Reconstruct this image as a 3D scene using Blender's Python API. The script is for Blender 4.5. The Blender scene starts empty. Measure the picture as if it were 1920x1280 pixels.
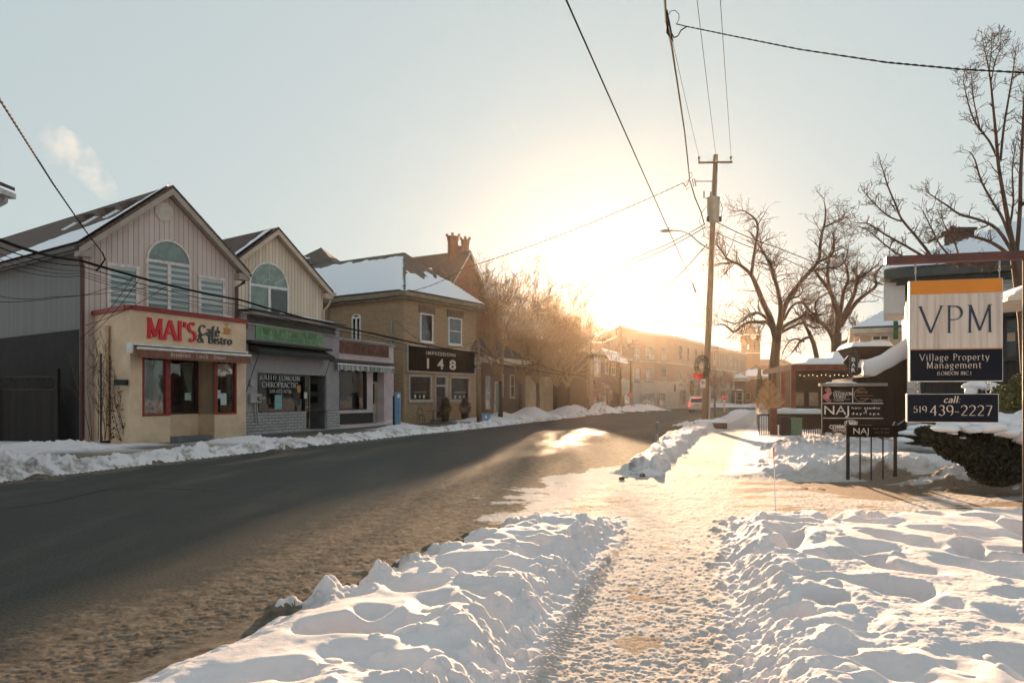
import bpy, math, random
import numpy as np
from mathutils import Vector
random.seed(7); np.random.seed(7)
SC = bpy.context.scene
COL = SC.collection
R = math.radians
# ------------------------------------------------------------------ camera
CH = 1.65            # eye height
F = 1380.0           # focal length in photo pixels (1920 wide)
HZ = 746.0           # horizon row of the photo
cam_d = bpy.data.cameras.new("camera"); cam = bpy.data.objects.new("camera", cam_d); COL.objects.link(cam)
cam.location = (0, 0, CH); cam.rotation_euler = (R(90), 0, 0)
cam_d.sensor_width = 36.0; cam_d.lens = 36.0*F/1920.0
cam_d.shift_y = (HZ-640.0)/1920.0
cam_d.clip_start = 0.05; cam_d.clip_end = 3000
SC.camera = cam
# ------------------------------------------------------------------ light
SUN_AZ = 7.6; SUN_EL = 8.8       # degrees right of +Y, above the horizon
w = bpy.data.worlds.new("World"); SC.world = w; w.use_nodes = True
nt = w.node_tree; nt.nodes.clear()
out = nt.nodes.new("ShaderNodeOutputWorld"); bg = nt.nodes.new("ShaderNodeBackground")
sky = nt.nodes.new("ShaderNodeTexSky"); sky.sky_type = 'NISHITA'; sky.sun_disc = False
sky.sun_elevation = R(SUN_EL); sky.sun_rotation = R(SUN_AZ)
sky.air_density = 1.0; sky.dust_density = 2.0; sky.ozone_density = 1.5; sky.altitude = 100
gm = nt.nodes.new("ShaderNodeGamma"); gm.inputs['Gamma'].default_value = 0.105      # hazy winter air: flattened contrast
nt.links.new(sky.outputs[0], gm.inputs['Color'])
def wmix(bt, fac, a, b_):
    x = nt.nodes.new("ShaderNodeMix"); x.data_type = 'RGBA'; x.blend_type = bt; x.inputs[0].default_value = fac
    for q, i in ((a, 6), (b_, 7)):
        if hasattr(q, 'links'): nt.links.new(q, x.inputs[i])
        else: x.inputs[i].default_value = (*q, 1)
    return x.outputs[2]
flat_sky = wmix('MULTIPLY', 1, gm.outputs[0], (1.18, 1.335, 1.345))
aur = wmix('MULTIPLY', 1, sky.outputs[0], (0.0022, 0.0024, 0.0026))
nt.links.new(wmix('ADD', 1, flat_sky, aur), bg.inputs[0]); bg.inputs[1].default_value = 0.105
nt.links.new(bg.outputs[0], out.inputs[0])
sd = bpy.data.lights.new("sun", 'SUN'); sun = bpy.data.objects.new("sun", sd); COL.objects.link(sun)
sd.energy = 5.0; sd.angle = R(0.6); sd.color = (1.0, 0.66, 0.39)
sdir = Vector((math.sin(R(SUN_AZ))*math.cos(R(SUN_EL)), math.cos(R(SUN_AZ))*math.cos(R(SUN_EL)), math.sin(R(SUN_EL))))
sun.rotation_euler = sdir.to_track_quat('Z', 'Y').to_euler(); sun.location = (0, 0, 60)
vs = SC.view_settings; vs.view_transform = 'Standard'; vs.look = 'None'; vs.gamma = 1; vs.exposure = 2.0
SC.cycles.volume_bounces = 0
SC.cycles.max_bounces = 6; SC.cycles.transparent_max_bounces = 12

# ------------------------------------------------------------------ helpers
def P(px, py, Y):
    return Vector(((px-960)/F*Y, Y, CH+(HZ-py)/F*Y))
def G(px, py, z=0.0):
    Y = F*(CH-z)/(py-HZ); return Vector(((px-960)/F*Y, Y, z))

class Fr:
    """vertical plane: origin (x,y), azimuth of u in degrees (0=+Y, 90=+X); w is outward (to the right of u)"""
    def __init__(s, o, az):
        s.o = Vector((o[0], o[1])); a = R(az); s.u = Vector((math.sin(a), math.cos(a))); s.n = Vector((math.cos(a), -math.sin(a)))
    @classmethod
    def at(c, px, Y, az): return c(((px-960)/F*Y, Y), az)
    def uz(s, px, py, w=0.0):
        d = Vector(((px-960)/F, 1.0)); o = s.o + s.n*w
        t = o.dot(s.n)/d.dot(s.n); q = d*t
        return (q-o).dot(s.u), CH+(HZ-py)/F*t
    def pt(s, u, z, w=0.0):
        q = s.o+s.u*u+s.n*w; return Vector((q.x, q.y, z))
    def off(s, u, w): 
        q = s.o+s.u*u+s.n*w; return (q.x, q.y)
    def rect(s, pxl, pyt, pyb, pxr, w=0.0):
        u0, z1 = s.uz(pxl, pyt, w); _, z0 = s.uz(pxl, pyb, w); u1, _ = s.uz(pxr, pyt, w)
        return u0, u1, z0, z1

ORG = {}
def _tag(o, label=None, cat=None, group=None, kind=None):
    if label: o['label'] = label
    if cat: o['category'] = cat
    if group: o['group'] = group
    if kind: o['kind'] = kind
    return o
tag = _tag
def root(name, label, cat, loc, group=None):
    o = bpy.data.objects.new(name, None); COL.objects.link(o); o.location = loc; o.empty_display_size = .3
    ORG[o.name] = Vector(loc); return tag(o, label, cat, group)

class MB:
    def __init__(s): s.v = []; s.f = []
    def face(s, pts):
        n = len(s.v); s.v += [tuple(p) for p in pts]; s.f.append(tuple(range(n, n+len(pts))))
    def hexa(s, b, t):
        """b,t: 4 bottom and 4 top points, same winding (counter-clockwise seen from top)"""
        n = len(s.v); s.v += [tuple(p) for p in b]+[tuple(p) for p in t]
        s.f += [(n+3, n+2, n+1, n), (n+4, n+5, n+6, n+7)]+[(n+i, n+(i+1) % 4, n+4+(i+1) % 4, n+4+i) for i in range(4)]
    def box(s, x0, x1, y0, y1, z0, z1):
        s.hexa([(x0, y0, z0), (x1, y0, z0), (x1, y1, z0), (x0, y1, z0)], [(x0, y0, z1), (x1, y0, z1), (x1, y1, z1), (x0, y1, z1)])
    def fb(s, fr, u0, u1, z0, z1, w0, w1):
        if u1 < u0: u0, u1 = u1, u0
        if z1 < z0: z0, z1 = z1, z0
        if w1 < w0: w0, w1 = w1, w0
        c = [(u0, w1), (u1, w1), (u1, w0), (u0, w0)]
        # winding: u along, n to the right of u -> (u0,w1)->(u1,w1)->(u1,w0) is ccw from the top
        s.hexa([fr.pt(u, z0, w_) for u, w_ in c], [fr.pt(u, z1, w_) for u, w_ in c])
    def prism(s, fr, poly, w0, w1):
        """polygon in (u,z) extruded along w"""
        n = len(poly); k = len(s.v)
        s.v += [tuple(fr.pt(u, z, w1)) for u, z in poly]+[tuple(fr.pt(u, z, w0)) for u, z in poly]
        s.f.append(tuple(k+i for i in range(n))); s.f.append(tuple(k+n+i for i in reversed(range(n))))
        s.f += [(k+i, k+n+i, k+n+(i+1) % n, k+(i+1) % n) for i in range(n)]
    def zprism(s, poly, z0, z1):
        n = len(poly); k = len(s.v)
        s.v += [(x, y, z0) for x, y in poly]+[(x, y, z1) for x, y in poly]
        s.f.append(tuple(k+n+i for i in range(n))); s.f.append(tuple(k+i for i in reversed(range(n))))
        s.f += [(k+i, k+(i+1) % n, k+n+(i+1) % n, k+n+i) for i in range(n)]
    def tube(s, pts, r, n=6, cap=True):
        pts = [Vector(p) for p in pts]; m = len(pts)
        rs = r if isinstance(r, (list, tuple)) else [r]*m
        k = len(s.v); ref = Vector((0.123, 0.31, 0.94)).normalized()
        for i, p in enumerate(pts):
            d = (pts[min(i+1, m-1)]-pts[max(i-1, 0)])
            if d.length < 1e-9: d = Vector((0, 0, 1))
            d.normalize()
            a = d.cross(ref)
            if a.length < 0.05: a = d.cross(Vector((1, 0, 0)))
            a.normalize(); b = d.cross(a)
            for j in range(n):
                t = 2*math.pi*j/n; q = p+(a*math.cos(t)+b*math.sin(t))*rs[i]; s.v.append((q.x, q.y, q.z))
        for i in range(m-1):
            for j in range(n):
                j2 = (j+1) % n; s.f.append((k+i*n+j, k+i*n+j2, k+(i+1)*n+j2, k+(i+1)*n+j))
        if cap and n > 2:
            s.f.append(tuple(k+j for j in reversed(range(n)))); s.f.append(tuple(k+(m-1)*n+j for j in range(n)))
    def ball(s, c, rx, ry=None, rz=None, nu=10, nv=6, jit=0):
        ry = ry or rx; rz = rz or rx; k = len(s.v); c = Vector(c)
        for i in range(nv+1):
            for j in range(nu):
                a = math.pi*i/nv; b = 2*math.pi*j/nu; q = 1+random.uniform(-jit, jit)
                s.v.append((c.x+rx*q*math.sin(a)*math.cos(b), c.y+ry*q*math.sin(a)*math.sin(b), c.z+rz*q*math.cos(a)))
        for i in range(nv):
            for j in range(nu):
                j2 = (j+1) % nu; s.f.append((k+i*nu+j, k+(i+1)*nu+j, k+(i+1)*nu+j2, k+i*nu+j2))
    def build(s, name, mat, parent=None, loc=None, smooth=False, label=None, bevel=0):
        org = ORG[parent.name] if parent else Vector(loc or (0, 0, 0))
        me = bpy.data.meshes.new(name)
        v = np.array(s.v, dtype=np.float32).reshape(-1, 3)-np.array(org, dtype=np.float32)
        me.from_pydata(v.tolist(), [], s.f); me.validate()
        me.materials.append(mat)
        box_uv(me, v+np.array(org, dtype=np.float32))
        if smooth: me.polygons.foreach_set('use_smooth', [True]*len(me.polygons))
        o = bpy.data.objects.new(name, me); COL.objects.link(o)
        if parent: o.parent = parent
        else: o.location = org
        ORG[o.name] = Vector(org)
        if label: o['label'] = label
        if bevel:
            b = o.modifiers.new("bevel", 'BEVEL'); b.width = bevel; b.segments = 2; b.limit_method = 'ANGLE'
        return o
def box_uv(me, vw):
    uvl = me.uv_layers.new(name="uv")
    nl = len(me.loops); np_ = len(me.polygons)
    if nl == 0: return
    vi = np.zeros(nl, dtype=np.int32); me.loops.foreach_get('vertex_index', vi)
    ls = np.zeros(np_, dtype=np.int32); me.polygons.foreach_get('loop_start', ls)
    lt = np.zeros(np_, dtype=np.int32); me.polygons.foreach_get('loop_total', lt)
    nr = np.zeros(np_*3, dtype=np.float32); me.polygons.foreach_get('normal', nr); nr = nr.reshape(-1, 3)
    t = np.stack([-nr[:, 1], nr[:, 0], np.zeros(np_)], 1); L = np.linalg.norm(t, axis=1)
    flat = L < 0.08; t[flat] = (1, 0, 0); L[flat] = 1; t /= L[:, None]
    b = np.cross(nr, t); b[flat] = (0, 1, 0)
    pi = np.repeat(np.arange(np_), lt); co = vw[vi]
    uv = np.stack([(co*t[pi]).sum(1), (co*b[pi]).sum(1)], 1).astype(np.float32)
    uvl.data.foreach_set('uv', uv.ravel())

# ------------------------------------------------------------------ materials
MATS = {}
def newmat(name):
    m = bpy.data.materials.new(name); m.use_nodes = True; n = m.node_tree; n.nodes.clear()
    o = n.nodes.new("ShaderNodeOutputMaterial"); b = n.nodes.new("ShaderNodeBsdfPrincipled"); n.links.new(b.outputs[0], o.inputs[0])
    MATS[name] = m; return m, n, b, o
def N(n, t, **k):
    x = n.nodes.new(t)
    for a, v in k.items(): setattr(x, a, v)
    return x
def mixc(n, fac, a, b, blend='MIX'):
    x = N(n, "ShaderNodeMix", data_type='RGBA', blend_type=blend)
    for s, i in ((fac, 0), (a, 6), (b, 7)):
        if hasattr(s, 'links'): n.links.new(s, x.inputs[i])
        else: x.inputs[i].default_value = s if i == 0 else (*s[:3], 1)
    return x.outputs[2]
def ramp(n, src, a, b, lo=0.0, hi=1.0):
    x = N(n, "ShaderNodeMapRange"); x.clamp = True; x.interpolation_type = 'SMOOTHSTEP'
    n.links.new(src, x.inputs[0]); x.inputs[1].default_value = a; x.inputs[2].default_value = b
    x.inputs[3].default_value = lo; x.inputs[4].default_value = hi; return x.outputs[0]
def noise(n, scale, det=5, rough=.6, co=None, vec='Object'):
    x = N(n, "ShaderNodeTexNoise"); x.inputs['Scale'].default_value = scale; x.inputs['Detail'].default_value = det
    x.inputs['Roughness'].default_value = rough
    if co is None: co = N(n, "ShaderNodeTexCoord").outputs[vec]
    n.links.new(co, x.inputs['Vector']); return x.outputs['Fac']
def scaled(n, sc, vec='Object'):
    m = N(n, "ShaderNodeMapping"); m.inputs['Scale'].default_value = sc
    n.links.new(N(n, "ShaderNodeTexCoord").outputs[vec], m.inputs[0]); return m.outputs[0]
def bump(n, b, h, strength, dist, prev=None):
    x = N(n, "ShaderNodeBump"); x.inputs['Strength'].default_value = strength; x.inputs['Distance'].default_value = dist
    n.links.new(h, x.inputs['Height'])
    if prev is not None: n.links.new(prev, x.inputs['Normal'])
    n.links.new(x.outputs[0], b.inputs['Normal']); return x.outputs[0]
def dk(c, k): return tuple(min(1, x*k) for x in c[:3])
def plain(name, col, rough=.6, var=.25, scale=2.0, bs=0.0, bscale=40, metal=0.0, streak=False, spec=.5):
    if name in MATS: return MATS[name]
    m, n, b, o = newmat(name)
    co = scaled(n, (6, 6, .6)) if streak else None
    f = noise(n, scale, 6, .65, co)
    b.inputs['Roughness'].default_value = rough; b.inputs['Metallic'].default_value = metal
    b.inputs['Specular IOR Level'].default_value = spec
    n.links.new(mixc(n, ramp(n, f, .32, .68), dk(col, 1-var), dk(col, 1+var)), b.inputs['Base Color'])
    if bs: bump(n, b, noise(n, bscale, 4, .6), bs, .01)
    return m
def boards(name, col, pitch=.2, axis=0, depth=.5, rough=.6, var=.12, grime=None):
    if name in MATS: return MATS[name]
    m, n, b, o = newmat(name)
    sp = N(n, "ShaderNodeSeparateXYZ"); n.links.new(N(n, "ShaderNodeUVMap").outputs[0], sp.inputs[0])
    d = N(n, "ShaderNodeMath", operation='DIVIDE'); n.links.new(sp.outputs[axis], d.inputs[0]); d.inputs[1].default_value = pitch
    fl = N(n, "ShaderNodeMath", operation='FLOOR'); n.links.new(d.outputs[0], fl.inputs[0])
    fr = N(n, "ShaderNodeMath", operation='FRACT'); n.links.new(d.outputs[0], fr.inputs[0])
    groove = ramp(n, fr.outputs[0], 0.0, .16 if pitch > .08 else .3)
    wn = N(n, "ShaderNodeTexWhiteNoise", noise_dimensions='1D'); n.links.new(fl.outputs[0], wn.inputs['W'])
    c = mixc(n, wn.outputs['Value'], dk(col, 1-var), dk(col, 1+var*.6))
    f = noise(n, 1.2, 6, .7, scaled(n, (3, 3, .7)))
    c = mixc(n, ramp(n, f, .5, .8, 0, .5), c, grime or dk(col, .6))
    c = mixc(n, groove, dk(col, .35), c)
    n.links.new(c, b.inputs['Base Color']); b.inputs['Roughness'].default_value = rough
    bump(n, b, groove, depth, .02); return m
def brick(name, c1, c2, mortar, sx=.22, sy=.075, rough=.85, stain=.6, bs=.5):
    if name in MATS: return MATS[name]
    m, n, b, o = newmat(name)
    t = N(n, "ShaderNodeTexBrick"); n.links.new(N(n, "ShaderNodeUVMap").outputs[0], t.inputs['Vector'])
    t.inputs['Scale'].default_value = 1.0; t.inputs['Brick Width'].default_value = sx; t.inputs['Row Height'].default_value = sy
    t.inputs['Mortar Size'].default_value = .010 if sy < .12 else .020; t.inputs['Mortar Smooth'].default_value = .3
    t.inputs['Color1'].default_value = (*c1, 1); t.inputs['Color2'].default_value = (*c2, 1); t.inputs['Mortar'].default_value = (*mortar, 1)
    f = noise(n, .9, 7, .7)
    c = mixc(n, ramp(n, f, .42, .75, 0, stain), t.outputs['Color'], dk(c1, .45))
    f2 = noise(n, 9, 3, .6); c = mixc(n, ramp(n, f2, .4, .75, 0, .35), c, dk(c2, 1.3))
    n.links.new(c, b.inputs['Base Color']); b.inputs['Roughness'].default_value = rough
    iv = N(n, "ShaderNodeMath", operation='SUBTRACT'); iv.inputs[0].default_value = 1; n.links.new(t.outputs['Fac'], iv.inputs[1])
    bump(n, b, iv.outputs[0], bs, .008); return m
def shingle(name, c1, c2, rough=.9):
    m = brick(name, c1, c2, dk(c1, .28), .34, .22, rough, .5, .9); return m
def glassmat(name, tint=(.95, .96, .97), ior=1.7, rough=.03):
    if name in MATS: return MATS[name]
    m = bpy.data.materials.new(name); m.use_nodes = True; n = m.node_tree; n.nodes.clear(); MATS[name] = m
    o = N(n, "ShaderNodeOutputMaterial"); g = N(n, "ShaderNodeBsdfGlossy"); t = N(n, "ShaderNodeBsdfTransparent"); mx = N(n, "ShaderNodeMixShader")
    fz = N(n, "ShaderNodeFresnel"); fz.inputs[0].default_value = ior
    g.inputs['Roughness'].default_value = rough; g.inputs['Color'].default_value = (*tint, 1); t.inputs[0].default_value = (.92, .94, .93, 1)
    b = N(n, "ShaderNodeBump"); b.inputs['Strength'].default_value = .06; b.inputs['Distance'].default_value = .1
    n.links.new(noise(n, 1.3, 2, .5), b.inputs['Height']); n.links.new(b.outputs[0], g.inputs['Normal'])
    n.links.new(fz.outputs[0], mx.inputs[0]); n.links.new(t.outputs[0], mx.inputs[1]); n.links.new(g.outputs[0], mx.inputs[2])
    n.links.new(mx.outputs[0], o.inputs[0]); return m
def emis(name, col, st):
    if name in MATS: return MATS[name]
    m, n, b, o = newmat(name); b.inputs['Base Color'].default_value = (*col, 1)
    b.inputs['Emission Color'].default_value = (*col, 1); b.inputs['Emission Strength'].default_value = st; return m
def snowmat(name, col=(.80, .81, .85), dirt=.25, dcol=(.42, .36, .30), bs=.35, bsc=22):
    if name in MATS: return MATS[name]
    m, n, b, o = newmat(name)
    f = noise(n, 1.7, 8, .72); f2 = noise(n, 14, 5, .7)
    c = mixc(n, ramp(n, f, .56, .78, 0, dirt), col, dcol)
    c = mixc(n, ramp(n, f2, .62, .78, 0, dirt), c, dk(dcol, .8))
    n.links.new(c, b.inputs['Base Color']); b.inputs['Roughness'].default_value = .7
    b.inputs['Specular IOR Level'].default_value = .35
    p = bump(n, b, noise(n, bsc, 6, .7), bs, .03); return m
BLACK = plain("black_paint", (.012, .012, .013), .45, .3)
IRON = plain("dark_iron", (.03, .028, .026), .5, .3)
WHITE = plain("white_paint", (.72, .70, .68), .5, .1, 3)
SNOW = snowmat("roof_snow_white", dirt=.05)
CABLE = plain("cable_black", (.02, .018, .016), .9, .2, spec=.08)
WOODP = plain("pole_wood", (.20, .135, .085), .8, .35, 3, .4, 60, streak=True)
GLASS = glassmat("window_glass", ior=1.42)
GLASSB = glassmat("bright_window_glass", ior=2.1)
DARKIN = plain("dark_interior", (.012, .011, .010), .9, .4, 1.5)
GALV = plain("galvanised_metal", (.32, .33, .33), .45, .15, metal=.6)
# ------------------------------------------------------------------ lettering
def arc(cx, cy, rx, ry, a0, a1, n=None):
    n = n or max(4, int(abs(a1-a0)/22)); return [(cx+rx*math.cos(R(a0+(a1-a0)*i/n)), cy+ry*math.sin(R(a0+(a1-a0)*i/n))) for i in range(n+1)]
X = 64
GL = {  # width, strokes, serif bars (x, y)
 'A': (78, [[(39, 100), (74, 0)], [(4, 0), (39, 100)], [(18, 34), (60, 34)]], [(5, 0), (73, 0)]),
 'B': (66, [[(14, 0), (14, 100)], [(14, 98)]+arc(34, 75, 22, 23, 90, -90)+[(14, 52)], [(14, 52)]+arc(36, 27, 25, 26, 90, -90)+[(14, 2)]], [(14, 0), (14, 100)]),
 'C': (78, [arc(44, 50, 38, 50, 40, 320)], []),
 'D': (80, [[(14, 0), (14, 100)], [(14, 98)]+arc(34, 50, 40, 48, 90, -90)+[(14, 2)]], [(14, 0), (14, 100)]),
 'E': (60, [[(14, 0), (14, 100)], [(14, 98), (54, 98)], [(14, 52), (46, 52)], [(14, 2), (56, 2)]], [(14, 0), (14, 100)]),
 'G': (82, [arc(44, 50, 38, 50, 45, 350), [(76, 42), (76, 10)]], [(72, 44)]),
 'H': (80, [[(14, 0), (14, 100)], [(66, 0), (66, 100)], [(14, 52), (66, 52)]], [(14, 0), (14, 100), (66, 0), (66, 100)]),
 'I': (32, [[(16, 0), (16, 100)]], [(16, 0), (16, 100)]),
 'L': (58, [[(14, 0), (14, 100)], [(14, 2), (54, 2)]], [(14, 0), (14, 100)]),
 'M': (96, [[(14, 0), (16, 100)], [(16, 100), (48, 6)], [(48, 6), (80, 100)], [(82, 0), (80, 100)]], [(14, 0), (14, 100), (82, 0), (82, 100)]),
 'N': (82, [[(14, 0), (14, 100)], [(14, 100), (68, 0)], [(68, 0), (68, 100)]], [(14, 0), (12, 100), (68, 100)]),
 'O': (88, [arc(44, 50, 38, 50, 90, 450)], []),
 'P': (62, [[(14, 0), (14, 100)], [(14, 98)]+arc(34, 73, 23, 25, 90, -90)+[(14, 48)]], [(14, 0), (14, 100)]),
 'R': (70, [[(14, 0), (14, 100)], [(14, 98)]+arc(34, 74, 22, 24, 90, -90)+[(14, 50)], [(34, 50), (66, 0)]], [(14, 0), (14, 100), (66, 0)]),
 'S': (60, [arc(30, 76, 21, 24, 40, 250)+arc(30, 26, 22, 26, 70, -140)], []),
 'T': (70, [[(35, 0), (35, 100)], [(4, 98), (66, 98)]], [(35, 0)]),
 'U': (80, [[(14, 100), (14, 34)]+arc(40, 34, 26, 34, 180, 360)+[(66, 100)]], [(14, 100), (66, 100)]),
 'V': (82, [[(4, 100), (41, 0)], [(41, 0), (78, 100)]], [(5, 100), (77, 100)]),
 'X': (76, [[(6, 100), (70, 0)], [(6, 0), (70, 100)]], [(6, 0), (70, 0), (6, 100), (70, 100)]),
 'a': (56, [arc(26, 46, 19, 18, 150, 0)+[(45, 4), (52, 2)], arc(26, 18, 19, 17, 60, 330)], []),
 'b': (62, [[(12, 100), (12, 4)], arc(33, 32, 22, 32, 150, -150)], [(9, 100)]),
 'c': (54, [arc(30, 32, 24, 32, 45, 320)], []),
 'e': (56, [[(8, 36), (50, 36)]+arc(30, 32, 23, 32, 10, 320)], []),
 'f': (38, [[(16, 0), (16, 78)]+arc(30, 78, 14, 20, 180, 60), [(4, X), (32, X)]], [(16, 0)]),
 'g': (58, [arc(27, 42, 19, 21, 90, 450), [(20, 22), (12, 12), (44, 4)]+arc(28, -14, 20, 15, 40, -220), [(42, 58), (56, 62)]], []),
 'h': (64, [[(12, 0), (12, 100)], arc(32, 42, 19, 22, 160, 0)+[(51, 0)]], [(12, 0), (51, 0), (9, 100)]),
 'i': (30, [[(15, 0), (15, X)], [(14, 84), (16, 92)]], [(15, 0), (12, X)]),
 'k': (62, [[(12, 0), (12, 100)], [(12, 28), (46, X)], [(24, 38), (54, 0)]], [(12, 0), (54, 0), (46, X), (9, 100)]),
 'l': (30, [[(15, 0), (15, 100)]], [(15, 0), (12, 100)]),
 'm': (96, [[(12, 0), (12, X)], arc(31, 44, 18, 20, 160, 0)+[(49, 0)], arc(66, 44, 18, 20, 160, 0)+[(84, 0)]], [(12, 0), (49, 0), (84, 0), (9, X)]),
 'n': (64, [[(12, 0), (12, X)], arc(32, 42, 19, 22, 160, 0)+[(51, 0)]], [(12, 0), (51, 0), (9, X)]),
 'o': (60, [arc(30, 32, 24, 32, 90, 450)], []),
 'p': (62, [[(12, X), (12, -30)], arc(33, 32, 22, 32, 150, -150)], [(9, X), (12, -30)]),
 'r': (46, [[(12, 0), (12, X)], arc(32, 44, 18, 20, 160, 55)], [(12, 0), (9, X)]),
 's': (46, [arc(23, 48, 15, 16, 40, 250)+arc(23, 17, 16, 17, 70, -140)], []),
 't': (40, [[(16, 84), (16, 14)]+arc(28, 14, 12, 13, 180, 320), [(3, X), (34, X)]], []),
 'u': (64, [[(12, X), (12, 22)]+arc(31, 22, 19, 22, 180, 350), [(51, X), (51, 0)]], [(9, X), (48, X), (54, 0)]),
 'x': (60, [[(6, X), (54, 0)], [(6, 0), (54, X)]], [(6, 0), (54, 0), (6, X), (54, X)]),
 'y': (60, [[(6, X), (31, 0)], [(54, X), (24, -22), (12, -28)]], [(6, X), (54, X)]),
 '1': (44, [[(8, 84), (24, 98), (24, 0)]], [(24, 0)]),
 '2': (62, [arc(30, 72, 23, 27, 160, -20)+[(10, 4)], [(8, 3), (56, 3)]], []),
 '3': (60, [arc(29, 76, 20, 23, 150, -90)+arc(29, 28, 23, 27, 85, -150)], []),
 '4': (64, [[(44, 0), (44, 98)], [(44, 98), (6, 32), (60, 32)]], []),
 '5': (60, [[(50, 97), (16, 97), (13, 56)]+arc(29, 32, 23, 32, 110, -150)], []),
 '6': (64, [arc(34, 60, 27, 40, 60, 180)+arc(32, 32, 25, 32, 180, 540)], []),
 '7': (60, [[(6, 97), (54, 97)], [(54, 97), (24, 0)]], []),
 '9': (64, [arc(32, 68, 24, 31, 0, 360)+arc(30, 44, 26, 44, 20, -70)], []),
 '(': (30, [arc(32, 45, 22, 62, 130, 230)], []), ')': (30, [arc(-2, 45, 22, 62, 50, -50)], []),
 '.': (24, [[(10, 3), (16, 9)]], []), ':': (26, [[(10, 5), (16, 11)], [(10, 52), (16, 58)]], []),
 '-': (44, [[(6, 36), (38, 36)]], []), "'": (22, [[(12, 100), (8, 72)]], []), '*': (40, [[(16, 36), (24, 42)]], []),
 '&': (84, [[(78, 0), (24, 76)]+arc(36, 82, 14, 17, 200, -40)+[(20, 42)]+arc(30, 24, 22, 24, 140, 300)+[(72, 48)]], []),
}
GL['\u00e9'] = (56, GL['e'][1]+[[(28, 78), (42, 98)]], [])
def serif_text(fr, s, pxl, pyb, pyt, pxr, mat, parent, w=.012, thick=11, thin=4.5, dep=.006, name='lettering', ser=9, slant=0, gap=4):
    u0, z0 = fr.uz(pxl, pyb, w); _, z1 = fr.uz(pxl, pyt, w); u1, _ = fr.uz(pxr, pyb, w)
    tot = sum((GL[c][0] if c in GL else 42)+gap for c in s)-gap
    sx = (u1-u0)/tot; sy = (z1-z0)/100.0; mb = MB(); x = 0; kk = 0
    for c in s:
        if c not in GL: x += 42+gap; continue
        gw, st, se = GL[c]
        strokes = [(p, None) for p in st]+[([(a-ser, b), (a+ser, b)], thin*.9) for a, b in (se if ser else [])]
        for p, fw in strokes:
            L = []; Rr = []
            for i, q in enumerate(p):
                a = p[max(i-1, 0)]; b = p[min(i+1, len(p)-1)]; dx, dy = b[0]-a[0], b[1]-a[1]; d = math.hypot(dx, dy) or 1
                dx /= d; dy /= d; wd = fw or max(thin, thick*abs(math.sin(math.atan2(dy, dx)-R(22))))
                L.append((q[0]-dy*wd/2, q[1]+dx*wd/2)); Rr.append((q[0]+dy*wd/2, q[1]-dx*wd/2))
            e = w+dep+(kk % 7)*.0005; kk += 1
            T = lambda q, ww: fr.pt(u0+(x+q[0]+slant*q[1])*sx, z0+q[1]*sy, ww)
            for i in range(len(p)-1):
                mb.face([T(Rr[i], e), T(Rr[i+1], e), T(L[i+1], e), T(L[i], e)])
                if dep > .01:
                    mb.face([T(L[i], e), T(L[i+1], e), T(L[i+1], w), T(L[i], w)]); mb.face([T(Rr[i+1], e), T(Rr[i], e), T(Rr[i], w), T(Rr[i+1], w)])
        x += gw+gap
    return mb.build(name, mat, parent)
_capH = [None]
def _raw(s, sp=1.0, bold=0.0, ext=0.0):
    cu = bpy.data.curves.new("tmp", 'FONT'); cu.body = s; cu.size = 1; cu.space_character = sp; cu.offset = bold; cu.resolution_u = 3
    cu.extrude = ext
    ob = bpy.data.objects.new("tmp", cu); COL.objects.link(ob); bpy.context.view_layer.update()
    me = bpy.data.meshes.new_from_object(ob.evaluated_get(bpy.context.evaluated_depsgraph_get()))
    v = [tuple(x.co) for x in me.vertices]; f = [tuple(p.vertices) for p in me.polygons]
    bpy.data.objects.remove(ob); bpy.data.curves.remove(cu); bpy.data.meshes.remove(me); return v, f
def sans_text(fr, s, pxl, pyb, pyt, pxr, mat, parent, w=.012, sp=1.0, bold=0.0, name='lettering', vertical=False):
    if _capH[0] is None:
        v, _ = _raw('H'); _capH[0] = max(a[1] for a in v)
    v, f = _raw(s, sp, bold)
    x0 = min(a[0] for a in v); x1 = max(a[0] for a in v)
    u0, z0 = fr.uz(pxl, pyb, w); _, z1 = fr.uz(pxl, pyt, w); u1, _ = fr.uz(pxr, pyb, w)
    sx = (u1-u0)/(x1-x0); sy = (z1-z0)/_capH[0]; mb = MB()
    mb.v = [tuple(fr.pt(u0+(a[0]-x0)*sx, z0+a[1]*sy, w+a[2])) for a in v]; mb.f = f
    return mb.build(name, mat, parent)

# ------------------------------------------------------------------ noise in numpy
_perm = np.random.RandomState(3).rand(512, 512).astype(np.float32)
def vn(x, y):
    xi = np.floor(x).astype(np.int64); yi = np.floor(y).astype(np.int64); fx = x-xi; fy = y-yi
    fx = fx*fx*fx*(fx*(fx*6-15)+10); fy = fy*fy*fy*(fy*(fy*6-15)+10)
    a = _perm[xi % 512, yi % 512]; b = _perm[(xi+1) % 512, yi % 512]; c = _perm[xi % 512, (yi+1) % 512]; d = _perm[(xi+1) % 512, (yi+1) % 512]
    return (a*(1-fx)+b*fx)*(1-fy)+(c*(1-fx)+d*fx)*fy
def fbm(x, y, o=4, g=.5):
    s = 0; a = 1; t = 0
    for i in range(o):
        s = s+a*vn(x*2**i+i*17.3, y*2**i+i*9.1); t += a; a *= g
    return s/t-.5
def sst(t): t = np.clip(t, 0, 1); return t*t*(3-2*t)

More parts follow.
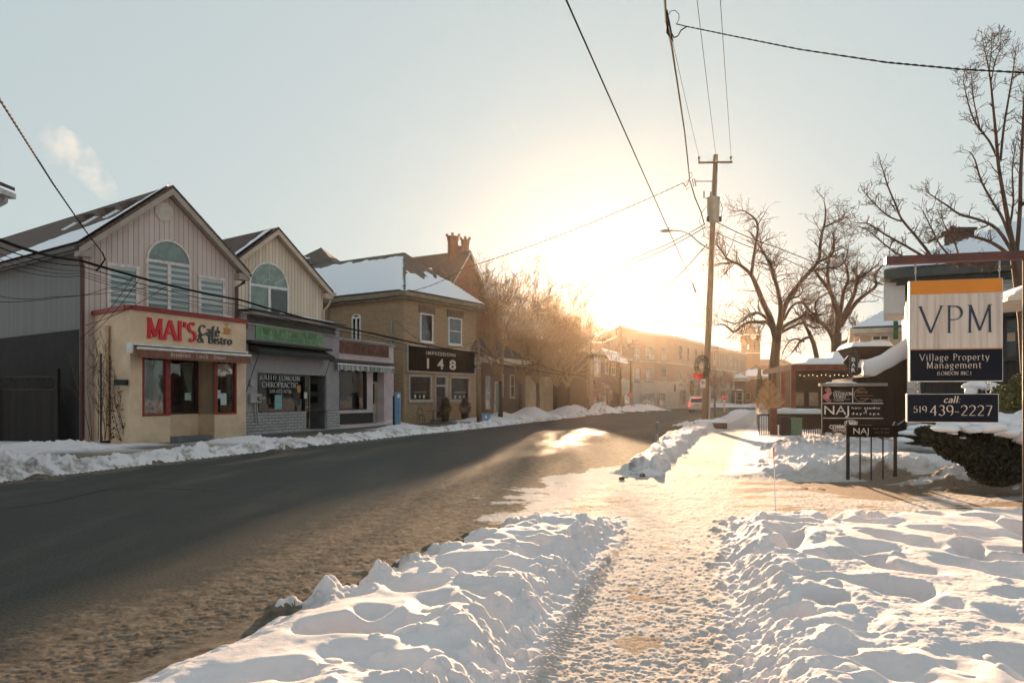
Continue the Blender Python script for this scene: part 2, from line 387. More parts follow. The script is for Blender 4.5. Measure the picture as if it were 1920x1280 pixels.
def snow_on(fr_or_pts, func, na, nb, name, mat, parent):
    """snow sheet over a plane patch: pts = origin, A end, B end; func(a,b) gives thickness in metres (negative = bare)"""
    O, A, B = [np.array(p, dtype=float) for p in fr_or_pts]
    a, b = np.meshgrid(np.linspace(0, 1, na), np.linspace(0, 1, nb), indexing='ij')
    n = np.cross(A-O, B-O); n /= np.linalg.norm(n)
    if n[2] < 0: n = -n
    h = func(a, b); q = O+a[..., None]*(A-O)+b[..., None]*(B-O)+h[..., None]*n
    idx = np.arange(na*nb).reshape(na, nb); mb = MB(); mb.v = [tuple(p) for p in q.reshape(-1, 3)]
    ok = (h[:-1, :-1] > 0) | (h[1:, :-1] > 0) | (h[1:, 1:] > 0) | (h[:-1, 1:] > 0)
    flip = np.cross(A-O, B-O)[2] < 0
    for i, j in zip(*np.nonzero(ok)):
        f = (idx[i, j], idx[i+1, j], idx[i+1, j+1], idx[i, j+1]); mb.f.append(tuple(int(k) for k in (f[::-1] if flip else f)))
    return mb.build(name, mat, parent, smooth=True)
def snow_cap(mb, x0, x1, y0, y1, z, h, n=14, rot=None):
    """rounded pillow of snow on a flat top"""
    a, b = np.meshgrid(np.linspace(-1, 1, n), np.linspace(-1, 1, n), indexing='ij')
    e = np.clip(1-np.maximum(np.abs(a), np.abs(b))**6, 0, 1)**.5
    hh = h*e*(.85+.5*fbm(a*2+z*3, b*2+x0, 3))
    X_ = (x0+x1)/2+a*(x1-x0)/2*(1+.02*e); Y_ = (y0+y1)/2+b*(y1-y0)/2
    k = len(mb.v)
    for i in range(n):
        for j in range(n):
            p = (X_[i, j], Y_[i, j]); 
            if rot: p = rot(*p)
            mb.v.append((p[0], p[1], z+hh[i, j]-.005))
    for i in range(n-1):
        for j in range(n-1): mb.f.append((k+i*n+j, k+(i+1)*n+j, k+(i+1)*n+j+1, k+i*n+j+1))
# ------------------------------------------------------------------ ground, road, pavement, snow
def cv(pts):
    p = np.array(pts, float); return lambda y: np.interp(y, p[:, 0], p[:, 1])
RL = cv([(-5, -14), (14.3, -9.96), (17.9, -9.1), (23, -7.5), (33, -4.3), (39.9, -1.74), (54.2, 2.75), (75, 9.5), (99, 17.6), (142, 36), (200, 62)])
RR = cv([(-5, -4.2), (2.5, -3.0), (4.2, -2.3), (5.4, -1.85), (7.2, -1.1), (9.0, -.35), (12, .75), (17, 2.55), (24, 4.55), (30.8, 6.3), (38, 9.1), (44.6, 11.6), (58, 16.6), (78, 23), (95, 29), (100, 31), (110, 60), (200, 75)])
SL = cv([(-5, -2.5), (4.26, -.03), (6.1, .44), (9.33, 1.35), (14.8, 2.85), (20, 4.4), (33, 8.45), (42.2, 11.9), (58, 17.8), (90, 29), (140, 52)])
SR = cv([(-5, -1.0), (4.26, 1.34), (6.43, 1.93), (10.6, 3.1), (17, 5.05), (27.1, 8.3), (38.6, 12.4), (58.4, 19.6), (90, 31.5), (140, 60)])
MOUNDS = [  # x, y, sx, sy, h, roughness
 (-11.6, 15.6, .9, .8, .75, .3), (-14.2, 22.8, 2.0, .7, .25, .5), (-9.6, 27, 1.4, 1.2, .28, .5),
 (7.6, 15.6, 2.0, .55, .34, .5), (9.4, 14.0, 1.6, .7, .45, .5), (11.2, 13.0, 1.2, .8, .30, .4), (9.2, 17.0, 1.8, 1.2, .28, .2),
 (8.5, 21.0, .8, 1.8, .26, .8), (9.7, 23.0, 1.1, 1.6, .24, .8), (7.7, 20.0, .6, .9, .2, .8), (10.6, 21.5, 1.6, 1.2, .28, .5), (11.0, 27, 1.4, 2.0, .12, .5),
 (13.0, 26.5, 1.3, 1.0, .2, .15), (9.9, 41, .9, 1.4, .34, .6),
 (-1.6, 51, 2.0, 1.2, .4, .3), (1.6, 60, 1.5, 1.6, .95, .1), (-.9, 58, 1.0, 1.4, .6, .1), (5.4, 69, 1.9, 1.8, .95, .1), (9.4, 76, 1.5, 1.6, .95, .1), (7.6, 78, 2, 1.8, .5, .1),
 (13, 84, 2.0, 1.2, .7, .3), (16.3, 92, 2.5, 1.5, .9, .3), (-5.6, 38.6, 1.3, 1.3, .3, .4), (-7.7, 45.6, 1.0, 1.0, .35, .4), (24, 128, 6, 4, .9, .2), (34, 125, 8, 3, .8, .2), (48, 135, 8, 4, .8, .2)]
_rs = np.random.RandomState(11)
PITS = []
for i in range(170):    # footprints in the lawn right of the pavement
    y = _rs.uniform(3.2, 9.6); x = _rs.uniform(SR(y)+.35, SR(y)+5.5); PITS.append((x, y, _rs.uniform(.10, .20), _rs.uniform(.13, .28), _rs.uniform(-.6, .9), _rs.uniform(.05, .16) * (1 if y > 5.4 else .35)))
PITS += [(1.95, 5.1, .12, .18, .2, .24), (2.28, 5.35, .11, .15, .4, .24)]
for i in range(30):
    y = _rs.uniform(3.4, 9.2); x = _rs.uniform(RR(y)+.5, SL(y)-.3); PITS.append((x, y, _rs.uniform(.10, .32), _rs.uniform(.10, .22), _rs.uniform(-.6, .9), _rs.uniform(.04, .13)))
LUMPS = []
def addl(n, f, y0, y1, s0, s1, spread):
    for i in range(n):
        y = y0+(y1-y0)*_rs.rand()**1.3; x = f(y)+_rs.normal()*spread; r = _rs.uniform(s0, s1); LUMPS.append((x, y, r, r*_rs.uniform(.8, 1.3), r*_rs.uniform(.45, .9)))
addl(900, lambda y: SL(y)-.14, 3.2, 10.2, .018, .06, .14)
addl(900, lambda y: SR(y)+.12, 3.2, 10.2, .018, .06, .15)
addl(50, lambda y: SL(y)-.8, 3.6, 10.0, .03, .10, .25)
addl(110, lambda y: SR(y)+1.2, 3.6, 10.0, .02, .07, .8)
addl(160, lambda y: RR(y)+.30, 5.5, 10.2, .05, .13, .18)
addl(360, lambda y: (RR(y)+SL(y))/2, 15.8, 45, .05, .15, .24)
addl(420, lambda y: SR(y)+1.6, 17.5, 27, .05, .15, .5)
addl(50, lambda y: 9.2, 13, 15.5, .06, .16, 1.6)
addl(500, lambda y: RL(y)-.9, 14, 60, .08, .24, .45)
def win(x, y, cx, cy, rad):
    j0, j1 = np.searchsorted(y[0], [cy-rad, cy+rad]); yy = max(cy-rad, .5)
    tn = x[:, 0]/y[0, 0]; c = sorted([(cx-rad)/yy, (cx-rad)/(cy+rad), (cx+rad)/yy, (cx+rad)/(cy+rad)])
    i0, i1 = np.searchsorted(tn, [c[0], c[3]]); return (slice(i0, i1), slice(j0, j1))
def heights(x, y):
    rl, rr, sl, sr = RL(y), RR(y), SL(y), SR(y)
    n1 = fbm(x*.9, y*.9, 4); n2 = fbm(x*3.1+5, y*3.1, 4); n3 = fbm(x*9, y*9+3, 3); n4 = fbm(x*.35, y*.35+8, 3)
    h = np.zeros_like(x)
    ew = n2*.28+n3*.1
    # near verge between road and pavement
    a = sst((x-rr-ew)/.75)*sst((sl-.02-x+ew*.5)/.38)*sst((10.0-y+ew*2)/.9)
    bl = np.abs(fbm(x*1.9+3, y*2.3, 3)); bl2 = np.abs(n3)
    hA = a*(.22+.10*n4+.09*n1*sst((x-rr)/1.2)+.30*(.12-bl)*sst((1.5-(sl-x))/1.2)+.03*n2+.04*bl2*sst((.7-(sl-x))/.6))
    # verge further on
    b = sst((x-rr-ew+.1)/.4)*sst((sl-x+ew+.08)/.3)*sst((y-15.9+ew*2)/1.1)*sst((95-y)/8)
    hB = b*(.26+.20*n1+.14*n2+.07*n3)
    # lawn right of the pavement
    c = sst((x-sr-ew*.5)/.42)*sst((10.0-y+.06*(x-3)+ew*2)/.8)
    hC = c*(.22+.09*n4+.07*n1+.30*(.10-bl)*sst((1.6-(x-sr))/1.5)+.03*n2+.03*bl2*sst((.8-(x-sr))/.7))
    # yard beyond the driveway
    d = sst((x-sr-.35+ew)/.9)*sst((y-15.2-.0*x+ew*3)/1.6)
    hD = d*(.10+.09*n1+.04*n2+.012*n3)
    # far kerb of the street
    t = rl-x
    gap = 1-np.exp(-((y-57)/3.0)**2)*.9-np.exp(-((y-101)/4.0)**2)
    e = sst((t+ew*1.2)/.8)*sst((2.1-t+ew*2)/.9)*np.clip(gap, 0, 1)*sst((125-y)/10)
    hE = e*(.18+.20*n1+.12*n2+.08*n3)
    f = sst((t-4.9+ew)/.8)*sst((26.5-y-.0*t+ew)/1.5)
    hF = f*(.10+.12*n1+.04*n2)
    g = sst((t-3)/1.5)*sst((y-58)/4); hG = g*(.10+.1*n1)
    h = hA+hB+hC+hD+hE+hF+hG
    for mx, my, sx, sy, mh, rg in MOUNDS:
        k = ((x-mx)/sx)**2+((y-my)/sy)**2; q = mh*np.exp(-k)
        h = h+q*(1+rg*(n2*1.5+n3*.9))
    for px_, py_, ra, rb, an, dp in PITS:
        m = win(x, y, px_, py_, .6)
        if x[m].size == 0: continue
        dx = x[m]-px_; dy = y[m]-py_; ca, sa = math.cos(an), math.sin(an)
        k = ((dx*ca+dy*sa)/ra)**2+((-dx*sa+dy*ca)/rb)**2
        h[m] -= np.minimum(dp, h[m]*.85)*np.exp(-k**1.6)-.006*np.exp(-((np.sqrt(k)-1.35)/.35)**2)*(h[m] > .1)
    for lx, ly, ra, rb, lh in LUMPS:
        R_ = max(ra, rb); m = win(x, y, lx, ly, R_)
        if x[m].size == 0: continue
        k = 1-((x[m]-lx)/ra)**2-((y[m]-ly)/rb)**2
        h[m] += lh*.6*np.sqrt(np.clip(k, 0, 1))*(.8+.5*n3[m])
    # fine surfaces
    road = sst((x-rl)/.3)*sst((rr-x)/.3)
    wd = 2.2+2.8*sst((y-6)/9)  # slush spread wider up the road, its brown also standing in for sunlit asphalt
    slush = sst((x-rr+wd+n4*1.6)/(wd*.8))*sst((rr+1.3-x)/.6)
    slush = np.maximum(slush, .55*sst((1.1-(x-rl)+n1*1.6)/.9)*(x > rl-.3))
    pave = sst((x-sl)/.15)*sst((sr-x)/.15)
    drive = sst((y-9.8)/.6)*sst((15.9-y)/.7)*sst((x-rr+.6)/.8)
    flat = np.maximum(pave, drive)
    h = h+road*slush*(.012*n3+.016*fbm(x*26, y*26, 2)+.03*n1*slush)+np.clip(h/.12, 0, 1)*(y < 32)*sst((fbm(x*1.3+31, y*1.3, 3)+.12)/.2)*((x > sl-.9) | (y > 12))*.018*np.abs(fbm(x*19, y*19, 3))
    # tyre ribs along the pavement's left edge
    rib = np.exp(-((x-sl-.16)/.07)**2)*sst((9.4-y)/2)
    h = h+rib*.02*np.sin((y+.3*x)*2*math.pi/.062)
    # grit and bare patches: 0 white, 1 bare ground
    bare = np.zeros_like(x)
    cen = 1-np.abs((x-(sl+sr)/2)/((sr-sl)/2+.01)).clip(0, 1)
    bare = np.maximum(bare, pave*sst((fbm(x*2.3, y*1.6, 5, .65)+.16*cen-.30)/.10)*.8)
    bd = drive*sst((x-sr+.2)/.6)*sst((fbm(x*.8+3, y*1.9, 4, .6)+.42*np.exp(-((x-6.8)/1.9)**2-((y-13.2)/1.0)**2)-.10)/.05)
    bare = np.maximum(bare, bd)
    bare = np.maximum(bare, np.exp(-((x-4.6)/.5)**2-((y-19)/.9)**2)*.6)
    h = h+flat*(1-.75*bare)*(.018*n2+.012*n3+.015*fbm(x*24, y*24, 2)+.008*fbm(x*60, y*60, 1))
    # far pavement: wet concrete
    fp = sst((t-2.0+ew)/.7)*sst((8-t)/1)*(1-np.clip(h/.10, 0, 1))*(y > 10)
    bare = np.maximum(bare, fp)
    # dirty gutter side
    dirt = np.clip(sst((.7-(x-rr))/.8)*(x > rr-.05)*sst((fbm(x*3.3, y*3.3, 4)+.02)/.12)*.8, 0, 1)
    dirt = np.maximum(dirt, sst((1.7-t)/1.2)*(t > -.2)*sst((fbm(x*2.7, y*2.7, 4)-.0)/.12)*.8*(h > .01))
    dirt = np.maximum(dirt, np.exp(-((x-8.9)/2.0)**2-((y-23)/3.5)**2)*sst((n2+.08)/.2)*.85)  # rough mound: dirt plus the shade on its near face, as colour
    dz = sst((y-8.6)/2)*sst((20-y)/4)
    snowy = dz*sst((x-rr+1.9+n1*2.2+n2*1.2)/2.0)*(x < rr+.8)
    edge = dz*sst((rr+1.5-x+n1*2+n2)/1.6)*(x > rr-.3)*sst((fbm(x*3+9, y*5, 4, .7)+.03)/.12)
    bare = np.maximum(bare, edge*.85)
    return h.astype(np.float32), dict(slush=slush, bare=bare, dirt=dirt, snowy=snowy, rim=(1-sst((np.minimum(x-sl, sr-x)+n2*.22+n3*.08-.02)/.20))*(1-drive))
def build_ground():
    NA = 1150
    th = np.linspace(R(-47), R(47), NA); th = th*(1+0*th)
    r = [2.4]
    while r[-1] < 185: r.append(r[-1]+max(.008, min(5.2e-4*r[-1]**2, .38)))
    r = np.array(r); NR = len(r)
    A, RRr = np.meshgrid(th, r, indexing='ij')
    x = np.tan(A)*RRr; y = RRr.copy()
    h, at = heights(x, y)
    t = RL(y)-x
    cat = np.full(x.shape, 0)
    cat[(x > RL(y)) & (x < RR(y)+.25)] = 1
    cat[(x >= SL(y)) & (x <= SR(y))] = 2
    cat[(x >= RR(y)+.25) & (x < SL(y))] = 3
    cat[(x > SR(y))] = 4
    cat[(cat == 1) & (h > .10)] = 5
    cat[(t >= 0)] = 5
    cat[(t >= 2.3) & (t < 4.6) & (y < 110)] = 6
    dr = (y > 10.1) & (y < 15.7) & (x > RR(y)+.25) & ~((x >= SL(y)) & (x <= SR(y))); cat[dr] = 7
    fc = cat[:-1, :-1]
    idx = np.arange(NA*NR).reshape(NA, NR)
    quads = np.stack([idx[:-1, :-1], idx[1:, :-1], idx[1:, 1:], idx[:-1, 1:]], -1)
    V = np.stack([x, y, h], -1).reshape(-1, 3).astype(np.float32)
    names = {1: ('road', M_ROAD), 2: ('pavement', M_PACK), 3: ('snow_bank', M_SNOWG), 4: ('snow_ground', M_SNOWG), 5: ('snow_bank', M_SNOWG), 6: ('pavement', M_PACK), 7: ('driveway', M_PACK)}
    for c, (nm, mt) in names.items():
        q = quads[fc == c]
        if len(q) == 0: continue
        used, inv_ = np.unique(q, return_inverse=True); q2 = inv_.reshape(-1, 4).astype(np.int32)
        me = bpy.data.meshes.new(nm); me.vertices.add(len(used)); me.vertices.foreach_set('co', V[used].ravel())
        me.loops.add(q2.size); me.loops.foreach_set('vertex_index', q2.ravel())
        me.polygons.add(len(q2)); me.polygons.foreach_set('loop_start', np.arange(len(q2), dtype=np.int32)*4)
        me.polygons.foreach_set('loop_total', np.full(len(q2), 4, dtype=np.int32)); me.update(calc_edges=True)
        me.polygons.foreach_set('use_smooth', np.ones(len(q2), dtype=bool))
        for k, a in at.items():
            la = me.attributes.new(k, 'FLOAT', 'POINT'); la.data.foreach_set('value', a.reshape(-1)[used].astype(np.float32))
        me.materials.append(mt); o = bpy.data.objects.new(nm, me); COL.objects.link(o); tag(o, kind='structure')
    mb = MB(); mb.face([(-420, -120, -.06), (420, -120, -.06), (420, 520, -.06), (-420, 520, -.06)])
    tag(mb.build('ground', snowmat('ground_snow', bsc=3)), kind='structure')
def attr(n, k):
    x = N(n, "ShaderNodeAttribute"); x.attribute_name = k; return x.outputs['Fac']
def mmul(n, a, b):
    x = N(n, "ShaderNodeMath", operation='MULTIPLY')
    for s, i in ((a, 0), (b, 1)):
        if hasattr(s, 'links'): n.links.new(s, x.inputs[i])
        else: x.inputs[i].default_value = s
    return x.outputs[0]
# road: asphalt, sandy slush at the edges, spread further to carry the sunlit brown
M_ROAD, n, b, o = newmat("asphalt")
f = noise(n, 1.1, 7, .65); g = noise(n, 38, 4, .85); st = noise(n, .5, 6, .6, scaled(n, (1.6, .22, 1)))
c = mixc(n, ramp(n, g, .38, .64), (.012, .014, .013), (.060, .060, .052))
c = mixc(n, ramp(n, f, .45, .75, 0, .35), c, (.06, .057, .05))
c = mixc(n, ramp(n, st, .5, .7, 0, .35), c, (.10, .09, .075))
ad = N(n, 'ShaderNodeMath', operation='MULTIPLY_ADD'); n.links.new(noise(n, 2.6, 8, .72), ad.inputs[0]); ad.inputs[1].default_value = 1.5; ad.inputs[2].default_value = -.78
ad2 = N(n, 'ShaderNodeMath', operation='ADD'); n.links.new(ad.outputs[0], ad2.inputs[0]); n.links.new(attr(n, 'slush'), ad2.inputs[1])
sl = mmul(n, ramp(n, ad2.outputs[0], .18, .62), ramp(n, attr(n, 'slush'), .02, .2))
c2 = mixc(n, ramp(n, noise(n, 7, 6, .7), .35, .65), (.115, .09, .068), (.225, .18, .14))
c2 = mixc(n, ramp(n, noise(n, 2.2, 7, .75), .56, .66, 0, .9), c2, (.065, .055, .045))
c = mixc(n, sl, c, c2)
ad3 = N(n, 'ShaderNodeMath', operation='ADD'); n.links.new(attr(n, 'snowy'), ad3.inputs[0]); n.links.new(noise(n, 4.5, 8, .75), ad3.inputs[1])
c = mixc(n, mmul(n, ramp(n, ad3.outputs[0], 1.0, 1.22), ramp(n, attr(n, 'snowy'), .02, .3)), c, (.60, .55, .52))
n.links.new(c, b.inputs['Base Color']); n.links.new(ramp(n, sl, 0, 1, .68, .98), b.inputs['Roughness']); n.links.new(ramp(n, sl, 0, 1, .18, .04), b.inputs['Specular IOR Level'])
p = bump(n, b, g, .6, .008); bump(n, b, noise(n, 28, 5, .7), .35, .02, p)
# packed snow on pavements and drives
M_PACK, n, b, o = newmat("packed_snow")
c = mixc(n, ramp(n, noise(n, 5, 8, .75), .35, .7), (.46, .41, .38), (.62, .57, .55))
c = mixc(n, ramp(n, noise(n, 2.6, 9, .82), .54, .66, 0, .8), c, (.38, .26, .16))
c = mixc(n, ramp(n, noise(n, 30, 4, .7), .60, .72, 0, .55), c, (.34, .26, .19))
c = mixc(n, attr(n, 'rim'), c, (.70, .64, .64))
c = mixc(n, attr(n, 'bare'), c, mixc(n, ramp(n, noise(n, 25, 4, .7), .4, .6), (.17, .12, .085), (.26, .185, .13)))
n.links.new(c, b.inputs['Base Color']); b.inputs['Roughness'].default_value = .9; b.inputs['Specular IOR Level'].default_value = .12
p = bump(n, b, noise(n, 26, 6, .75), .6, .025); bump(n, b, noise(n, 95, 3, .7), .3, .008, p)
M_SNOWG, n, b, o = newmat("drift_snow")
c = mixc(n, ramp(n, noise(n, 1.5, 7, .7), .35, .7), (.68, .62, .62), (.76, .70, .70))
c = mixc(n, ramp(n, noise(n, 16, 5, .7), .66, .76, 0, .5), c, (.55, .46, .38))
c = mixc(n, attr(n, 'dirt'), c, mixc(n, ramp(n, noise(n, 9, 5, .7), .4, .62), (.14, .11, .085), (.50, .45, .41)))  # dirt mask, with the rough mound's painted shade in it
c = mixc(n, attr(n, 'bare'), c, (.10, .095, .085))
n.links.new(c, b.inputs['Base Color']); b.inputs['Roughness'].default_value = .85; b.inputs['Specular IOR Level'].default_value = .15
p = bump(n, b, noise(n, 9, 6, .65), .25, .03); bump(n, b, noise(n, 55, 5, .8), .45, .012, p)
build_ground()
# cracks across the asphalt, as thin raised tar lines
def crack(px, wd=.02, z=.012):
    mb = MB(); pts = []
    for (x0, y0), (x1, y1) in zip(px[:-1], px[1:]):
        for k in range(6):
            t = k/6; q = G(x0+(x1-x0)*t, y0+(y1-y0)*t); pts.append(Vector((q.x+random.uniform(-.03, .03), q.y+random.uniform(-.05, .05), z)))
    for a, b_ in zip(pts[:-1], pts[1:]):
        d = (b_-a).normalized(); s = Vector((-d.y, d.x, 0))*wd*random.uniform(.5, 1.2); mb.face([a-s, b_-s, b_+s, a+s])
    tag(mb.build('road_crack', plain('tar', (.01, .01, .01), .5)), kind='structure')
crack([(0, 953), (100, 940), (205, 915), (300, 914), (460, 922)]); crack([(225, 918), (330, 917)], .012)
# ------------------------------------------------------------------ building helpers
def lerp(a, b, t): return a+(b-a)*t
def wall_holes(mb, fr, u0, u1, z0, z1, holes, w=0.0, rev=.25):
    us = sorted({u0, u1, *[h[0] for h in holes], *[h[1] for h in holes]}); zs = sorted({z0, z1, *[h[2] for h in holes], *[h[3] for h in holes]})
    for a, b in zip(us[:-1], us[1:]):
        for c, d in zip(zs[:-1], zs[1:]):
            mu, mz = (a+b)/2, (c+d)/2
            if any(h[0] < mu < h[1] and h[2] < mz < h[3] for h in holes): continue
            mb.face([fr.pt(b, c, w), fr.pt(a, c, w), fr.pt(a, d, w), fr.pt(b, d, w)][::-1])
    for h in holes:
        a, b, c, d = h
        c2 = max(c, z0)
        mb.face([fr.pt(a, c2, w), fr.pt(a, c2, w-rev), fr.pt(a, d, w-rev), fr.pt(a, d, w)])
        mb.face([fr.pt(b, c2, w-rev), fr.pt(b, c2, w), fr.pt(b, d, w), fr.pt(b, d, w-rev)])
        mb.face([fr.pt(a, d, w), fr.pt(a, d, w-rev), fr.pt(b, d, w-rev), fr.pt(b, d, w)])
        mb.face([fr.pt(a, c2, w-rev), fr.pt(a, c2, w), fr.pt(b, c2, w), fr.pt(b, c2, w-rev)])
def frame_ring(mb, fr, u0, u1, z0, z1, fw, w0, w1, sill=0):
    mb.fb(fr, u0, u0+fw, z0, z1, w0, w1); mb.fb(fr, u1-fw, u1, z0, z1, w0, w1)
    mb.fb(fr, u0+fw, u1-fw, z1-fw, z1, w0, w1-.003); mb.fb(fr, u0+fw, u1-fw, z0, z0+fw, w0, w1-.003)
    if sill: mb.fb(fr, u0-.06, u1+.06, z0-.08, z0, w0, w1+sill)
def blindmat(name, c1, c2, pitch=.16):
    if name in MATS: return MATS[name]
    m, n, b, o = newmat(name)
    sp = N(n, "ShaderNodeSeparateXYZ"); n.links.new(N(n, "ShaderNodeUVMap").outputs[0], sp.inputs[0])
    d = N(n, "ShaderNodeMath", operation='DIVIDE'); n.links.new(sp.outputs[1], d.inputs[0]); d.inputs[1].default_value = pitch
    fr = N(n, "ShaderNodeMath", operation='PINGPONG'); n.links.new(d.outputs[0], fr.inputs[0]); fr.inputs[1].default_value = .5
    n.links.new(mixc(n, ramp(n, fr.outputs[0], .18, .3), c1, c2), b.inputs['Base Color']); return m
BLIND = blindmat("zebra_blind", (.80, .82, .84), (.30, .34, .36), .24)
CURT = plain("sheer_curtain", (.17, .20, .16), .9, .3, 4)
def window(parent, fr, u0, u1, z0, z1, fmat=WHITE, fw=.07, vm=(), hm=(), back=DARKIN, w=.0, proud=.07, sill=.03, glass=None, blind=None, bl=1.0, mw=.035, name='window', label=None):
    """window set on the wall face: frame proud of it, glass inside the frame, backing 1 cm off the wall"""
    mb = MB(); frame_ring(mb, fr, u0, u1, z0, z1, fw, w, w+proud, sill)
    for t in vm: mb.fb(fr, lerp(u0, u1, t)-mw, lerp(u0, u1, t)+mw, z0+fw, z1-fw, w, w+proud-.012)
    for t in hm: mb.fb(fr, u0+fw, u1-fw, lerp(z0, z1, t)-mw, lerp(z0, z1, t)+mw, w, w+proud-.015)
    o = mb.build(name, fmat, parent, label=label)
    g = MB(); g.fb(fr, u0+fw*.8, u1-fw*.8, z0+fw*.8, z1-fw*.8, w+.035, w+.041); g.build('pane', glass or GLASS, o)
    k = MB(); k.fb(fr, u0+fw*.7, u1-fw*.7, z0+fw*.7, z1-fw*.7, w+.001, w+.008); k.build('backing', back, o)
    if blind:
        k = MB(); k.fb(fr, u0+fw*.8, u1-fw*.8, lerp(z1, z0, bl), z1-fw*.7, w+.010, w+.018); k.build('blind', blind, o)
    return o
def arch_window(parent, fr, u0, u1, zs, zt, z0, fmat=WHITE, fw=.08, w=0, sun=False, back=None, glass=GLASSB, blind=None):
    """zs = spring line, zt = crown, z0 = bottom; fan light over two sashes"""
    um = (u0+u1)/2; rx = (u1-u0)/2; rz = zt-zs; k = 18
    def ell(f, i): a = math.pi*i/k; return (um-(rx-f)*math.cos(a), zs+(rz-f)*math.sin(a))
    mb = MB()
    for i in range(k):
        a, b, c, d = ell(0, i), ell(0, i+1), ell(fw, i+1), ell(fw, i)
        for q, ww in (((a, b, c, d), 1),):
            mb.face([fr.pt(p[0], p[1], w+.08) for p in (d, c, b, a)]); mb.face([fr.pt(a[0], a[1], w+.08), fr.pt(b[0], b[1], w+.08), fr.pt(b[0], b[1], w), fr.pt(a[0], a[1], w)])
            mb.face([fr.pt(c[0], c[1], w+.08), fr.pt(d[0], d[1], w+.08), fr.pt(d[0], d[1], w), fr.pt(c[0], c[1], w)])
    mb.fb(fr, u0, u0+fw, z0, zs, w, w+.08); mb.fb(fr, u1-fw, u1, z0, zs, w, w+.08)
    mb.fb(fr, u0+fw, u1-fw, zs-.06, zs+.06, w, w+.075); mb.fb(fr, um-.07, um+.07, z0, zs-.06, w, w+.07)
    if sun:
        for a in (30, 90, 150):
            mb.tube([fr.pt(um+.4*math.cos(R(a)), zs+.4*math.sin(R(a)), w+.045), fr.pt(um+(rx-fw)*math.cos(R(a)), zs+(rz-fw)*math.sin(R(a)), w+.045)], .014, 4)
        mb.tube([fr.pt(um+.4*math.cos(R(a)), zs+.4*math.sin(R(a)), w+.045) for a in range(0, 181, 20)], .014, 4)
    o = mb.build('arched_window', fmat, parent)
    g = MB(); g.prism(fr, [ell(fw*.8, i) for i in range(k, -1, -1)]+[(u0+fw*.8, z0), (u1-fw*.8, z0)], w+.03, w+.036); g.build('pane', glass, o)
    g = MB(); g.prism(fr, [ell(fw*.7, i) for i in range(k, -1, -1)]+[(u0+fw*.7, z0), (u1-fw*.7, z0)], w+.001, w+.006); g.build('backing', back or DARKIN, o)
    if blind:
        g = MB()
        g.fb(fr, u0+fw, um-.07, z0+(zs-z0)*.45, zs-.06, w+.010, w+.016); g.fb(fr, um+.07, u1-fw, z0+(zs-z0)*.38, zs-.06, w+.010, w+.016); g.build('blind', blind, o)
    return o
def chevron(mb, fr, u0, um, u1, ze, zp, ov, dz, th, w0, w1):
    s = (zp-ze)/(um-u0); s2 = (zp-ze)/(u1-um)
    top = [(u0-ov, ze-ov*s+dz), (um, zp+dz), (u1+ov, ze-ov*s2+dz)]
    mb.prism(fr, [(a, b-th) for a, b in top]+top[::-1], w0, w1)
def gable_house(rt, fr, u0, u1, ze, zp, depth, wallm, sidem, roofm, trim, of=.45, ov=.4, z0=0):
    um = (u0+u1)/2
    mb = MB(); mb.prism(fr, [(u0, z0), (u1, z0), (u1, ze), (um, zp), (u0, ze)], -.15, 0); mb.build('gable_wall', wallm, rt)
    mb = MB(); mb.prism(fr, [(u0+.02, z0), (u1-.02, z0), (u1-.02, ze), (um, zp-.02), (u0+.02, ze)], -depth, -.16); mb.build('side_wall', sidem, rt)
    mb = MB(); chevron(mb, fr, u0, um, u1, ze, zp, ov, .33, .12, -depth-.3, of); rf = mb.build('roof', roofm, rt)
    mb = MB(); chevron(mb, fr, u0, um, u1, ze, zp, ov, .20, .26, of-.05, of-.01); 
    mb.fb(fr, u0-ov, u0-ov+.5, ze-ov*((zp-ze)/(um-u0))-.10, ze-ov*.9+.2, .02, of-.06); mb.fb(fr, u1+ov-.5, u1+ov, ze-ov*((zp-ze)/(um-u0))-.10, ze-ov*.9+.2, .02, of-.06)
    mb.build('fascia', trim, rt)
    mb = MB(); chevron(mb, fr, u0, um, u1, ze, zp, ov-.03, .19, .14, -depth, of-.052); mb.build('soffit', trim, rt)
    return rf, um
def gutter(parent, fr, u0, u1, z, w, m, r=.06):
    mb = MB(); mb.fb(fr, u0, u1, z-.07, z+.05, w, w+.12); return mb.build('gutter', m, parent)
def strip_mat(name, c1, c2, pitch, axis=0):
    if name in MATS: return MATS[name]
    m, n, b, o = newmat(name)
    sp = N(n, "ShaderNodeSeparateXYZ"); n.links.new(N(n, "ShaderNodeUVMap").outputs[0], sp.inputs[0])
    d = N(n, "ShaderNodeMath", operation='DIVIDE'); n.links.new(sp.outputs[axis], d.inputs[0]); d.inputs[1].default_value = pitch
    fr = N(n, "ShaderNodeMath", operation='PINGPONG'); n.links.new(d.outputs[0], fr.inputs[0]); fr.inputs[1].default_value = .5
    n.links.new(mixc(n, ramp(n, fr.outputs[0], .2, .28), c1, c2), b.inputs['Base Color']); b.inputs['Roughness'].default_value = .8; return m
def noise2(a, b, s, o=4): return fbm(np.asarray(a)*s, np.asarray(b)*s, o)

PINK = boards("pink_siding", (.58, .46, .42), .21, 0, .8, .6)
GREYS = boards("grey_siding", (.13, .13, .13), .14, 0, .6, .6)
CREAM = boards("cream_siding", (.74, .60, .47), .20, 0, .8, .6)
ROOF1 = shingle("brown_shingles", (.135, .085, .065), (.085, .055, .045))
TAN = plain("tan_trim", (.34, .28, .235), .6, .12, 2)
RED = plain("oxblood_paint", (.24, .022, .018), .5, .25, 5)
CREAMW = plain("cream_render", (.68, .49, .33), .8, .12, 1.1, .25, 30)
BROWNP = plain("brown_pipe", (.085, .03, .022), .45, .2)

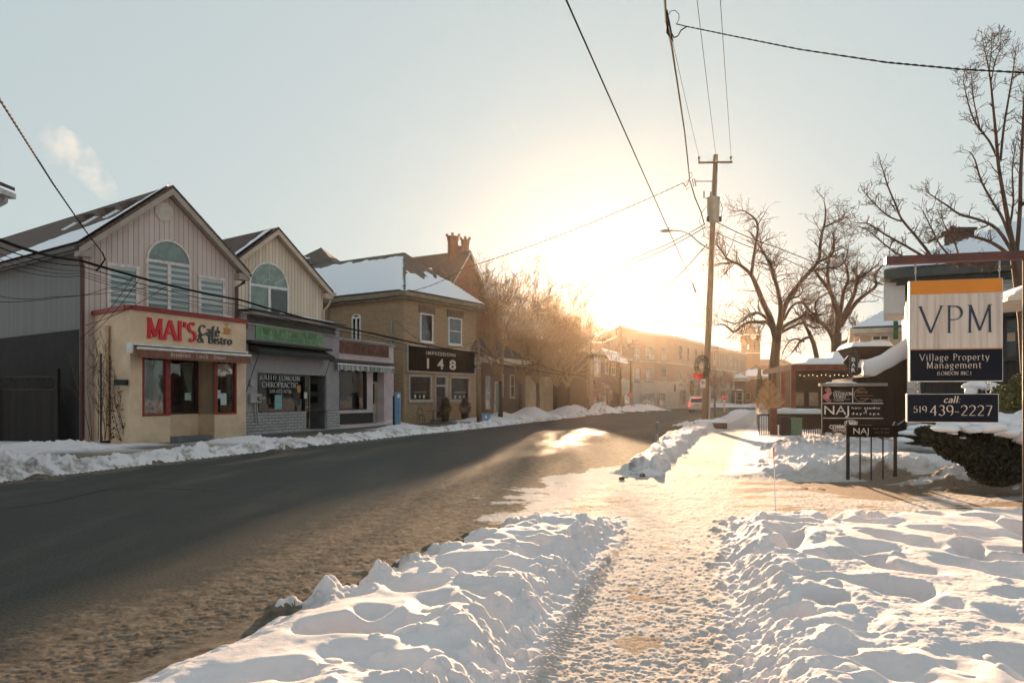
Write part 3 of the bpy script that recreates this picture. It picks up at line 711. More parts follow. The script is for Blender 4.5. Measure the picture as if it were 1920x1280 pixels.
# ------------------------------------------------------------------ café house
H1 = Fr((-15.95, 27.8), 35.7)
u0, _ = H1.uz(160, 470); u1, _ = H1.uz(443, 500)
ze = H1.uz(443, 503)[1]-.1; um = (u0+u1)/2
zp = H1.uz(318, 345, .45)[1]-.33
cafe = root('cafe_house', 'pink sided gabled house with a cream café shopfront, first building in from the left edge', 'building', (*H1.off(u0, 0), 0))
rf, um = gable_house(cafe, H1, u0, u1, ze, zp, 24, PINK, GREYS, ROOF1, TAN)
sl1 = (zp-ze)/(um-u0)
# snow left on the street-side rake and along the lower half of the near slope
O = H1.pt(u0-.4, ze-.4*sl1+.335, .42); A = H1.pt(u0-.4, ze-.4*sl1+.335, -24); B = H1.pt(um, zp+.335, .42)
def f1(a, b):
    low = .50*np.clip(1-a*2.0, .12, 1)+.10*noise2(a, b, 14)      # height reached by the eave snow
    return .13*sst((np.maximum(low-b, (.030-.012*b-a)*9)+.06*noise2(a*6, b, 9))/.05)-.03
snow_on((O, A, B), f1, 130, 50, 'roof_snow', SNOW, rf)
mb = MB()
for a, b in ((.06, .72), (.135, .72), (.21, .72)):
    c = O.lerp(A, a)+(B-O)*b; nn = (A-O).cross(B-O).normalized(); nn = nn if nn.z > 0 else -nn; s1 = (A-O).normalized(); s2 = (B-O).normalized()
    q = [c-s1*.28-s2*.2, c+s1*.28-s2*.2, c+s1*.28+s2*.25, c-s1*.28+s2*.25]
    q2 = [p+nn*(.26 if i < 2 else .08) for i, p in enumerate(q)]
    k = MB(); k.hexa(q[::-1], q2[::-1]); k.build('roof_vent', plain("brown_metal", (.09, .06, .05), .5), rf)
    k = MB()
    for t in range(5): k.ball(c+s1*(.42+.12*t*.4)-s2*(.35+.12*t)+nn*.0, .16, .12, .05, 8, 4)
    k.build('vent_snow', SNOW, rf, smooth=True)
# octagonal louvre
uc, zc = H1.uz(308, 397, .05); r = .40
mb = MB(); mb.prism(H1, [(uc+r*math.cos(R(22.5+45*i)), zc+r*math.sin(R(22.5+45*i))) for i in range(8)], 0, .05)
for i in range(-3, 4): mb.prism(H1, [(uc-.28, zc+i*.085-.03), (uc+.28, zc+i*.085-.03), (uc+.28, zc+i*.085+.01), (uc-.28, zc+i*.085+.01)], .051, .08)
mb.build('gable_vent', plain("vent_cream", (.62, .56, .50), .6, .1), cafe)
WTRIM = plain("aged_white_trim", (.62, .54, .52), .6, .2, 6)
a = H1.rect(200, 491, 600, 260); window(cafe, H1, *a, fmat=WTRIM, blind=BLIND, hm=(.5,), fw=.13, bl=.96)
a = H1.rect(371, 515, 610, 421); window(cafe, H1, *a, fmat=WTRIM, blind=BLIND, hm=(.5,), fw=.12, bl=.96)
uu0, zs = H1.uz(273, 487); uu1, _ = H1.uz(357, 500); zt = H1.uz(315, 450)[1]; zb = H1.uz(273, 640)[1]
arch_window(cafe, H1, uu0, uu1, zs, zt, zb, fmat=WTRIM, blind=BLIND, glass=GLASS, back=plain("sky_reflection_pale", (.30, .36, .35), .9, .2))  # pale sky mirrored in the panes is put into the backing colour
# downpipes and gutters
mb = MB(); e = H1.off(u0-.12, -.05); mb.tube([H1.pt(u0-.35, ze-.35*sl1+.15, .1), H1.pt(u0-.13, ze-.75, .03), H1.pt(u0-.13, .1, .03)], .085, 8); mb.build('downpipe', BROWNP, cafe)
mb = MB(); mb.tube([H1.pt(u1+.38, ze-.38*sl1+.1, .1), H1.pt(u1+.33, ze-.5, .1), H1.pt(u1-.05, ze-.75, .12), H1.pt(u1-.05, 4.8, .12)], .075, 8); mb.build('downpipe', BROWNP, cafe)
gl = MB(); gl.fb(H1, u0-.56, u0-.42, ze-.4*sl1+.10, ze-.4*sl1+.24, -24, .42); gl.build('gutter', IRON, cafe)
gl = MB(); gl.fb(H1, u1+.42, u1+.54, ze-.4*sl1+.10, ze-.4*sl1+.22, -24, .38); gl.build('gutter', BROWNP, cafe)
# dark lower side wall, as the photo shows below the grey siding
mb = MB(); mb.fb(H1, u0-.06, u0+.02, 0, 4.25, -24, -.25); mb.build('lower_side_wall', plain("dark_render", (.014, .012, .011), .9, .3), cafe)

# shopfront of the café
FC = Fr((-12.73, 27.57), 24.9)
c0, _ = FC.uz(244, 700); c1, _ = FC.uz(461, 700); zt = FC.uz(244, 580)[1]
wl = FC.rect(267, 665, 780, 319); wr = FC.rect(402, 672, 776, 443); ct = FC.rect(319, 668, 900, 402)
z_w1 = wl[3]; z_w0 = wl[2]
mb = MB()
wall_holes(mb, FC, c0, c1, 0, zt, [(wl[0], wl[1], z_w0, z_w1), (wr[0], wr[1], z_w0, z_w1), (wl[1], wr[0], -1, z_w1)], 0, .9)
Fp = lambda u, w_: Vector((*FC.off(u, w_), 0))
bk0 = Vector((*H1.off(u0+.3, 0), 0)); bk1 = Vector((*H1.off(u1+.5, 0), 0))
def side(mb, a, b, z0, z1): mb.face([(a.x, a.y, z0), (b.x, b.y, z0), (b.x, b.y, z1), (a.x, a.y, z1)])
side(mb, bk0, Fp(c0, 0), 0, zt); side(mb, Fp(c1, 0), bk1, 0, zt)
mb.face([Fp(c0, 0)+Vector((0, 0, zt-.02)), Fp(c1, 0)+Vector((0, 0, zt-.02)), bk1+Vector((0, 0, zt-.02)), bk0+Vector((0, 0, zt-.02))])
mb.fb(FC, wl[1]+.002, wr[0]-.002, .16, z_w0+.02, -.95, -.9)
mb.build('shopfront_wall', CREAMW, cafe)
mb = MB(); mb.fb(FC, wl[1]+.01, wr[0]-.01, -.02, .16, -.9, -.12); mb.build('doorstep', plain("step_concrete", (.16, .17, .17), .8), cafe)
# cornice cap along front and both returns
mb = MB(); mb.fb(FC, c0-.06, c1+.06, zt, zt+.17, -.2, .07)
for A_, B_ in ((bk0, Fp(c0, -.2)), (Fp(c1, -.2), bk1)):
    d = (B_-A_).normalized(); s = Vector((d.y, -d.x, 0))*.09
    mb.hexa([tuple(p+Vector((0, 0, zt+.001))) for p in (A_-s, A_+s, B_+s, B_-s)][::-1], [tuple(p+Vector((0, 0, zt+.168))) for p in (A_-s, A_+s, B_+s, B_-s)][::-1])
mb.build('cornice', RED, cafe)
for cu, cw in ((c0+.5, .3), (c1-.6, .5)):
    mb = MB(); q = FC.off(cu, -.6); mb.ball((q[0], q[1], zt+.12), cw, cw, .17, 12, 6); mb.build('parapet_snow', SNOW, cafe, smooth=True)
mb = MB(); q = bk0.lerp(Fp(c0, 0), .45); mb.tube([(q.x-.08, q.y-.1, .1), (q.x-.08, q.y-.1, 4.3)], .12, 8); mb.build('wall_pipe', CREAMW, cafe)
mb = MB(); q = bk0.lerp(Fp(c0, 0), .9); mb.box(q.x-.3, q.x+.12, q.y-.28, q.y-.06, 2.1, 2.3); mb.build('wall_lamp', BLACK, cafe)
# red frames and glazing
for k_, a in enumerate((wl, wr)):
    mb = MB(); frame_ring(mb, FC, a[0], a[1], z_w0, z_w1, .07, -.12, .03)
    if k_: mb.fb(FC, wr[0]+.071, wr[0]+.14, z_w0+.071, z_w1-.071, -.08, .025)
    else: mb.fb(FC, wl[1]-.20, wl[1]-.071, z_w0+.071, z_w1-.071, -.08, .025)
    fo = mb.build('window_frame', RED, cafe); g = MB(); g.fb(FC, a[0]+.05, a[1]-.05, z_w0+.05, z_w1-.05, -.06, -.05); g.build('pane', GLASS, fo)
g = MB(); g.fb(FC, wl[0]-.05, wr[1]+.05, 0, z_w1+.1, -2.2, -2.15); g.fb(FC, wl[0]-.04, wr[1]+.04, z_w1+.005, z_w1+.05, -2.15, -.92); g.fb(FC, wl[0]-.1, wl[0]-.05, 0, z_w1, -2.1, -.1); g.fb(FC, wr[1]+.05, wr[1]+.1, 0, z_w1, -2.1, -.1)
g.build('interior', DARKIN, cafe)
dw = FC
g = MB(); frame_ring(g, FC, wl[1]+.02, wr[0]-.02, z_w0+.03, z_w1-.01, .08, -.95, -.86); dfo = g.build('door_frame', plain("dark_maroon", (.05, .012, .010), .5), cafe)
g = MB(); g.fb(FC, wl[1]+.08, wr[0]-.08, z_w0+.1, z_w1-.08, -.93, -.92); g.build('pane', GLASS, dfo)
def curtain(fr, ut, ub, z1, z0, spread, w_, parent):
    """tied-back drape: gathered at z0 side ub, wide at the top around ut"""
    mb = MB(); n = 16; rows = 7; k = 0
    for i in range(rows+1):
        t = i/rows; z = lerp(z1, z0, t); half = lerp(spread, .07, t**.6); uc_ = lerp(ut, ub, t**1.3)
        for j in range(n+1):
            s = j/n*2-1; mb.v.append(tuple(fr.pt(uc_+s*half, z, w_+.03*math.sin(j*2.2)*(1-.5*t))))
    for i in range(rows):
        for j in range(n):
            a = i*(n+1)+j; mb.f.append((a, a+1, a+n+2, a+n+1))
    return mb.build('curtain', CURT, parent, smooth=True)
curtain(FC, wl[0]+.22, wl[0]+.12, z_w1-.1, z_w0+.3, .2, -.2, cafe); curtain(FC, wl[1]-.35, wl[1]-.2, z_w1-.1, z_w0+.2, .3, -.2, cafe)
curtain(FC, lerp(wl[1], wr[0], .26), wl[1]+.2, z_w1-.12, z_w0+.5, .5, -1.05, cafe); curtain(FC, lerp(wl[1], wr[0], .8), wr[0]-.22, z_w1-.12, z_w0+.5, .36, -1.05, cafe)
curtain(FC, wr[0]+.32, wr[0]+.2, z_w1-.1, z_w0+.4, .2, -.2, cafe); curtain(FC, wr[1]-.25, wr[1]-.12, z_w1-.1, z_w0+.4, .24, -.2, cafe)
PAPER = plain("paper_notice", (.42, .50, .48), .8, .1)
for p in ((340, 736, 751, 350), (378, 736, 750, 389)):
    g = MB(); a = FC.rect(*p); g.fb(FC, a[0], a[1], a[2], a[3], -.915, -.91); g.build('notice', PAPER, cafe)
for p in ((407, 731, 747, 415), (415, 737, 759, 426)):
    g = MB(); a = FC.rect(*p); g.fb(FC, a[0], a[1], a[2], a[3], -.045, -.04); g.build('notice', PAPER, cafe)
# awning: rolled case with snow line and a brown valance
AW = plain("awning_brown", (.20, .085, .055), .85, .2, 6)
a0, az1 = FC.uz(250, 643, .35); a1, _ = FC.uz(466, 660, .35)
aw0 = FC.uz(250, 654, .6)[1]
mb = MB(); mb.prism(FC, [(a0, az1-.06), (a1, az1-.06), (a1, az1+.02), (a0, az1+.02)], 0.0, .34)
for s in (a0, a1-.05): mb.fb(FC, s, s+.05, az1-.34, az1-.061, 0, .30)
mb.tube([FC.pt(a0+.05, az1-.17, .5), FC.pt(a1-.02, az1-.17, .5)], .05, 8)
aw = mb.build('awning_case', plain("awning_white", (.66, .62, .60), .6, .15), cafe)
mb = MB(); mb.hexa([FC.pt(a0+.05, az1-.09, .06), FC.pt(a1-.05, az1-.09, .06), FC.pt(a1-.05, az1-.2, .50), FC.pt(a0+.05, az1-.2, .50)][::-1], [FC.pt(a0+.05, az1-.07, .06), FC.pt(a1-.05, az1-.07, .06), FC.pt(a1-.05, az1-.18, .50), FC.pt(a0+.05, az1-.18, .50)][::-1])
mb.fb(FC, a0+.08, a1-.05, az1-.50, az1-.21, .50, .515); mb.build('awning_valance', AW, aw)
serif_text(FC, "Breakfast * Lunch * Dinner", 320, 668, 660, 424, plain("pale_lettering", (.62, .52, .44), .7), cafe, w=.52, thick=13, thin=8, gap=10, name='awning_lettering')
# fascia lettering
MAIR = plain("sign_red", (.62, .008, .022), .45, .1); SLATE = plain("sign_slate", (.045, .055, .06), .5, .15)
serif_text(FC, "MAI'S", 274, 632, 596, 367, MAIR, cafe, w=.004, thick=19, thin=10, dep=.06, name='sign_lettering', ser=12, gap=5)
serif_text(FC, "Caf\u00e9", 372, 627, 609, 411, SLATE, cafe, w=.004, thick=20, thin=12, dep=.04, name='sign_lettering', gap=5)
serif_text(FC, "& Bistro", 369, 641, 626, 434, SLATE, cafe, w=.004, thick=20, thin=12, dep=.04, name='sign_lettering', gap=5)
uc, zc = FC.uz(425, 618, .01); mb = MB()
mb.prism(FC, [(uc-.16, zc+.06), (uc-.13, zc-.05), (uc-.06, zc-.12), (uc+.06, zc-.12), (uc+.13, zc-.05), (uc+.16, zc+.06)][::-1], .004, .035)
mb.prism(FC, [(uc-.26, zc-.12), (uc-.12, zc-.17), (uc+.12, zc-.17), (uc+.27, zc-.10), (uc+.1, zc-.135), (uc-.1, zc-.135)], .004, .03)
mb.tube([FC.pt(uc+.15, zc+.03, .03), FC.pt(uc+.22, zc+.01, .03), FC.pt(uc+.19, zc-.07, .03), FC.pt(uc+.11, zc-.06, .03)], .012, 5)
mb.tube([FC.pt(uc-.02+x, zc+.08+y, .03) for x, y in ((0, 0), (.07, .06), (.10, .13), (.06, .18), (.02, .14), (-.03, .18), (-.08, .14), (-.05, .08), (.03, .03))], .010, 5)
mb.build('cup_emblem', plain("cup_orange", (.52, .20, .035), .5, .3, 8), cafe)

# ------------------------------------------------------------------ second house with the chiropractic shop
H2 = Fr.at(605, 41.0, 36.5)
u1b = 0.0; ze2 = H2.uz(607, 551)[1]+.15
umb = H2.uz(513, 470)[0]; u0b = 2*umb; zp2 = H2.uz(512, 423, .45)[1]-.33
shop2 = root('chiropractic_house', 'cream sided gabled house with a grey shopfront and green banner, right of the café', 'building', (*H2.off(u0b, 0), 0))
rf2, _ = gable_house(shop2, H2, u0b, u1b, ze2, zp2, 20, CREAM, CREAM, ROOF1, plain("cream_trim", (.52, .42, .33), .6, .1))
s2 = (zp2-ze2)/(umb-u0b)
O = H2.pt(u0b-.4, ze2-.4*s2+.335, .42); A = H2.pt(u0b-.4, ze2-.4*s2+.335, -20); B = H2.pt(umb, zp2+.335, .42)
snow_on((O, A, B), lambda a, b: .16*sst((.042-a+.012*noise2(a*5, b, 12))/.02)*(b < .90)*(b > .1)-.03, 110, 50, 'roof_snow', SNOW, rf2)
uu0, zs = H2.uz(466, 533); uu1, _ = H2.uz(540, 540); zt = H2.uz(503, 492)[1]; zb = H2.uz(466, 640)[1]
aw2 = arch_window(shop2, H2, uu0, uu1, zs, zt, zb, sun=True, back=plain("sky_reflection_green", (.34, .42, .37), .9, .2), glass=GLASS)  # backing tinted with the pale sky reflection of the arch
q = H2.rect(505, 541, 640, 538); g = MB(); g.fb(H2, q[0]+.12, q[1], q[2], q[3]-.04, .010, .02); g.build('screen', plain("dark_screen", (.035, .05, .04), .8), aw2)
mb = MB(); mb.tube([H2.pt(.38, ze2-.45, .2), H2.pt(.33, ze2-.75, .1), H2.pt(.0, ze2-1.1, .08), H2.pt(0, 4.2, .08)], .06, 8); mb.build('downpipe', plain("cream_trim", (.52, .42, .33)), shop2)
gl = MB(); gl.fb(H2, .42, .56, ze2-.4*s2+.10, ze2-.4*s2+.24, -20, .5); gl.build('gutter', plain("cream_trim", (.5, .4, .3)), shop2)
# shopfront
g0 = G(461, 815); S2 = Fr((g0.x, g0.y), 19.2)
a0 = S2.uz(455, 700)[0]; a1 = S2.uz(636, 700)[0]; zt = S2.uz(461, 583)[1]
GREYB = brick("grey_painted_brick", (.36, .335, .35), (.31, .29, .30), (.24, .23, .235), .24, .085, .8, .3, .4)
STONE = brick("white_ledgestone", (.42, .41, .40), (.34, .33, .33), (.12, .12, .12), .5, .14, .8, .4, .9)
win = S2.rect(483, 698, 780, 573); door = S2.rect(573, 698, 900, 612)
zw1 = win[3]; zw0 = win[2]
mb = MB(); wall_holes(mb, S2, a0, a1, 1.0, zt, [(win[0], win[1], zw0, zw1), (win[1], door[1], 0, zw1)], 0, .4); 
bk = Vector((*H2.off(0.3, 0), 0)); side(mb, Vector((*S2.off(a1, 0), 0)), bk, 0, zt); bl = Vector((*S2.off(a0, -2.6), 0)); side(mb, bl, Vector((*S2.off(a0, 0), 0)), 0, zt)
mb.face([tuple(Vector((*S2.off(a0, 0), zt-.02))), tuple(Vector((*S2.off(a1, 0), zt-.02))), (bk.x, bk.y, zt-.02), (bl.x, bl.y, zt-.02)])
mb.build('shopfront_wall', GREYB, shop2)
mb = MB(); mb.fb(S2, a0+.01, win[1]-.01, .12, 1.0, -.3, .05); mb.fb(S2, door[1]+.01, a1-.01, 0, 1.0, -.3, .05); mb.fb(S2, a0+.01, win[1]-.01, -.02, .115, -.3, .09); mb.build('stone_plinth', STONE, shop2)
g = MB(); frame_ring(g, S2, win[0], win[1], zw0, zw1, .08, -.2, .02); wf = g.build('window_frame', BLACK, shop2)
g = MB(); g.fb(S2, win[0]+.07, win[1]-.07, zw0+.07, zw1-.07, -.1, -.09); g.build('pane', GLASS, wf)
g = MB(); g.fb(S2, win[0], door[1]-.02, 0, zw1+.2, -2.4, -2.35); g.fb(S2, win[0]+.01, door[1]-.02, zw1+.002, zw1+.05, -2.35, -.41); g.fb(S2, win[0]+.1, win[1]-.1, 1.0, 1.05, -2.3, -.42); g.build('interior', DARKIN, shop2)
g = MB(); g.fb(S2, door[1]-.06, door[1]-.012, 0, zw1, -2.3, -.1); g.build('lobby_wall', plain("lobby_grey", (.10, .105, .10), .8), shop2)
g = MB(); frame_ring(g, S2, win[1]+.03, win[1]+.75, .02, zw1-.03, .09, -.32, -.25); g.fb(S2, win[1]+.12, win[1]+.66, 1.15, 1.25, -.30, -.27); dd = g.build('door', plain("olive_door", (.13, .12, .08), .5), shop2)
g = MB(); g.fb(S2, win[1]+.12, win[1]+.66, .12, zw1-.12, -.29, -.285); g.build('pane', GLASS, dd)
g = MB(); g.fb(S2, door[1]-.075, door[1]-.064, 2.0, 2.4, -1.1, -.5); g.fb(S2, door[1]-.075, door[1]-.064, 1.4, 1.75, -1.1, -.5); g.build('mailbox', BLACK, shop2)
g = MB(); q = S2.rect(568, 735, 747, 573); g.fb(S2, q[0]+.05, q[1]+.05, q[2], q[3], .025, .06); g.build('entry_panel', plain("panel_grey", (.45, .46, .47), .5), shop2)
TWHITE = plain("window_lettering", (.62, .64, .62), .6, .1)
serif_text(S2, "SOUTH LONDON", 484, 711, 701, 562, TWHITE, shop2, w=-.08, thick=12, thin=7, ser=4, gap=7, name='window_lettering')
serif_text(S2, "CHIROPRACTIC", 491, 725.5, 715.5, 558, TWHITE, shop2, w=-.08, thick=12, thin=7, ser=4, gap=7, name='window_lettering')
serif_text(S2, "519-672-4776", 505, 736.5, 730, 546, TWHITE, shop2, w=-.08, thick=12, thin=7, ser=4, gap=7, name='window_lettering')
g = MB(); q = S2.rect(518, 740, 767, 531); g.fb(S2, q[0], q[1], q[2], q[3], -.085, -.08); g.build('window_poster', plain("poster_teal", (.20, .38, .40), .7, .3, 12), shop2)
g = MB(); q = S2.rect(560, 722, 736, 566); g.fb(S2, q[0], q[1], q[2], q[3], -.085, -.08); g.build('window_ornament', plain("orange_ornament", (.5, .22, .06), .7), shop2)
# cornice, box sign recess, banner, black awning
q = S2.rect(450, 579, 584, 627, .5); g = MB(); g.fb(S2, a0-.1, a1-.25, zt-.02, zt+.06, -.6, .62); g.build('cornice_roof', BLACK, shop2)
PGREY = plain("pink_grey_trim", (.42, .37, .37), .6, .1)
g = MB(); g.fb(S2, a0+.02, a1-.35, zt-.14, zt-.025, .0, .5); g.fb(S2, a0+.05, a0+.16, zt-.55, zt-.141, 0, .1); g.fb(S2, a1-.5, a1-.38, zt-.55, zt-.141, 0, .1); g.fb(S2, a0+.17, a1-.51, zt-.58, zt-.52, 0, .1); g.build('cornice', PGREY, shop2)
g = MB(); g.fb(S2, a0+.17, a1-.51, zt-.51, zt-.145, .002, .03); g.build('cornice_panel', plain("slate_panel", (.075, .08, .075), .7), shop2)
mb = MB(); snow_cap(mb, 0, 1, 0, 1, zt+.06, .12, 12, rot=lambda x, y: S2.off(a0+1.9+x*(a1-a0-2.6), -.5+y*.9)); mb.build('cornice_snow', SNOW, shop2, smooth=True)
ba = S2.rect(478, 606, 635, 604); g = MB(); 
m, n, b, o = newmat("green_banner"); c = mixc(n, ramp(n, noise(n, 1.8, 5, .6), .4, .65), (.10, .27, .12), (.22, .36, .18)); n.links.new(c, b.inputs['Base Color'])
g.fb(S2, ba[0], ba[1], ba[2], ba[3], .03, .05); bn = g.build('banner', m, shop2)
DG = plain("banner_dark_green", (.02, .07, .03), .7)
serif_text(S2, "NICOLA'S GARDEN ART", 493, 627, 615, 593, DG, shop2, w=.052, thick=11, thin=7, ser=3, gap=8, name='banner_lettering')
sans_text(S2, "COMMERCIAL DESIGN & FLORAL ART", 514, 636, 632, 592, DG, shop2, w=.052, name='banner_lettering')
q0 = S2.rect(472, 640, 655, 627, .4); g = MB()
ua, ub = S2.uz(473, 648, .5)[0], S2.uz(625, 660, .5)[0]; z1 = ba[2]-.12
g.fb(S2, ua, ub, z1-.12, z1, 0, .45); g.hexa([S2.pt(ua+.35, z1-.45, .0), S2.pt(ub, z1-.45, 0), S2.pt(ub, z1-.62, .62), S2.pt(ua+.35, z1-.62, .62)][::-1], [S2.pt(ua+.35, z1-.121, .0), S2.pt(ub, z1-.121, 0), S2.pt(ub, z1-.42, .62), S2.pt(ua+.35, z1-.42, .62)][::-1])
g.build('awning', plain("black_canvas", (.018, .022, .022), .8, .2), shop2)
g = MB(); g.tube([S2.pt(ua+.35, z1-.55, .6), S2.pt(ua-.05, z1-2.6, .08)], .018, 5); g.build('awning_crank', BLACK, shop2)
g = MB(); g.tube([S2.pt(ub-.45, z1-.55, .6), S2.pt(ub-.75, z1-2.7, .08)], .018, 5); g.build('awning_crank', BLACK, shop2)
# meters
mp = plain("meter_box", (.38, .36, .37), .5, .1)
g = MB(); q = S2.rect(465, 738, 755, 488); g.fb(S2, q[0], q[1]-.1, q[2], q[3], .03, .16); g.fb(S2, q[0]+.05, q[0]+.3, q[3]+.35, q[3]+.62, .03, .12)
for t in (.35, .5): g.tube([S2.pt(q[0]+t, q[2], .09), S2.pt(q[0]+t, 1.3, .09), S2.pt(q[0]+t+.1, .5, .09)], .035, 6)
mo = g.build('meter_cabinet', mp, shop2)
for t in (.55, .78):
    g = MB(); pp = S2.pt(q[0]+t, (q[2]+q[3])/2, .16); g.tube([pp, S2.pt(q[0]+t, (q[2]+q[3])/2, .26)], .12, 10); g.build('meter', plain("meter_glass", (.16, .15, .10), .3), mo)

# ------------------------------------------------------------------ small pink shop
S3 = Fr.at(617, 39.6, 21.5)
b0, b1 = 0, S3.uz(738, 700)[0]; zt = S3.uz(617, 634)[1]
PK = plain("pale_pink_brick", (.55, .44, .45), .8, .1, 2, .3, 30)
shop3 = root('pink_shop', 'single storey pale pink shop with a rust stained sign panel and striped awning', 'building', (*S3.off(b0, 0), 0))
w3 = S3.rect(636, 686, 769, 688); d3 = S3.rect(699, 686, 900, 720); zz = w3[3]
mb = MB(); wall_holes(mb, S3, b0, b1, 0, zt, [(w3[0], w3[1], w3[2], zz), (d3[0], d3[1], -1, zz)], 0, .5)
e0 = Vector((*S3.off(b1, 0), 0)); e1 = Vector((*S3.off(b1, -7), 0)); side(mb, e0, e1, 0, zt); i0 = Vector((*S3.off(b0, -7), 0))
mb.face([tuple(Vector((*S3.off(b0, 0), zt-.02))), tuple(Vector((*S3.off(b1, 0), zt-.02))), (e1.x, e1.y, zt-.02), (i0.x, i0.y, zt-.02)]); mb.build('wall', PK, shop3)
g = MB(); g.fb(S3, b0-.02, b1+.05, zt, zt+.12, -.3, .08); g.build('cornice', plain("grey_flashing", (.28, .29, .30), .5), shop3)
mb = MB(); snow_cap(mb, 0, 1, 0, 1, zt+.1, .10, 12, rot=lambda x, y: S3.off(b0+.2+x*(b1-b0-.3), -1.6+y*1.5)); mb.build('parapet_snow', SNOW, shop3, smooth=True)
q = S3.rect(632, 637.5, 661, 728); g = MB(); g.fb(S3, q[0], q[1], q[2], q[3], .003, .05); g.build('sign_panel', plain("rusty_panel", (.13, .055, .035), .8, .5, 2.5), shop3)
q = S3.rect(622, 668, 678, 736, .3); g = MB(); g.fb(S3, q[0], q[1], q[2]+.02, q[2]+.18, .0, .40); g.build('awning_case', BLACK, shop3)
g = MB(); u_a, u_b = q[0]+.3, q[1]-.05; g.fb(S3, u_a, u_b, q[2]-.12, q[2]-.05, .4, .48); g.build('awning_bar', WHITE, shop3)
g = MB(); n_ = 44
for i in range(n_):
    ua, ub = lerp(u_a, u_b, i/n_), lerp(u_a, u_b, (i+1)/n_); wa = .45+.03*math.sin(i*1.3); wb = .45+.03*math.sin((i+1)*1.3); dz = .42+.03*math.cos(i*1.2)
    g.face([S3.pt(ua, q[2]-dz, wa), S3.pt(ub, q[2]-dz, wb), S3.pt(ub, q[2]-.12, .44), S3.pt(ua, q[2]-.12, .44)])
g.build('awning_valance', strip_mat("striped_canvas", (.48, .48, .47), (.10, .12, .13), .22), shop3)
g = MB(); frame_ring(g, S3, w3[0], w3[1], w3[2], zz, .07, -.2, .01); wf = g.build('window_frame', BLACK, shop3)
g = MB(); g.fb(S3, w3[0]+.06, w3[1]-.06, w3[2]+.06, zz-.06, -.12, -.11); g.build('pane', GLASS, wf)
g = MB(); g.fb(S3, w3[0]-.05, d3[1]-.01, 0, zz+.1, -1.7, -1.65); g.build('interior', DARKIN, shop3)
g = MB(); q = S3.rect(672, 697, 760, 684); g.fb(S3, q[0], q[1], q[2], q[3], -1.0, -.95); q2 = S3.rect(640, 735, 758, 675); g.fb(S3, q2[0], q2[1], q2[2], q2[2]+.12, -1.0, -.6); g.build('display_stand', plain("display_grey", (.20, .22, .21), .7), shop3)
q = S3.rect(636, 775, 799, 699); g = MB(); g.fb(S3, q[0], q[1]-.05, q[2]+.1, q[3], .003, .06); g.build('base_panel', plain("charcoal_panel", (.02, .022, .022), .7), shop3)
g = MB(); g.fb(S3, d3[0]+.02, d3[1]-.02, .05, zz-.02, -.55, -.50); dr = g.build('door', plain("cream_door", (.38, .35, .28), .6), shop3)
g = MB(); g.fb(S3, d3[0]+.1, d3[1]-.3, 1.3, 2.5, -.499, -.48); g.build('pane', GLASSB, dr)
for i in range(1):
    g = MB(); g.fb(S3, d3[0]+.03, d3[1]-.03, zz-.75, zz-.05, -.49, -.47); g.build('transom', DARKIN, dr)

# ------------------------------------------------------------------ yellow brick building with the 148 sign
K = Fr.at(757, 46.85, 32.8); L4 = K.uz(893, 700)[0]; ze4 = K.uz(757, 552)[1]; D4 = 17.0
b148 = root('brick_building', 'yellow brick building with a snowy hip roof and a black street number sign', 'building', (*K.off(0, 0), 0))
YB = brick("yellow_brick", (.44, .31, .19), (.34, .23, .14), (.18, .135, .09), .26, .10, .9, .35, .8)
wl = K.rect(766, 702, 752, 809); wr = K.rect(843, 706, 752, 881); dz1 = wl[3]+.05; dr = K.rect(815, 703, 800, 838)
mb = MB(); wall_holes(mb, K, 0, L4, 0, ze4, [(wl[0], wl[1], wl[2], wl[3]), (wr[0], wr[1], wl[2], wl[3]), (dr[0], dr[1], -1, dz1)], 0, .3)
p0, p1, p2, p3 = [Vector((*K.off(*q), 0)) for q in ((0, 0), (0, -D4), (L4, -D4), (L4, 0))]
side(mb, p1, p0, 0, ze4); side(mb, p3, p2, 0, ze4); side(mb, p2, p1, 0, ze4); mb.build('wall', YB, b148)
KS = Fr((p1.x, p1.y), math.degrees(math.atan2(p0.x-p1.x, p0.y-p1.y)))   # side wall frame, u towards the street corner
def hip_roof(rt, fr, L, D, ze, rise, ov, roofm, trim, inset, name='roof', back=None):
    z = ze+.16; back = back or inset
    c = [(-ov, ov), (L+ov, ov), (L+ov, -D-ov), (-ov, -D-ov)]; r0 = (L/2, -inset); r1 = (L/2, -D+back)
    pt = lambda q, zz_: fr.pt(q[0], zz_, q[1])
    mb = MB(); C_ = [pt(q, z) for q in c]; A_ = pt(r0, z+rise); B_ = pt(r1, z+rise)
    mb.face([C_[0], C_[1], A_]); mb.face([C_[1], C_[2], B_, A_]); mb.face([C_[2], C_[3], B_]); mb.face([C_[3], C_[0], A_, B_]); mb.face(C_[::-1])
    rf = mb.build(name, roofm, rt)
    mb = MB(); mb.fb(fr, -ov, L+ov, ze-.12, ze+.155, -D-ov, ov); mb.fb(fr, -ov*.5, L+ov*.5, ze-.3, ze-.121, -D-ov*.5, ov*.5); mb.build('eaves', trim, rt)
    return rf, C_, A_, B_
RB = shingle("grey_brown_shingles", (.15, .12, .095), (.10, .08, .065))
TAN2 = plain("weathered_eaves", (.20, .17, .12), .7, .2)
rf4, C_, A_, B_ = hip_roof(b148, K, L4, D4, ze4, 3.55, .5, RB, TAN2, 3.4)
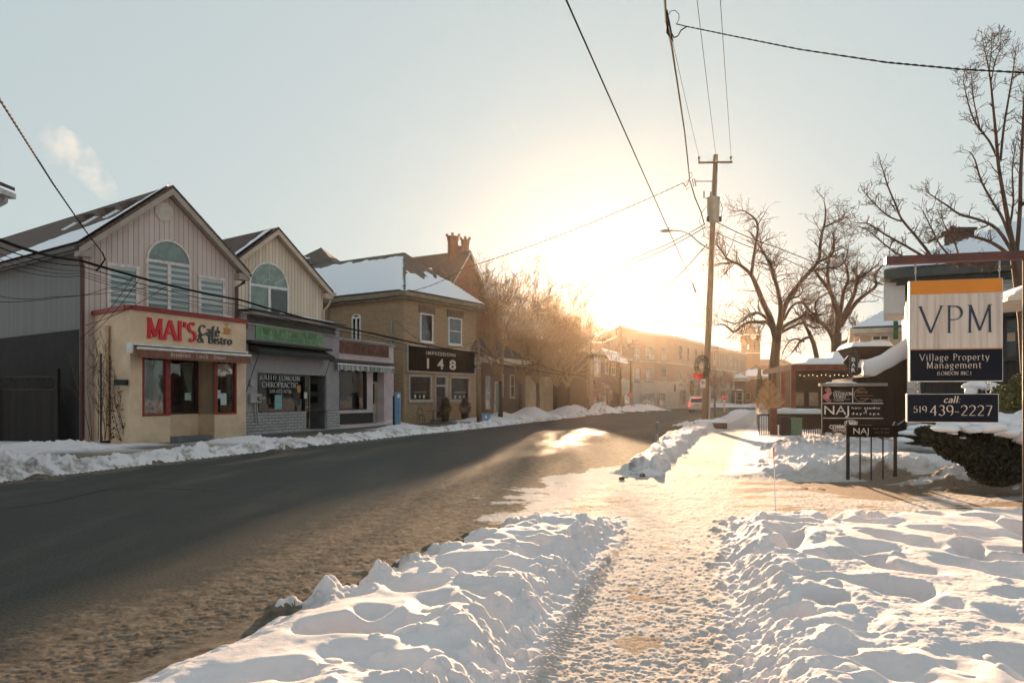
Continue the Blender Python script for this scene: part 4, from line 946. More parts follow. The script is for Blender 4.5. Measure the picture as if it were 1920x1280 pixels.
# side slope (faces left/camera): C_[3]..C_[0] eave, ridge A_..B_
O = C_[0]+Vector((0, 0, .01)); A = C_[3]+Vector((0, 0, .01))
def f4(a, b):   # trapezoid: at height b the hip cuts off inset fraction
    L_ = (A-O).length; ins = .5+3.4/L_*1.0
    edge = a-b*(3.4+.5)/L_
    return .14*sst((np.minimum(edge*6, 1)*1.0-.05+.05*noise2(a*5, b, 8))/.06)*sst((.90+.10*noise2(a*9, b*2, 5)+.12*noise2(a*3, b*0, 6)-b)/.05)-.03
perp = (A_-O)-((A_-O).dot((A-O).normalized()))*(A-O).normalized()
snow_on((O, A, O+perp), f4, 90, 50, 'roof_snow', SNOW, rf4)
O = C_[0]+Vector((0, 0, .01)); A = C_[1]+Vector((0, 0, .01)); m_ = A_-(C_[0]+C_[1])/2
def f5(a, b):
    e = np.minimum(a-b*.5, (1-a)-b*.5)
    return .13*sst((e*5-.06+.05*noise2(a, b, 9))/.08)*sst((.50-.12*a+.0+.30*noise2(a*4, b*1.2, 6)+.1*(a > .5)-b)/.10)-.03
snow_on((O, A, O+m_), f5, 60, 50, 'roof_snow', SNOW, rf4)
# pyramid roof behind
cc = P(602, 505, 66); mb = MB(); rr_ = 3.4; top = P(602, 464, 66)
q = [cc+Vector((math.cos(R(35+90*i))*rr_, math.sin(R(35+90*i))*rr_, 0)) for i in range(4)]
for i in range(4): mb.face([q[i], q[(i+1) % 4], top])
bh = root('rear_house', 'dark pyramid roofed house showing over the snowy roof of the brick building', 'building', (cc.x, cc.y, 0))
mb.build('roof', RB, bh); mb = MB(); mb.zprism([(p.x*.9+cc.x*.1, p.y*.9+cc.y*.1) for p in q], 0, cc.z); mb.build('wall', YB, bh)
mb = MB()
for t in range(9): mb.ball(cc.lerp(q[2], .55+.05*random.random())+Vector((random.uniform(-.9, .9), random.uniform(-.4, .4), .35+random.uniform(-.2, .5))), .4, .3, .12, 8, 4)
mb.build('roof_snow', SNOW, bh, smooth=True)
# windows, lintels
LINT = plain("brown_lintel", (.20, .13, .085), .85, .2)
for px in ((787, 586, 640, 811), (840, 594, 645, 865)):
    a = K.rect(*px); window(b148, K, *a, fw=.09, hm=(.5,) if px[0] > 800 else (), glass=GLASSB, sill=.08, back=plain("dim_room", (.06, .06, .05), .9, .5, 3), mw=.02)
    g = MB(); g.fb(K, a[0]-.12, a[1]+.22, a[3]+.01, a[3]+.52, .002, .06); g.build('lintel', LINT, b148)
q0u, q0z = KS.uz(661, 592); q1u, _ = KS.uz(677, 592); zb = KS.uz(661, 640)[1]
arch_window(b148, KS, q0u, q1u, q0z-.15, q0z+.1, zb-.2, glass=GLASSB)
g = MB(); u_, z_ = KS.uz(736, 598); g.tube([KS.pt(u_, z_, .12), KS.pt(u_, 4.7, .12)], .05, 6); g.tube([KS.pt(u_-.3, z_-.1, .12), KS.pt(u_+.15, z_-1.1, .12), KS.pt(u_-.2, z_-1.7, .12)], .02, 5); g.build('service_mast', GALV, b148)
g = MB(); u_, z_ = KS.uz(617, 590); g.tube([KS.pt(u_, ze4-.2, .1), KS.pt(u_, 3, .1)], .06, 6); g.build('downpipe', TAN2, b148)
# sign board and shop windows
a = K.rect(761, 645, 697, 889); g = MB(); frame_ring(g, K, a[0], a[1], a[2], a[3], .09, .02, .14); sf = g.build('sign_frame', plain("grey_trim", (.38, .35, .31), .6, .1), b148)
g = MB(); g.fb(K, a[0]+.08, a[1]-.08, a[2]+.08, a[3]-.08, .02, .09); g.build('sign_board', plain("black_brown_sign", (.012, .009, .007), .7, .3, spec=.1), sf)
SG = plain("sign_white_letters", (.50, .46, .42), .6, .1)
sans_text(K, "IMPRESSIONS", 799.5, 664.5, 658, 854.5, SG, b148, w=.095, sp=1.25, bold=.02, name='sign_lettering')
for c, x0, x1, yb, yt in (("1", 800.5, 804.5, 690, 672), ("4", 820, 832, 691, 673.5), ("8", 842.5, 855, 692, 675)):
    sans_text(K, c, x0, yb, yt, x1, SG, b148, w=.095, bold=.03, name='sign_lettering')
for a, t0 in ((wl, 776), (wr, 851)):
    a = (a[0], a[1], wl[2], wl[3])
    g = MB(); frame_ring(g, K, *a, .11, -.1, .06, .06); f_ = g.build('window_frame', plain("grey_trim", (.4, .37, .33)), b148)
    g = MB(); g.fb(K, a[0]+.1, a[1]-.1, a[2]+.1, a[3]-.1, -.06, -.05); g.build('pane', GLASS, f_)
    for i, c in enumerate("148"): sans_text(K, c, t0+1+i*8, 746 if t0 < 800 else 747, 739.5 if t0 < 800 else 741, t0+(5 if i else 4)+i*8, SG, b148, w=-.04, bold=.02, name='window_lettering')
    sans_text(K, "IMPRESSIONS", t0+1, 736 if t0 < 800 else 737, 734, t0+22, SG, b148, w=-.04, name='window_lettering')
g = MB(); g.fb(K, wl[0]-.1, wr[1]+.1, .3, dz1+.1, -2.0, -1.95); g.build('interior', DARKIN, b148)
g = MB(); frame_ring(g, K, dr[0]+.0, dr[1]-.0, .15, dz1-.01, .13, -.12, .05); zt2 = K.uz(826, 723)[1]; g.fb(K, dr[0]+.13, dr[1]-.13, zt2-.06, zt2+.06, -.1, .04); do = g.build('door_frame', plain("grey_trim", (.4, .37, .33)), b148)
g = MB(); g.fb(K, dr[0]+.12, dr[1]-.12, .28, dz1-.12, -.08, -.07); g.build('pane', GLASS, do)
g = MB(); g.fb(K, dr[0]-.4, dr[1]+.4, -.02, .24, -.3, .5); g.build('doorstep', plain("step_concrete", (.2, .2, .2)), b148)

# ------------------------------------------------------------------ fence and near eave at far left
WF = boards("dark_fence_boards", (.022, .015, .012), .16, 0, .9, .8, .3)
FF = Fr((-15.95, 26.9), -55+180+0)
fo = root('board_fence', 'tall dark brown board fence with lattice top beside the café', 'fence', (*H1.off(u0, -3), 0))
fn = Fr((H1.off(u0-.5, -.9)), -90+12)   # runs to the left of the café wall
mb = MB(); mb.fb(fn, .0, 14, 0, 1.95, -.05, .0); mb.build('board_panel', WF, fo)
mb = MB()
for i in range(60):
    a = i*.235
    mb.tube([fn.pt(a, 2.0, .03), fn.pt(a+.42, 2.42, .03)], .016, 4); mb.tube([fn.pt(a+.42, 2.0, .045), fn.pt(a, 2.42, .045)], .016, 4)
mb.fb(fn, 0, 14, 1.95, 2.0, -.06, .04); mb.fb(fn, 0, 14, 2.42, 2.5, -.06, .04); mb.build('lattice', plain("lattice_wood", (.05, .035, .03), .8), fo)
for i in range(5):
    mb = MB(); mb.fb(fn, i*2.8-.07, i*2.8+.07, 0, 2.75 if i == 0 else 2.55, -.19, -.06); mb.build('post', WF, fo)
# eave of the house nearer the camera, only its corner shows
ev = root('left_house', 'corner of a pale house eave poking in at the left edge', 'building', (*P(-60, 370, 17).xy, 0))
e = P(20, 372, 17); E = Fr((e.x, e.y), 200)
mb = MB(); mb.hexa([(e.x-7, e.y-3, e.z-.1), (e.x-.06, e.y-3, e.z-.1), (e.x-.06, e.y, e.z-.1), (e.x-7, e.y, e.z-.1)], [(e.x-7, e.y-3, e.z+2.9), (e.x-.06, e.y-3, e.z+.17), (e.x-.06, e.y, e.z+.17), (e.x-7, e.y, e.z+2.9)]); mb.build('gable_end', plain("pale_eave", (.50, .48, .46), .6, .1), ev)
mb = MB(); mb.hexa([(e.x-7, e.y-3.3, e.z+2.92), (e.x+.06, e.y-3.3, e.z+.18), (e.x+.06, e.y+.06, e.z+.18), (e.x-7, e.y+.06, e.z+2.92)], [(e.x-7, e.y-3.3, e.z+3.02), (e.x+.06, e.y-3.3, e.z+.26), (e.x+.06, e.y+.06, e.z+.26), (e.x-7, e.y+.06, e.z+3.02)]); mb.build('roof', ROOF1, ev)
mb = MB(); mb.box(e.x-.03, e.x+.13, e.y-3, e.y+.0, e.z-.02, e.z+.1); mb.tube([(e.x+.04, e.y-.2, e.z-.03), (e.x+.02, e.y-.2, e.z-.14), (e.x-.1, e.y-.2, e.z-.2), (e.x-.8, e.y-.2, e.z-.3)], .045, 7); mb.build('gutter', plain("pale_gutter", (.5, .48, .47), .5), ev)
mb = MB(); mb.box(e.x-8, e.x-.9, e.y-10, e.y-.4, 0, e.z-.11); mb.build('wall', plain("pale_eave", (.5, .48, .46)), ev)
# ------------------------------------------------------------------ further down the street, left side
RBRICK = brick("red_brick", (.27, .10, .062), (.20, .075, .05), (.20, .14, .11), .22, .075, .9, .4)
BBRICK = brick("brown_brick", (.17, .10, .065), (.13, .08, .055), (.14, .11, .09), .22, .075, .9, .4)
TANW = plain("tan_render", (.36, .27, .18), .85, .2, .8)
PALEC = plain("pale_trim", (.50, .44, .37), .7, .15)
def simple_win(rt, fr, px, fmat=PALEC, name='window', glass=GLASSB, hm=(.5,), fw=.08, vm=(), w=0, proud=.06):
    a = fr.rect(*px, w=w); return window(rt, fr, a[0], a[1], a[2], a[3], fmat=fmat, fw=fw, hm=hm, vm=vm, glass=glass, mw=.025, w=w, name=name, proud=proud)
# church with its gable and twin chimney turrets
CF = Fr.at(877, 72, 31); ch = root('church', 'red brick church with a steep gable and twin crenellated turrets behind the brick building', 'church', (*CF.off(0, 0), 0))
ur = CF.uz(938, 640)[0]; zp = CF.uz(877, 470)[1]-.3; zr = CF.uz(938, 615)[1]-.3
rfc, _ = gable_house(ch, CF, -ur, ur, zr, zp, 22, RBRICK, RBRICK, shingle("church_slates", (.10, .07, .06), (.07, .055, .05)), PALEC, .35, .35)
s_ = (zp-zr)/ur; O = CF.pt(-ur-.35, zr-.35*s_+.335, -3); A = CF.pt(-ur-.35, zr-.35*s_+.335, -22); B = CF.pt(0, zp+.335, -3)
snow_on((O, A, B), lambda a, b: .12*sst((.80-b+.25*noise2(a*5, b*3, 7))/.05)*(b > .3)-.03, 60, 50, 'roof_snow', SNOW, rfc)
g = MB(); kk = 12; g.prism(CF, [(1.1*math.cos(math.pi*i/kk), zr-1.2+1.9*math.sin(math.pi*i/kk)) for i in range(kk+1)]+[(-1.1, zr-5), (1.1, zr-5)][:2], .0, .06); g.build('gothic_window', DARKIN, ch)
for px, ytop, yb in ((849.5, 437, 560), (872.5, 443, 540)):
    c = P(px, yb, 72.5); zt_ = P(px, ytop, 72.5).z; r_ = .56 if px < 860 else .40; mb = MB()
    rot = lambda rr: [(c.x+rr*math.cos(R(22.5+45*i)), c.y+rr*math.sin(R(22.5+45*i))) for i in range(8)]
    mb.zprism(rot(r_), c.z-3, zt_-.75); mb.zprism(rot(r_*1.12), zt_-.75, zt_-.35); mb.zprism(rot(r_*1.1), c.z+(zt_-c.z)*.55, c.z+(zt_-c.z)*.55+.2)
    for i in range(8):
        if i % 2 == 0:
            a = R(45*i); q = (c.x+r_*1.05*math.cos(a), c.y+r_*1.05*math.sin(a)); mb.box(q[0]-.13, q[0]+.13, q[1]-.13, q[1]+.13, zt_-.351, zt_-.1)
    mb.build('chimney_turret', RBRICK, ch)
mb = MB(); a, b_ = P(857, 500, 72.5), P(866, 500, 72.5); mb.box(a.x, b_.x, 72.2, 72.7, P(0, 540, 72.5).z, P(0, 490, 72.5).z); mb.box(a.x, b_.x, 72.2, 72.7, P(0, 474, 72.5).z, P(0, 462, 72.5).z); mb.build('turret_link', RBRICK, ch)
# houses behind the street trees
def block(name, label, pxa, Ya, az, pxb, ytop, depth, wallm, roofm, rise=None, ov=.4, cat='building'):
    fr = Fr.at(pxa, Ya, az); L = fr.uz(pxb, 740)[0]; ze_ = fr.uz(pxa, ytop)[1]
    rt = root(name, label, cat, (*fr.off(0, 0), 0)); mb = MB()
    c = [fr.off(*q) for q in ((0, 0), (L, 0), (L, -depth), (0, -depth))]; mb.zprism(c, 0, ze_); mb.build('wall', wallm, rt)
    if rise: hip_roof(rt, fr, L, depth, ze_, rise, ov, roofm, PALEC, min(L, depth)*.45)
    else:
        mb = MB(); mb.zprism([fr.off(*q) for q in ((-.15, .15), (L+.15, .15), (L+.15, -depth), (-.15, -depth))], ze_+.002, ze_+.3); mb.build('parapet', roofm, rt)
    return rt, fr, L, ze_
r1, f1_, L1, z1_ = block('terrace_house', 'brown brick house with a pale door frame just past the brick building', 906, 58, 27, 985, 672, 14, BBRICK, RB, 3.0)
for px in ((910, 705, 765, 918), (935, 700, 742, 943), (956, 702, 745, 964)): simple_win(r1, f1_, px)
q = f1_.rect(926, 715, 776, 937); g = MB(); frame_ring(g, f1_, q[0], q[1], .1, q[3], .12, .0, .1); d_ = g.build('door_frame', PALEC, r1); g = MB(); g.fb(f1_, q[0]+.12, q[1]-.12, .1, q[3]-.12, .01, .05); g.build('door', plain("grey_green_door", (.12, .15, .13), .5), d_)
r2, f2_, L2, z2_ = block('hall', 'tan walled hall with a dark upper storey behind the street trees', 985, 78, 24, 1098, 628, 18, TANW, BBRICK, 1.6)
q = f2_.rect(985, 640, 703, 1098); g = MB(); g.fb(f2_, .05, L2-.05, q[2], z2_-.32, .003, .25); g.build('upper_storey', BBRICK, r2)
for px in ((1020, 640, 640, 1040),): pass
g = MB(); c = P(1063, 625, 88); g.box(c.x-1.6, c.x+1.6, 87, 89, c.z-3, c.z+1.9); g.build('chimney', BBRICK, r2)
r3, f3_, L3, z3_ = block('restaurant', 'two storey shop with a snowy porch roof and a name over its red front', 1100, 84, 22, 1182, 655, 16, BBRICK, RB, 1.8)
for px in ((1103, 660, 700, 1108), (1114, 662, 704, 1125), (1134, 672, 700, 1140), (1146, 674, 702, 1153)): simple_win(r3, f3_, px, vm=(.5,))
q = f3_.rect(1112, 712, 728, 1150); g = MB(); g.fb(f3_, q[0], q[1], q[2], q[3], .02, .25); g.build('sign_board', plain("dark_red_sign", (.10, .02, .015), .6), r3)
serif_text(f3_, "Choix", 1128, 727, 718, 1144, plain("pale_lettering", (.6, .5, .45)), r3, w=.27, thick=12, thin=7, name='sign_lettering')
for px in ((1112, 731, 766, 1122), (1126, 731, 766, 1136), (1140, 731, 766, 1148)): simple_win(r3, f3_, px, fmat=RED, hm=(.6,))
mb = MB(); q = f3_.rect(1128, 655, 668, 1165); mb.hexa([f3_.pt(q[0], q[2]-.5, 1.0), f3_.pt(q[1], q[2]-.5, 1.0), f3_.pt(q[1], q[3], 0), f3_.pt(q[0], q[3], 0)], [f3_.pt(q[0], q[2]-.3, 1.0), f3_.pt(q[1], q[2]-.3, 1.0), f3_.pt(q[1], q[3]+.2, 0), f3_.pt(q[0], q[3]+.2, 0)]); mb.build('porch_snow', SNOW, r3)
# three storey corner block with a curved front
pp = [(1166, 97), (1185, 102.5), (1205, 106.5), (1228, 109.5), (1250, 111.5), (1266, 114), (1398, 158)]
pw = [((px-960)/F*Y, Y) for px, Y in pp]; ZT = CH+(HZ-630)/F*110
blk = root('corner_block', 'large three storey pinkish brick corner block with a rounded front at the bend', 'building', (pw[2][0], pw[2][1], 0))
PB = brick("pinkish_brick", (.36, .25, .18), (.31, .21, .15), (.30, .24, .19), .22, .075, .9, .25); PST = plain("pale_stone", (.40, .36, .31), .8, .12)
poly = pw+[(pw[-1][0]-14, pw[-1][1]+10), (pw[0][0]-2, pw[0][1]+40)]
z_b1 = CH+(HZ-718)/F*110; z_b2 = CH+(HZ-679)/F*110
mb = MB(); mb.zprism(poly, 3.9, ZT); mb.build('wall', PB, blk)
cx_, cy_ = np.mean(poly, 0)
def grow_poly(k): 
    o_ = []
    for x, y in poly:
        d = math.hypot(x-cx_, y-cy_); o_.append((x+(x-cx_)/d*k, y+(y-cy_)/d*k))
    return o_
mb = MB(); mb.zprism(grow_poly(.12), 0, 3.88); mb.build('ground_storey', PST, blk)
mb = MB(); mb.zprism(grow_poly(.25), ZT, ZT+.35); mb.build('cornice', PST, blk)
mb = MB(); mb.zprism(grow_poly(.20), z_b2-.12, z_b2+.12); mb.build('string_course', PST, blk); mb = MB(); mb.zprism(grow_poly(.26), 3.885, 4.2); mb.build('string_course', PST, blk)
SEG = [Fr(pw[i], math.degrees(math.atan2(pw[i+1][0]-pw[i][0], pw[i+1][1]-pw[i][1]))) for i in range(len(pw)-1)]
def seg_of(px):
    for i in range(len(pp)-1):
        if pp[i][0] <= px <= pp[i+1][0]: return SEG[i]
DFR = plain("grey_window_frame", (.22, .20, .18), .6)
for a, b_, y1, y2, y3, y4 in ((1188, 1199, 650, 674, 690, 716), (1210, 1226, 649, 674, 690, 716), (1240.5, 1249, 651, 677, 691, 714)):
    for t, bt in ((y1, y2), (y3, y4)): simple_win(blk, seg_of((a+b_)/2), (a, t, bt, b_), fmat=DFR, vm=(.5,), hm=(.35,), fw=.1, w=.06)
S_ = SEG[-1]; LW = S_.uz(1397, 740)[0]
for k in range(11):
    u_ = 2.0+k*(LW-3)/11; wd = 1.5 if k % 2 == 0 else 1.1
    for zc_, hh in ((ZT-2.1, 2.2), (z_b2-2.2, 2.2)):
        window(blk, S_, u_, u_+wd, zc_-hh/2, zc_+hh/2, fmat=DFR, vm=(.5,), hm=(.35,), fw=.1, w=.05, mw=.03, glass=GLASSB)
    if k % 2 == 0: window(blk, S_, u_-.3, u_+2.6, .6, 3.0, fmat=DFR, vm=(.33, .66), hm=(.75,), fw=.12, w=.3, mw=.04)
for a, b_ in ((1170, 1182), (1203, 1226), (1236, 1247)): simple_win(blk, seg_of((a+b_)/2), (a, 737, 761, b_), fmat=DFR, vm=(.5,), hm=(.8,), fw=.1, w=.35)
g = MB()
for px in (1262, 1286, 1310):
    pass
u_, z_ = S_.uz(1266, 727, .4); g.prism(S_, [(u_-.4, z_-.5), (u_+.4, z_-.5), (u_+.15, z_+.6), (u_-.15, z_+.6)], .35, .4); g.build('shop_emblem', BLACK, blk)
u_, z_ = S_.uz(1310, 729, .4); g = MB(); g.fb(S_, u_-.9, u_+.9, z_-.9, z_+.8, .35, .42); g.build('shop_sign', BLACK, blk)
u_, z_ = S_.uz(1296, 727, .4); g = MB(); g.tube([S_.pt(u_+.85*math.cos(R(a)), z_+1.1*math.sin(R(a)), .55) for a in range(0, 361, 30)], .22, 6); g.build('wall_wreath', plain("wreath_green", (.03, .05, .025), .9), blk)
# far houses beyond the bend
HW = plain("far_cream", (.42, .36, .30), .8, .15); HB = plain("far_brown", (.16, .10, .075), .85, .2)
DR = shingle("far_shingles", (.10, .075, .065), (.08, .06, .05))
def far_house(px, Y, wpx, ytop, rise, wallm, label, az=20, snow=.6):
    fr = Fr.at(px-wpx/2, Y, az+90); L = wpx/F*Y; ze_ = CH+(HZ-ytop)/F*Y; rt = root('house', label, 'house', (*fr.off(L/2, -3), 0))
    mb = MB(); mb.zprism([fr.off(*q) for q in ((0, 0), (L, 0), (L, -9), (0, -9))], 0, ze_); mb.build('wall', wallm, rt)
    rf_, C, A, B = hip_roof(rt, fr, L, 9, ze_, rise, .7, DR, PALEC, 3)
    O_ = C[0]+Vector((0, 0, .01)); A2 = C[1]+Vector((0, 0, .01)); M_ = A-(C[0]+C[1])/2
    snow_on((O_, A2, O_+M_), lambda a, b: .2*sst((np.minimum(a-b*.5, 1-a-b*.5)*6+.1)/.1)*sst((snow+.3*noise2(a*3, b, 5)-b)/.08)-.03, 24, 24, 'roof_snow', SNOW, rf_)
    return rt, fr, L, ze_
for i, (px, Y, wp, yt, rs, wm, lb) in enumerate(((1372, 150, 44, 712, 1.9, HB, 'brown house with a snowy porch roof beyond the right stop sign'), (1352, 172, 34, 699, 2.2, HW, 'cream house behind the brown porch house, near the main pole'),
        (1416, 165, 46, 708, 3.0, HB, 'long low house with a snowy slope below the clock tower'), (1462, 185, 52, 706, 3.0, HW, 'pale house behind the big bare tree trunk'))):
    rt, fr, L, ze_ = far_house(px, Y, wp, yt, rs, wm, lb)
    for t in (.2, .55, .8): window(rt, fr, L*t-.5, L*t+.5, 1.2, 2.8, fmat=PALEC, hm=(.5,), fw=.1, w=.01)
    if i == 0:
        g = MB(); 
        for t in (.05, .35, .65, .95): g.fb(fr, L*t-.12, L*t+.12, 0, 2.9, 2.0, 2.25)
        pr = g.build('porch', PALEC, rt); g = MB(); g.fb(fr, -.3, L+.3, 2.9, 3.15, 0.02, 2.5); g.build('porch_roof', DR, pr)
        mb = MB(); snow_cap(mb, 0, 1, 0, 1, 3.15, .3, 10, rot=lambda x, y: fr.off(x*L, .1+y*2.3)); mb.build('porch_snow', SNOW, pr, smooth=True)
# red brick town church with the clock tower
TY = 225.0; tw = root('clock_tower_church', 'distant red brick church with a tall clock tower beside the bare tree', 'church', (P(1411, 746, TY).x, TY, 0))
t0, t1 = P(1398, 746, TY).x, P(1425.5, 746, TY).x; Z = lambda py, Y=TY: CH+(HZ-py)/F*Y
tf = Fr((t0, TY), 90-0); W_ = t1-t0
tf = Fr((t0, TY), 90)     # u to +X, outward = -Y
TB = plain("far_red_brick", (.11, .05, .04), .9, .2, .5)
mb = MB(); wall_holes(mb, tf, 0, W_, 0, Z(627), [(W_*.12, W_*.26, Z(655), Z(646)), (W_*.38, W_*.62, Z(655), Z(643)), (W_*.74, W_*.88, Z(655), Z(646))], 0, .5)
for f_ in (Fr((t1, TY), 0), Fr((t1, TY+W_), -90), Fr((t0, TY+W_), 180)):
    wall_holes(mb, f_, 0, W_, 0, Z(627), [(W_*.38, W_*.62, Z(655), Z(643))], 0, .5)
mb.build('tower', TB, tw)
mb = MB(); c = [(t0-.3, TY-.3), (t1+.3, TY-.3), (t1+.3, TY+W_+.3), (t0-.3, TY+W_+.3)]; mb.zprism(c, Z(628), Z(626)); mb.build('tower_cornice', PALEC, tw); mb = MB(); mb.zprism([(t0-.2, TY-.2), (t1+.2, TY-.2), (t1+.2, TY+W_+.2), (t0-.2, TY+W_+.2)], Z(662), Z(661)); mb.build('tower_cornice', PALEC, tw)
mb = MB()
for x, y in ((t0+.3, TY+.3), (t1-.3, TY+.3), (t1-.3, TY+W_-.3), (t0+.3, TY+W_-.3)): mb.tube([(x, y, Z(640)), (x, y, Z(622)), (x, y, Z(614))], [.65, .6, .02], 8)
mb.build('pinnacle', TB, tw)
mb = MB(); cxx, cyy = (t0+t1)/2, TY+W_/2; q = [(t0+.7, TY+.7), (t1-.7, TY+.7), (t1-.7, TY+W_-.7), (t0+.7, TY+W_-.7)]
for i in range(4):
    a, b_ = q[i], q[(i+1) % 4]; mb.face([(a[0], a[1], Z(627)), (b_[0], b_[1], Z(627)), ((b_[0]*.42+cxx*.58), (b_[1]*.42+cyy*.58), Z(607)), ((a[0]*.42+cxx*.58), (a[1]*.42+cyy*.58), Z(607))])
mb.tube([(cxx, cyy, Z(607)), (cxx, cyy, Z(603)), (cxx, cyy, Z(598))], [1.1, .5, .05], 6); mb.build('spire', plain("spire_slate", (.15, .09, .07), .8), tw)
mb = MB(); mb.tube([((t0+t1)/2, TY-.35, Z(631)), ((t0+t1)/2, TY-.15, Z(631))], .95, 16); mb.build('clock_face', plain("clock_cream", (.55, .45, .36), .6), tw)
x0, x1 = P(1346, 746, TY).x, P(1503, 746, TY).x; mb = MB(); mb.box(x0, x1, TY+W_+.1, TY+W_+12, 0, Z(684)); mb.build('nave_wall', TB, tw)
y0, y1 = TY+W_-.5, TY+W_+13; mb = MB(); mb.hexa([(x0-.3, y0, Z(684)), (x1+.3, y0, Z(684)), (x1+.3, y1, Z(684)), (x0-.3, y1, Z(684))], [(x0+2, (y0+y1)/2-.1, Z(670)), (x1-2, (y0+y1)/2-.1, Z(670)), (x1-2, (y0+y1)/2+.1, Z(670)), (x0+2, (y0+y1)/2+.1, Z(670))]); mb.build('nave_roof', plain("nave_slate", (.13, .075, .055), .8), tw)
for px, rr, yt in ((1348, 1.0, 661), (1391.5, 1.25, 655), (1467, 1.0, 657)):
    mb = MB(); x = P(px, 746, TY).x; mb.tube([(x, TY+W_, Z(690)), (x, TY+W_, Z(yt+8))], rr*.8, 8); mb.tube([(x, TY+W_, Z(yt+8)), (x, TY+W_, Z(yt+6))], rr, 8); mb.tube([(x, TY+W_, Z(yt+6)), (x, TY+W_, Z(yt+1)), (x, TY+W_, Z(yt-2))], [rr*.9, .3, .1], 8); mb.build('turret', TB, tw)

# ------------------------------------------------------------------ street objects
def octagon(fr, uc, zc, r): return [(uc+r*math.cos(R(22.5+45*i)), zc+r*math.sin(R(22.5+45*i))) for i in range(8)]
STOPR = plain("stop_red", (.62, .015, .02), .45, .05); REFW = plain("reflective_white", (.8, .78, .76), .5, .05)
def stop_sign(px, py, Y, rpx, label):
    c = P(px, py, Y); fr = Fr((c.x, c.y), 95); r = rpx/F*Y/math.cos(R(22.5)); rt = root('stop_sign', label, 'stop sign', (c.x, c.y, 0), 'stop signs on striped posts')
    mb = MB(); mb.prism(fr, octagon(fr, 0, c.z, r)[::-1], 0, .02); sg = mb.build('sign_plate', REFW, rt)
    mb = MB(); mb.prism(fr, octagon(fr, 0, c.z, r*.93)[::-1], .021, .026); mb.build('sign_face', STOPR, sg)
    t_ = sans_text(fr, "STOP", px-rpx*.66, py+rpx*.32, py-rpx*.32, px+rpx*.66, REFW, sg, w=.03, bold=.02)
    n_ = 11; h = (c.z-r)/n_
    mb = MB(); mb2 = MB()
    for i in range(n_): (mb if i % 2 else mb2).fb(fr, -.1, .1, i*h, (i+1)*h-.003, -.06, -.02)
    po = mb2.build('post', REFW, rt); mb.build('red_bands', STOPR, po)
stop_sign(1358, 743.5, 90, 6.6, 'larger red stop sign on a striped post right of the main pole')
stop_sign(1180.5, 740, 94, 4.6, 'smaller red stop sign on a striped post across the street, left of the van')
# van seen from behind
def van():
    c = G(1307, 773); az = 21; fr = Fr((c.x, c.y), az+90)  # u to the right, outward = towards the camera
    rt = root('van', 'light grey van with lit tail lights driving away past the main pole', 'van', (c.x, c.y, 0))
    VB = plain("van_silver", (.60, .57, .53), .35, .05, metal=.4)
    W2 = .98; L = 4.8
    prof = [(.45, -.12), (.95, .0), (1.15, -.04), (1.62, -.30), (1.74, -.55), (1.77, -1.6), (1.74, -2.6), (1.62, -3.0), (1.12, -3.95), (.95, -4.7), (.55, -4.85), (.32, -4.7), (.32, -.3)]
    mb = MB(); n = len(prof)
    for wi, hw in enumerate((-1, 1)):
        for z, w_ in prof:
            k = 1 if z < 1.1 else 1-(z-1.1)*.28
            mb.v.append(tuple(fr.pt(hw*W2*k, z, w_)))
    for i in range(n): mb.f.append((i, (i+1) % n, n+(i+1) % n, n+i))
    mb.f.append(tuple(range(n))[::-1]); mb.f.append(tuple(range(n, 2*n))); mb.build('body', VB, rt, bevel=.05)
    mb = MB(); mb.hexa([fr.pt(-.76, 1.14, -.03), fr.pt(.76, 1.14, -.03), fr.pt(.76, 1.14, -.1), fr.pt(-.76, 1.14, -.1)], [fr.pt(-.68, 1.60, -.26), fr.pt(.68, 1.60, -.26), fr.pt(.68, 1.60, -.33), fr.pt(-.68, 1.60, -.33)]); mb.build('rear_window', plain("tinted_glass", (.02, .02, .02), .08), rt)
    for s in (-1, 1):
        mb = MB(); mb.fb(fr, s*.86-.09, s*.86+.09, .78, 1.12, -.06, .012); mb.build('tail_light', emis("tail_light_red", (.9, .03, .02), 2.2), rt)
        mb = MB(); mb.hexa([fr.pt(s*.985, 1.12, -3.7), fr.pt(s*.985, 1.12, -.5), fr.pt(s*.97, 1.12, -.5), fr.pt(s*.97, 1.12, -3.7)], [fr.pt(s*.87, 1.6, -3.1), fr.pt(s*.87, 1.6, -.7), fr.pt(s*.85, 1.6, -.7), fr.pt(s*.85, 1.6, -3.1)]); mb.build('side_window', plain("tinted_glass", (.02, .02, .02)), rt)
        for w_ in (-.95, -3.9):
            mb = MB(); mb.tube([fr.pt(s*.99, .33, w_), fr.pt(s*.76, .33, w_)], .33, 14); t_ = mb.build('wheel', plain("tyre", (.015, .015, .015), .8), rt)
            mb = MB(); mb.tube([fr.pt(s*1.0, .33, w_), fr.pt(s*.9, .33, w_)], .19, 12); mb.build('rim', GALV, t_)
        mb = MB(); mb.fb(fr, s*1.03-.1, s*1.03+.1, 1.02, 1.22, -3.35, -3.2); mb.build('wing_mirror', VB, rt)
    mb = MB(); mb.fb(fr, -.93, .93, .38, .66, -.1, .07); mb.build('bumper', VB, rt, bevel=.04)
    mb = MB(); mb.fb(fr, -.26, .26, .80, .96, -.02, .02); mb.build('number_plate', plain("plate_dim", (.25, .26, .28), .5), rt)
    mb = MB(); mb.fb(fr, -.2, .2, 1.66, 1.70, -.37, -.30); mb.build('brake_light', emis("tail_light_red", (.9, .03, .02), 2.2), rt)
van()
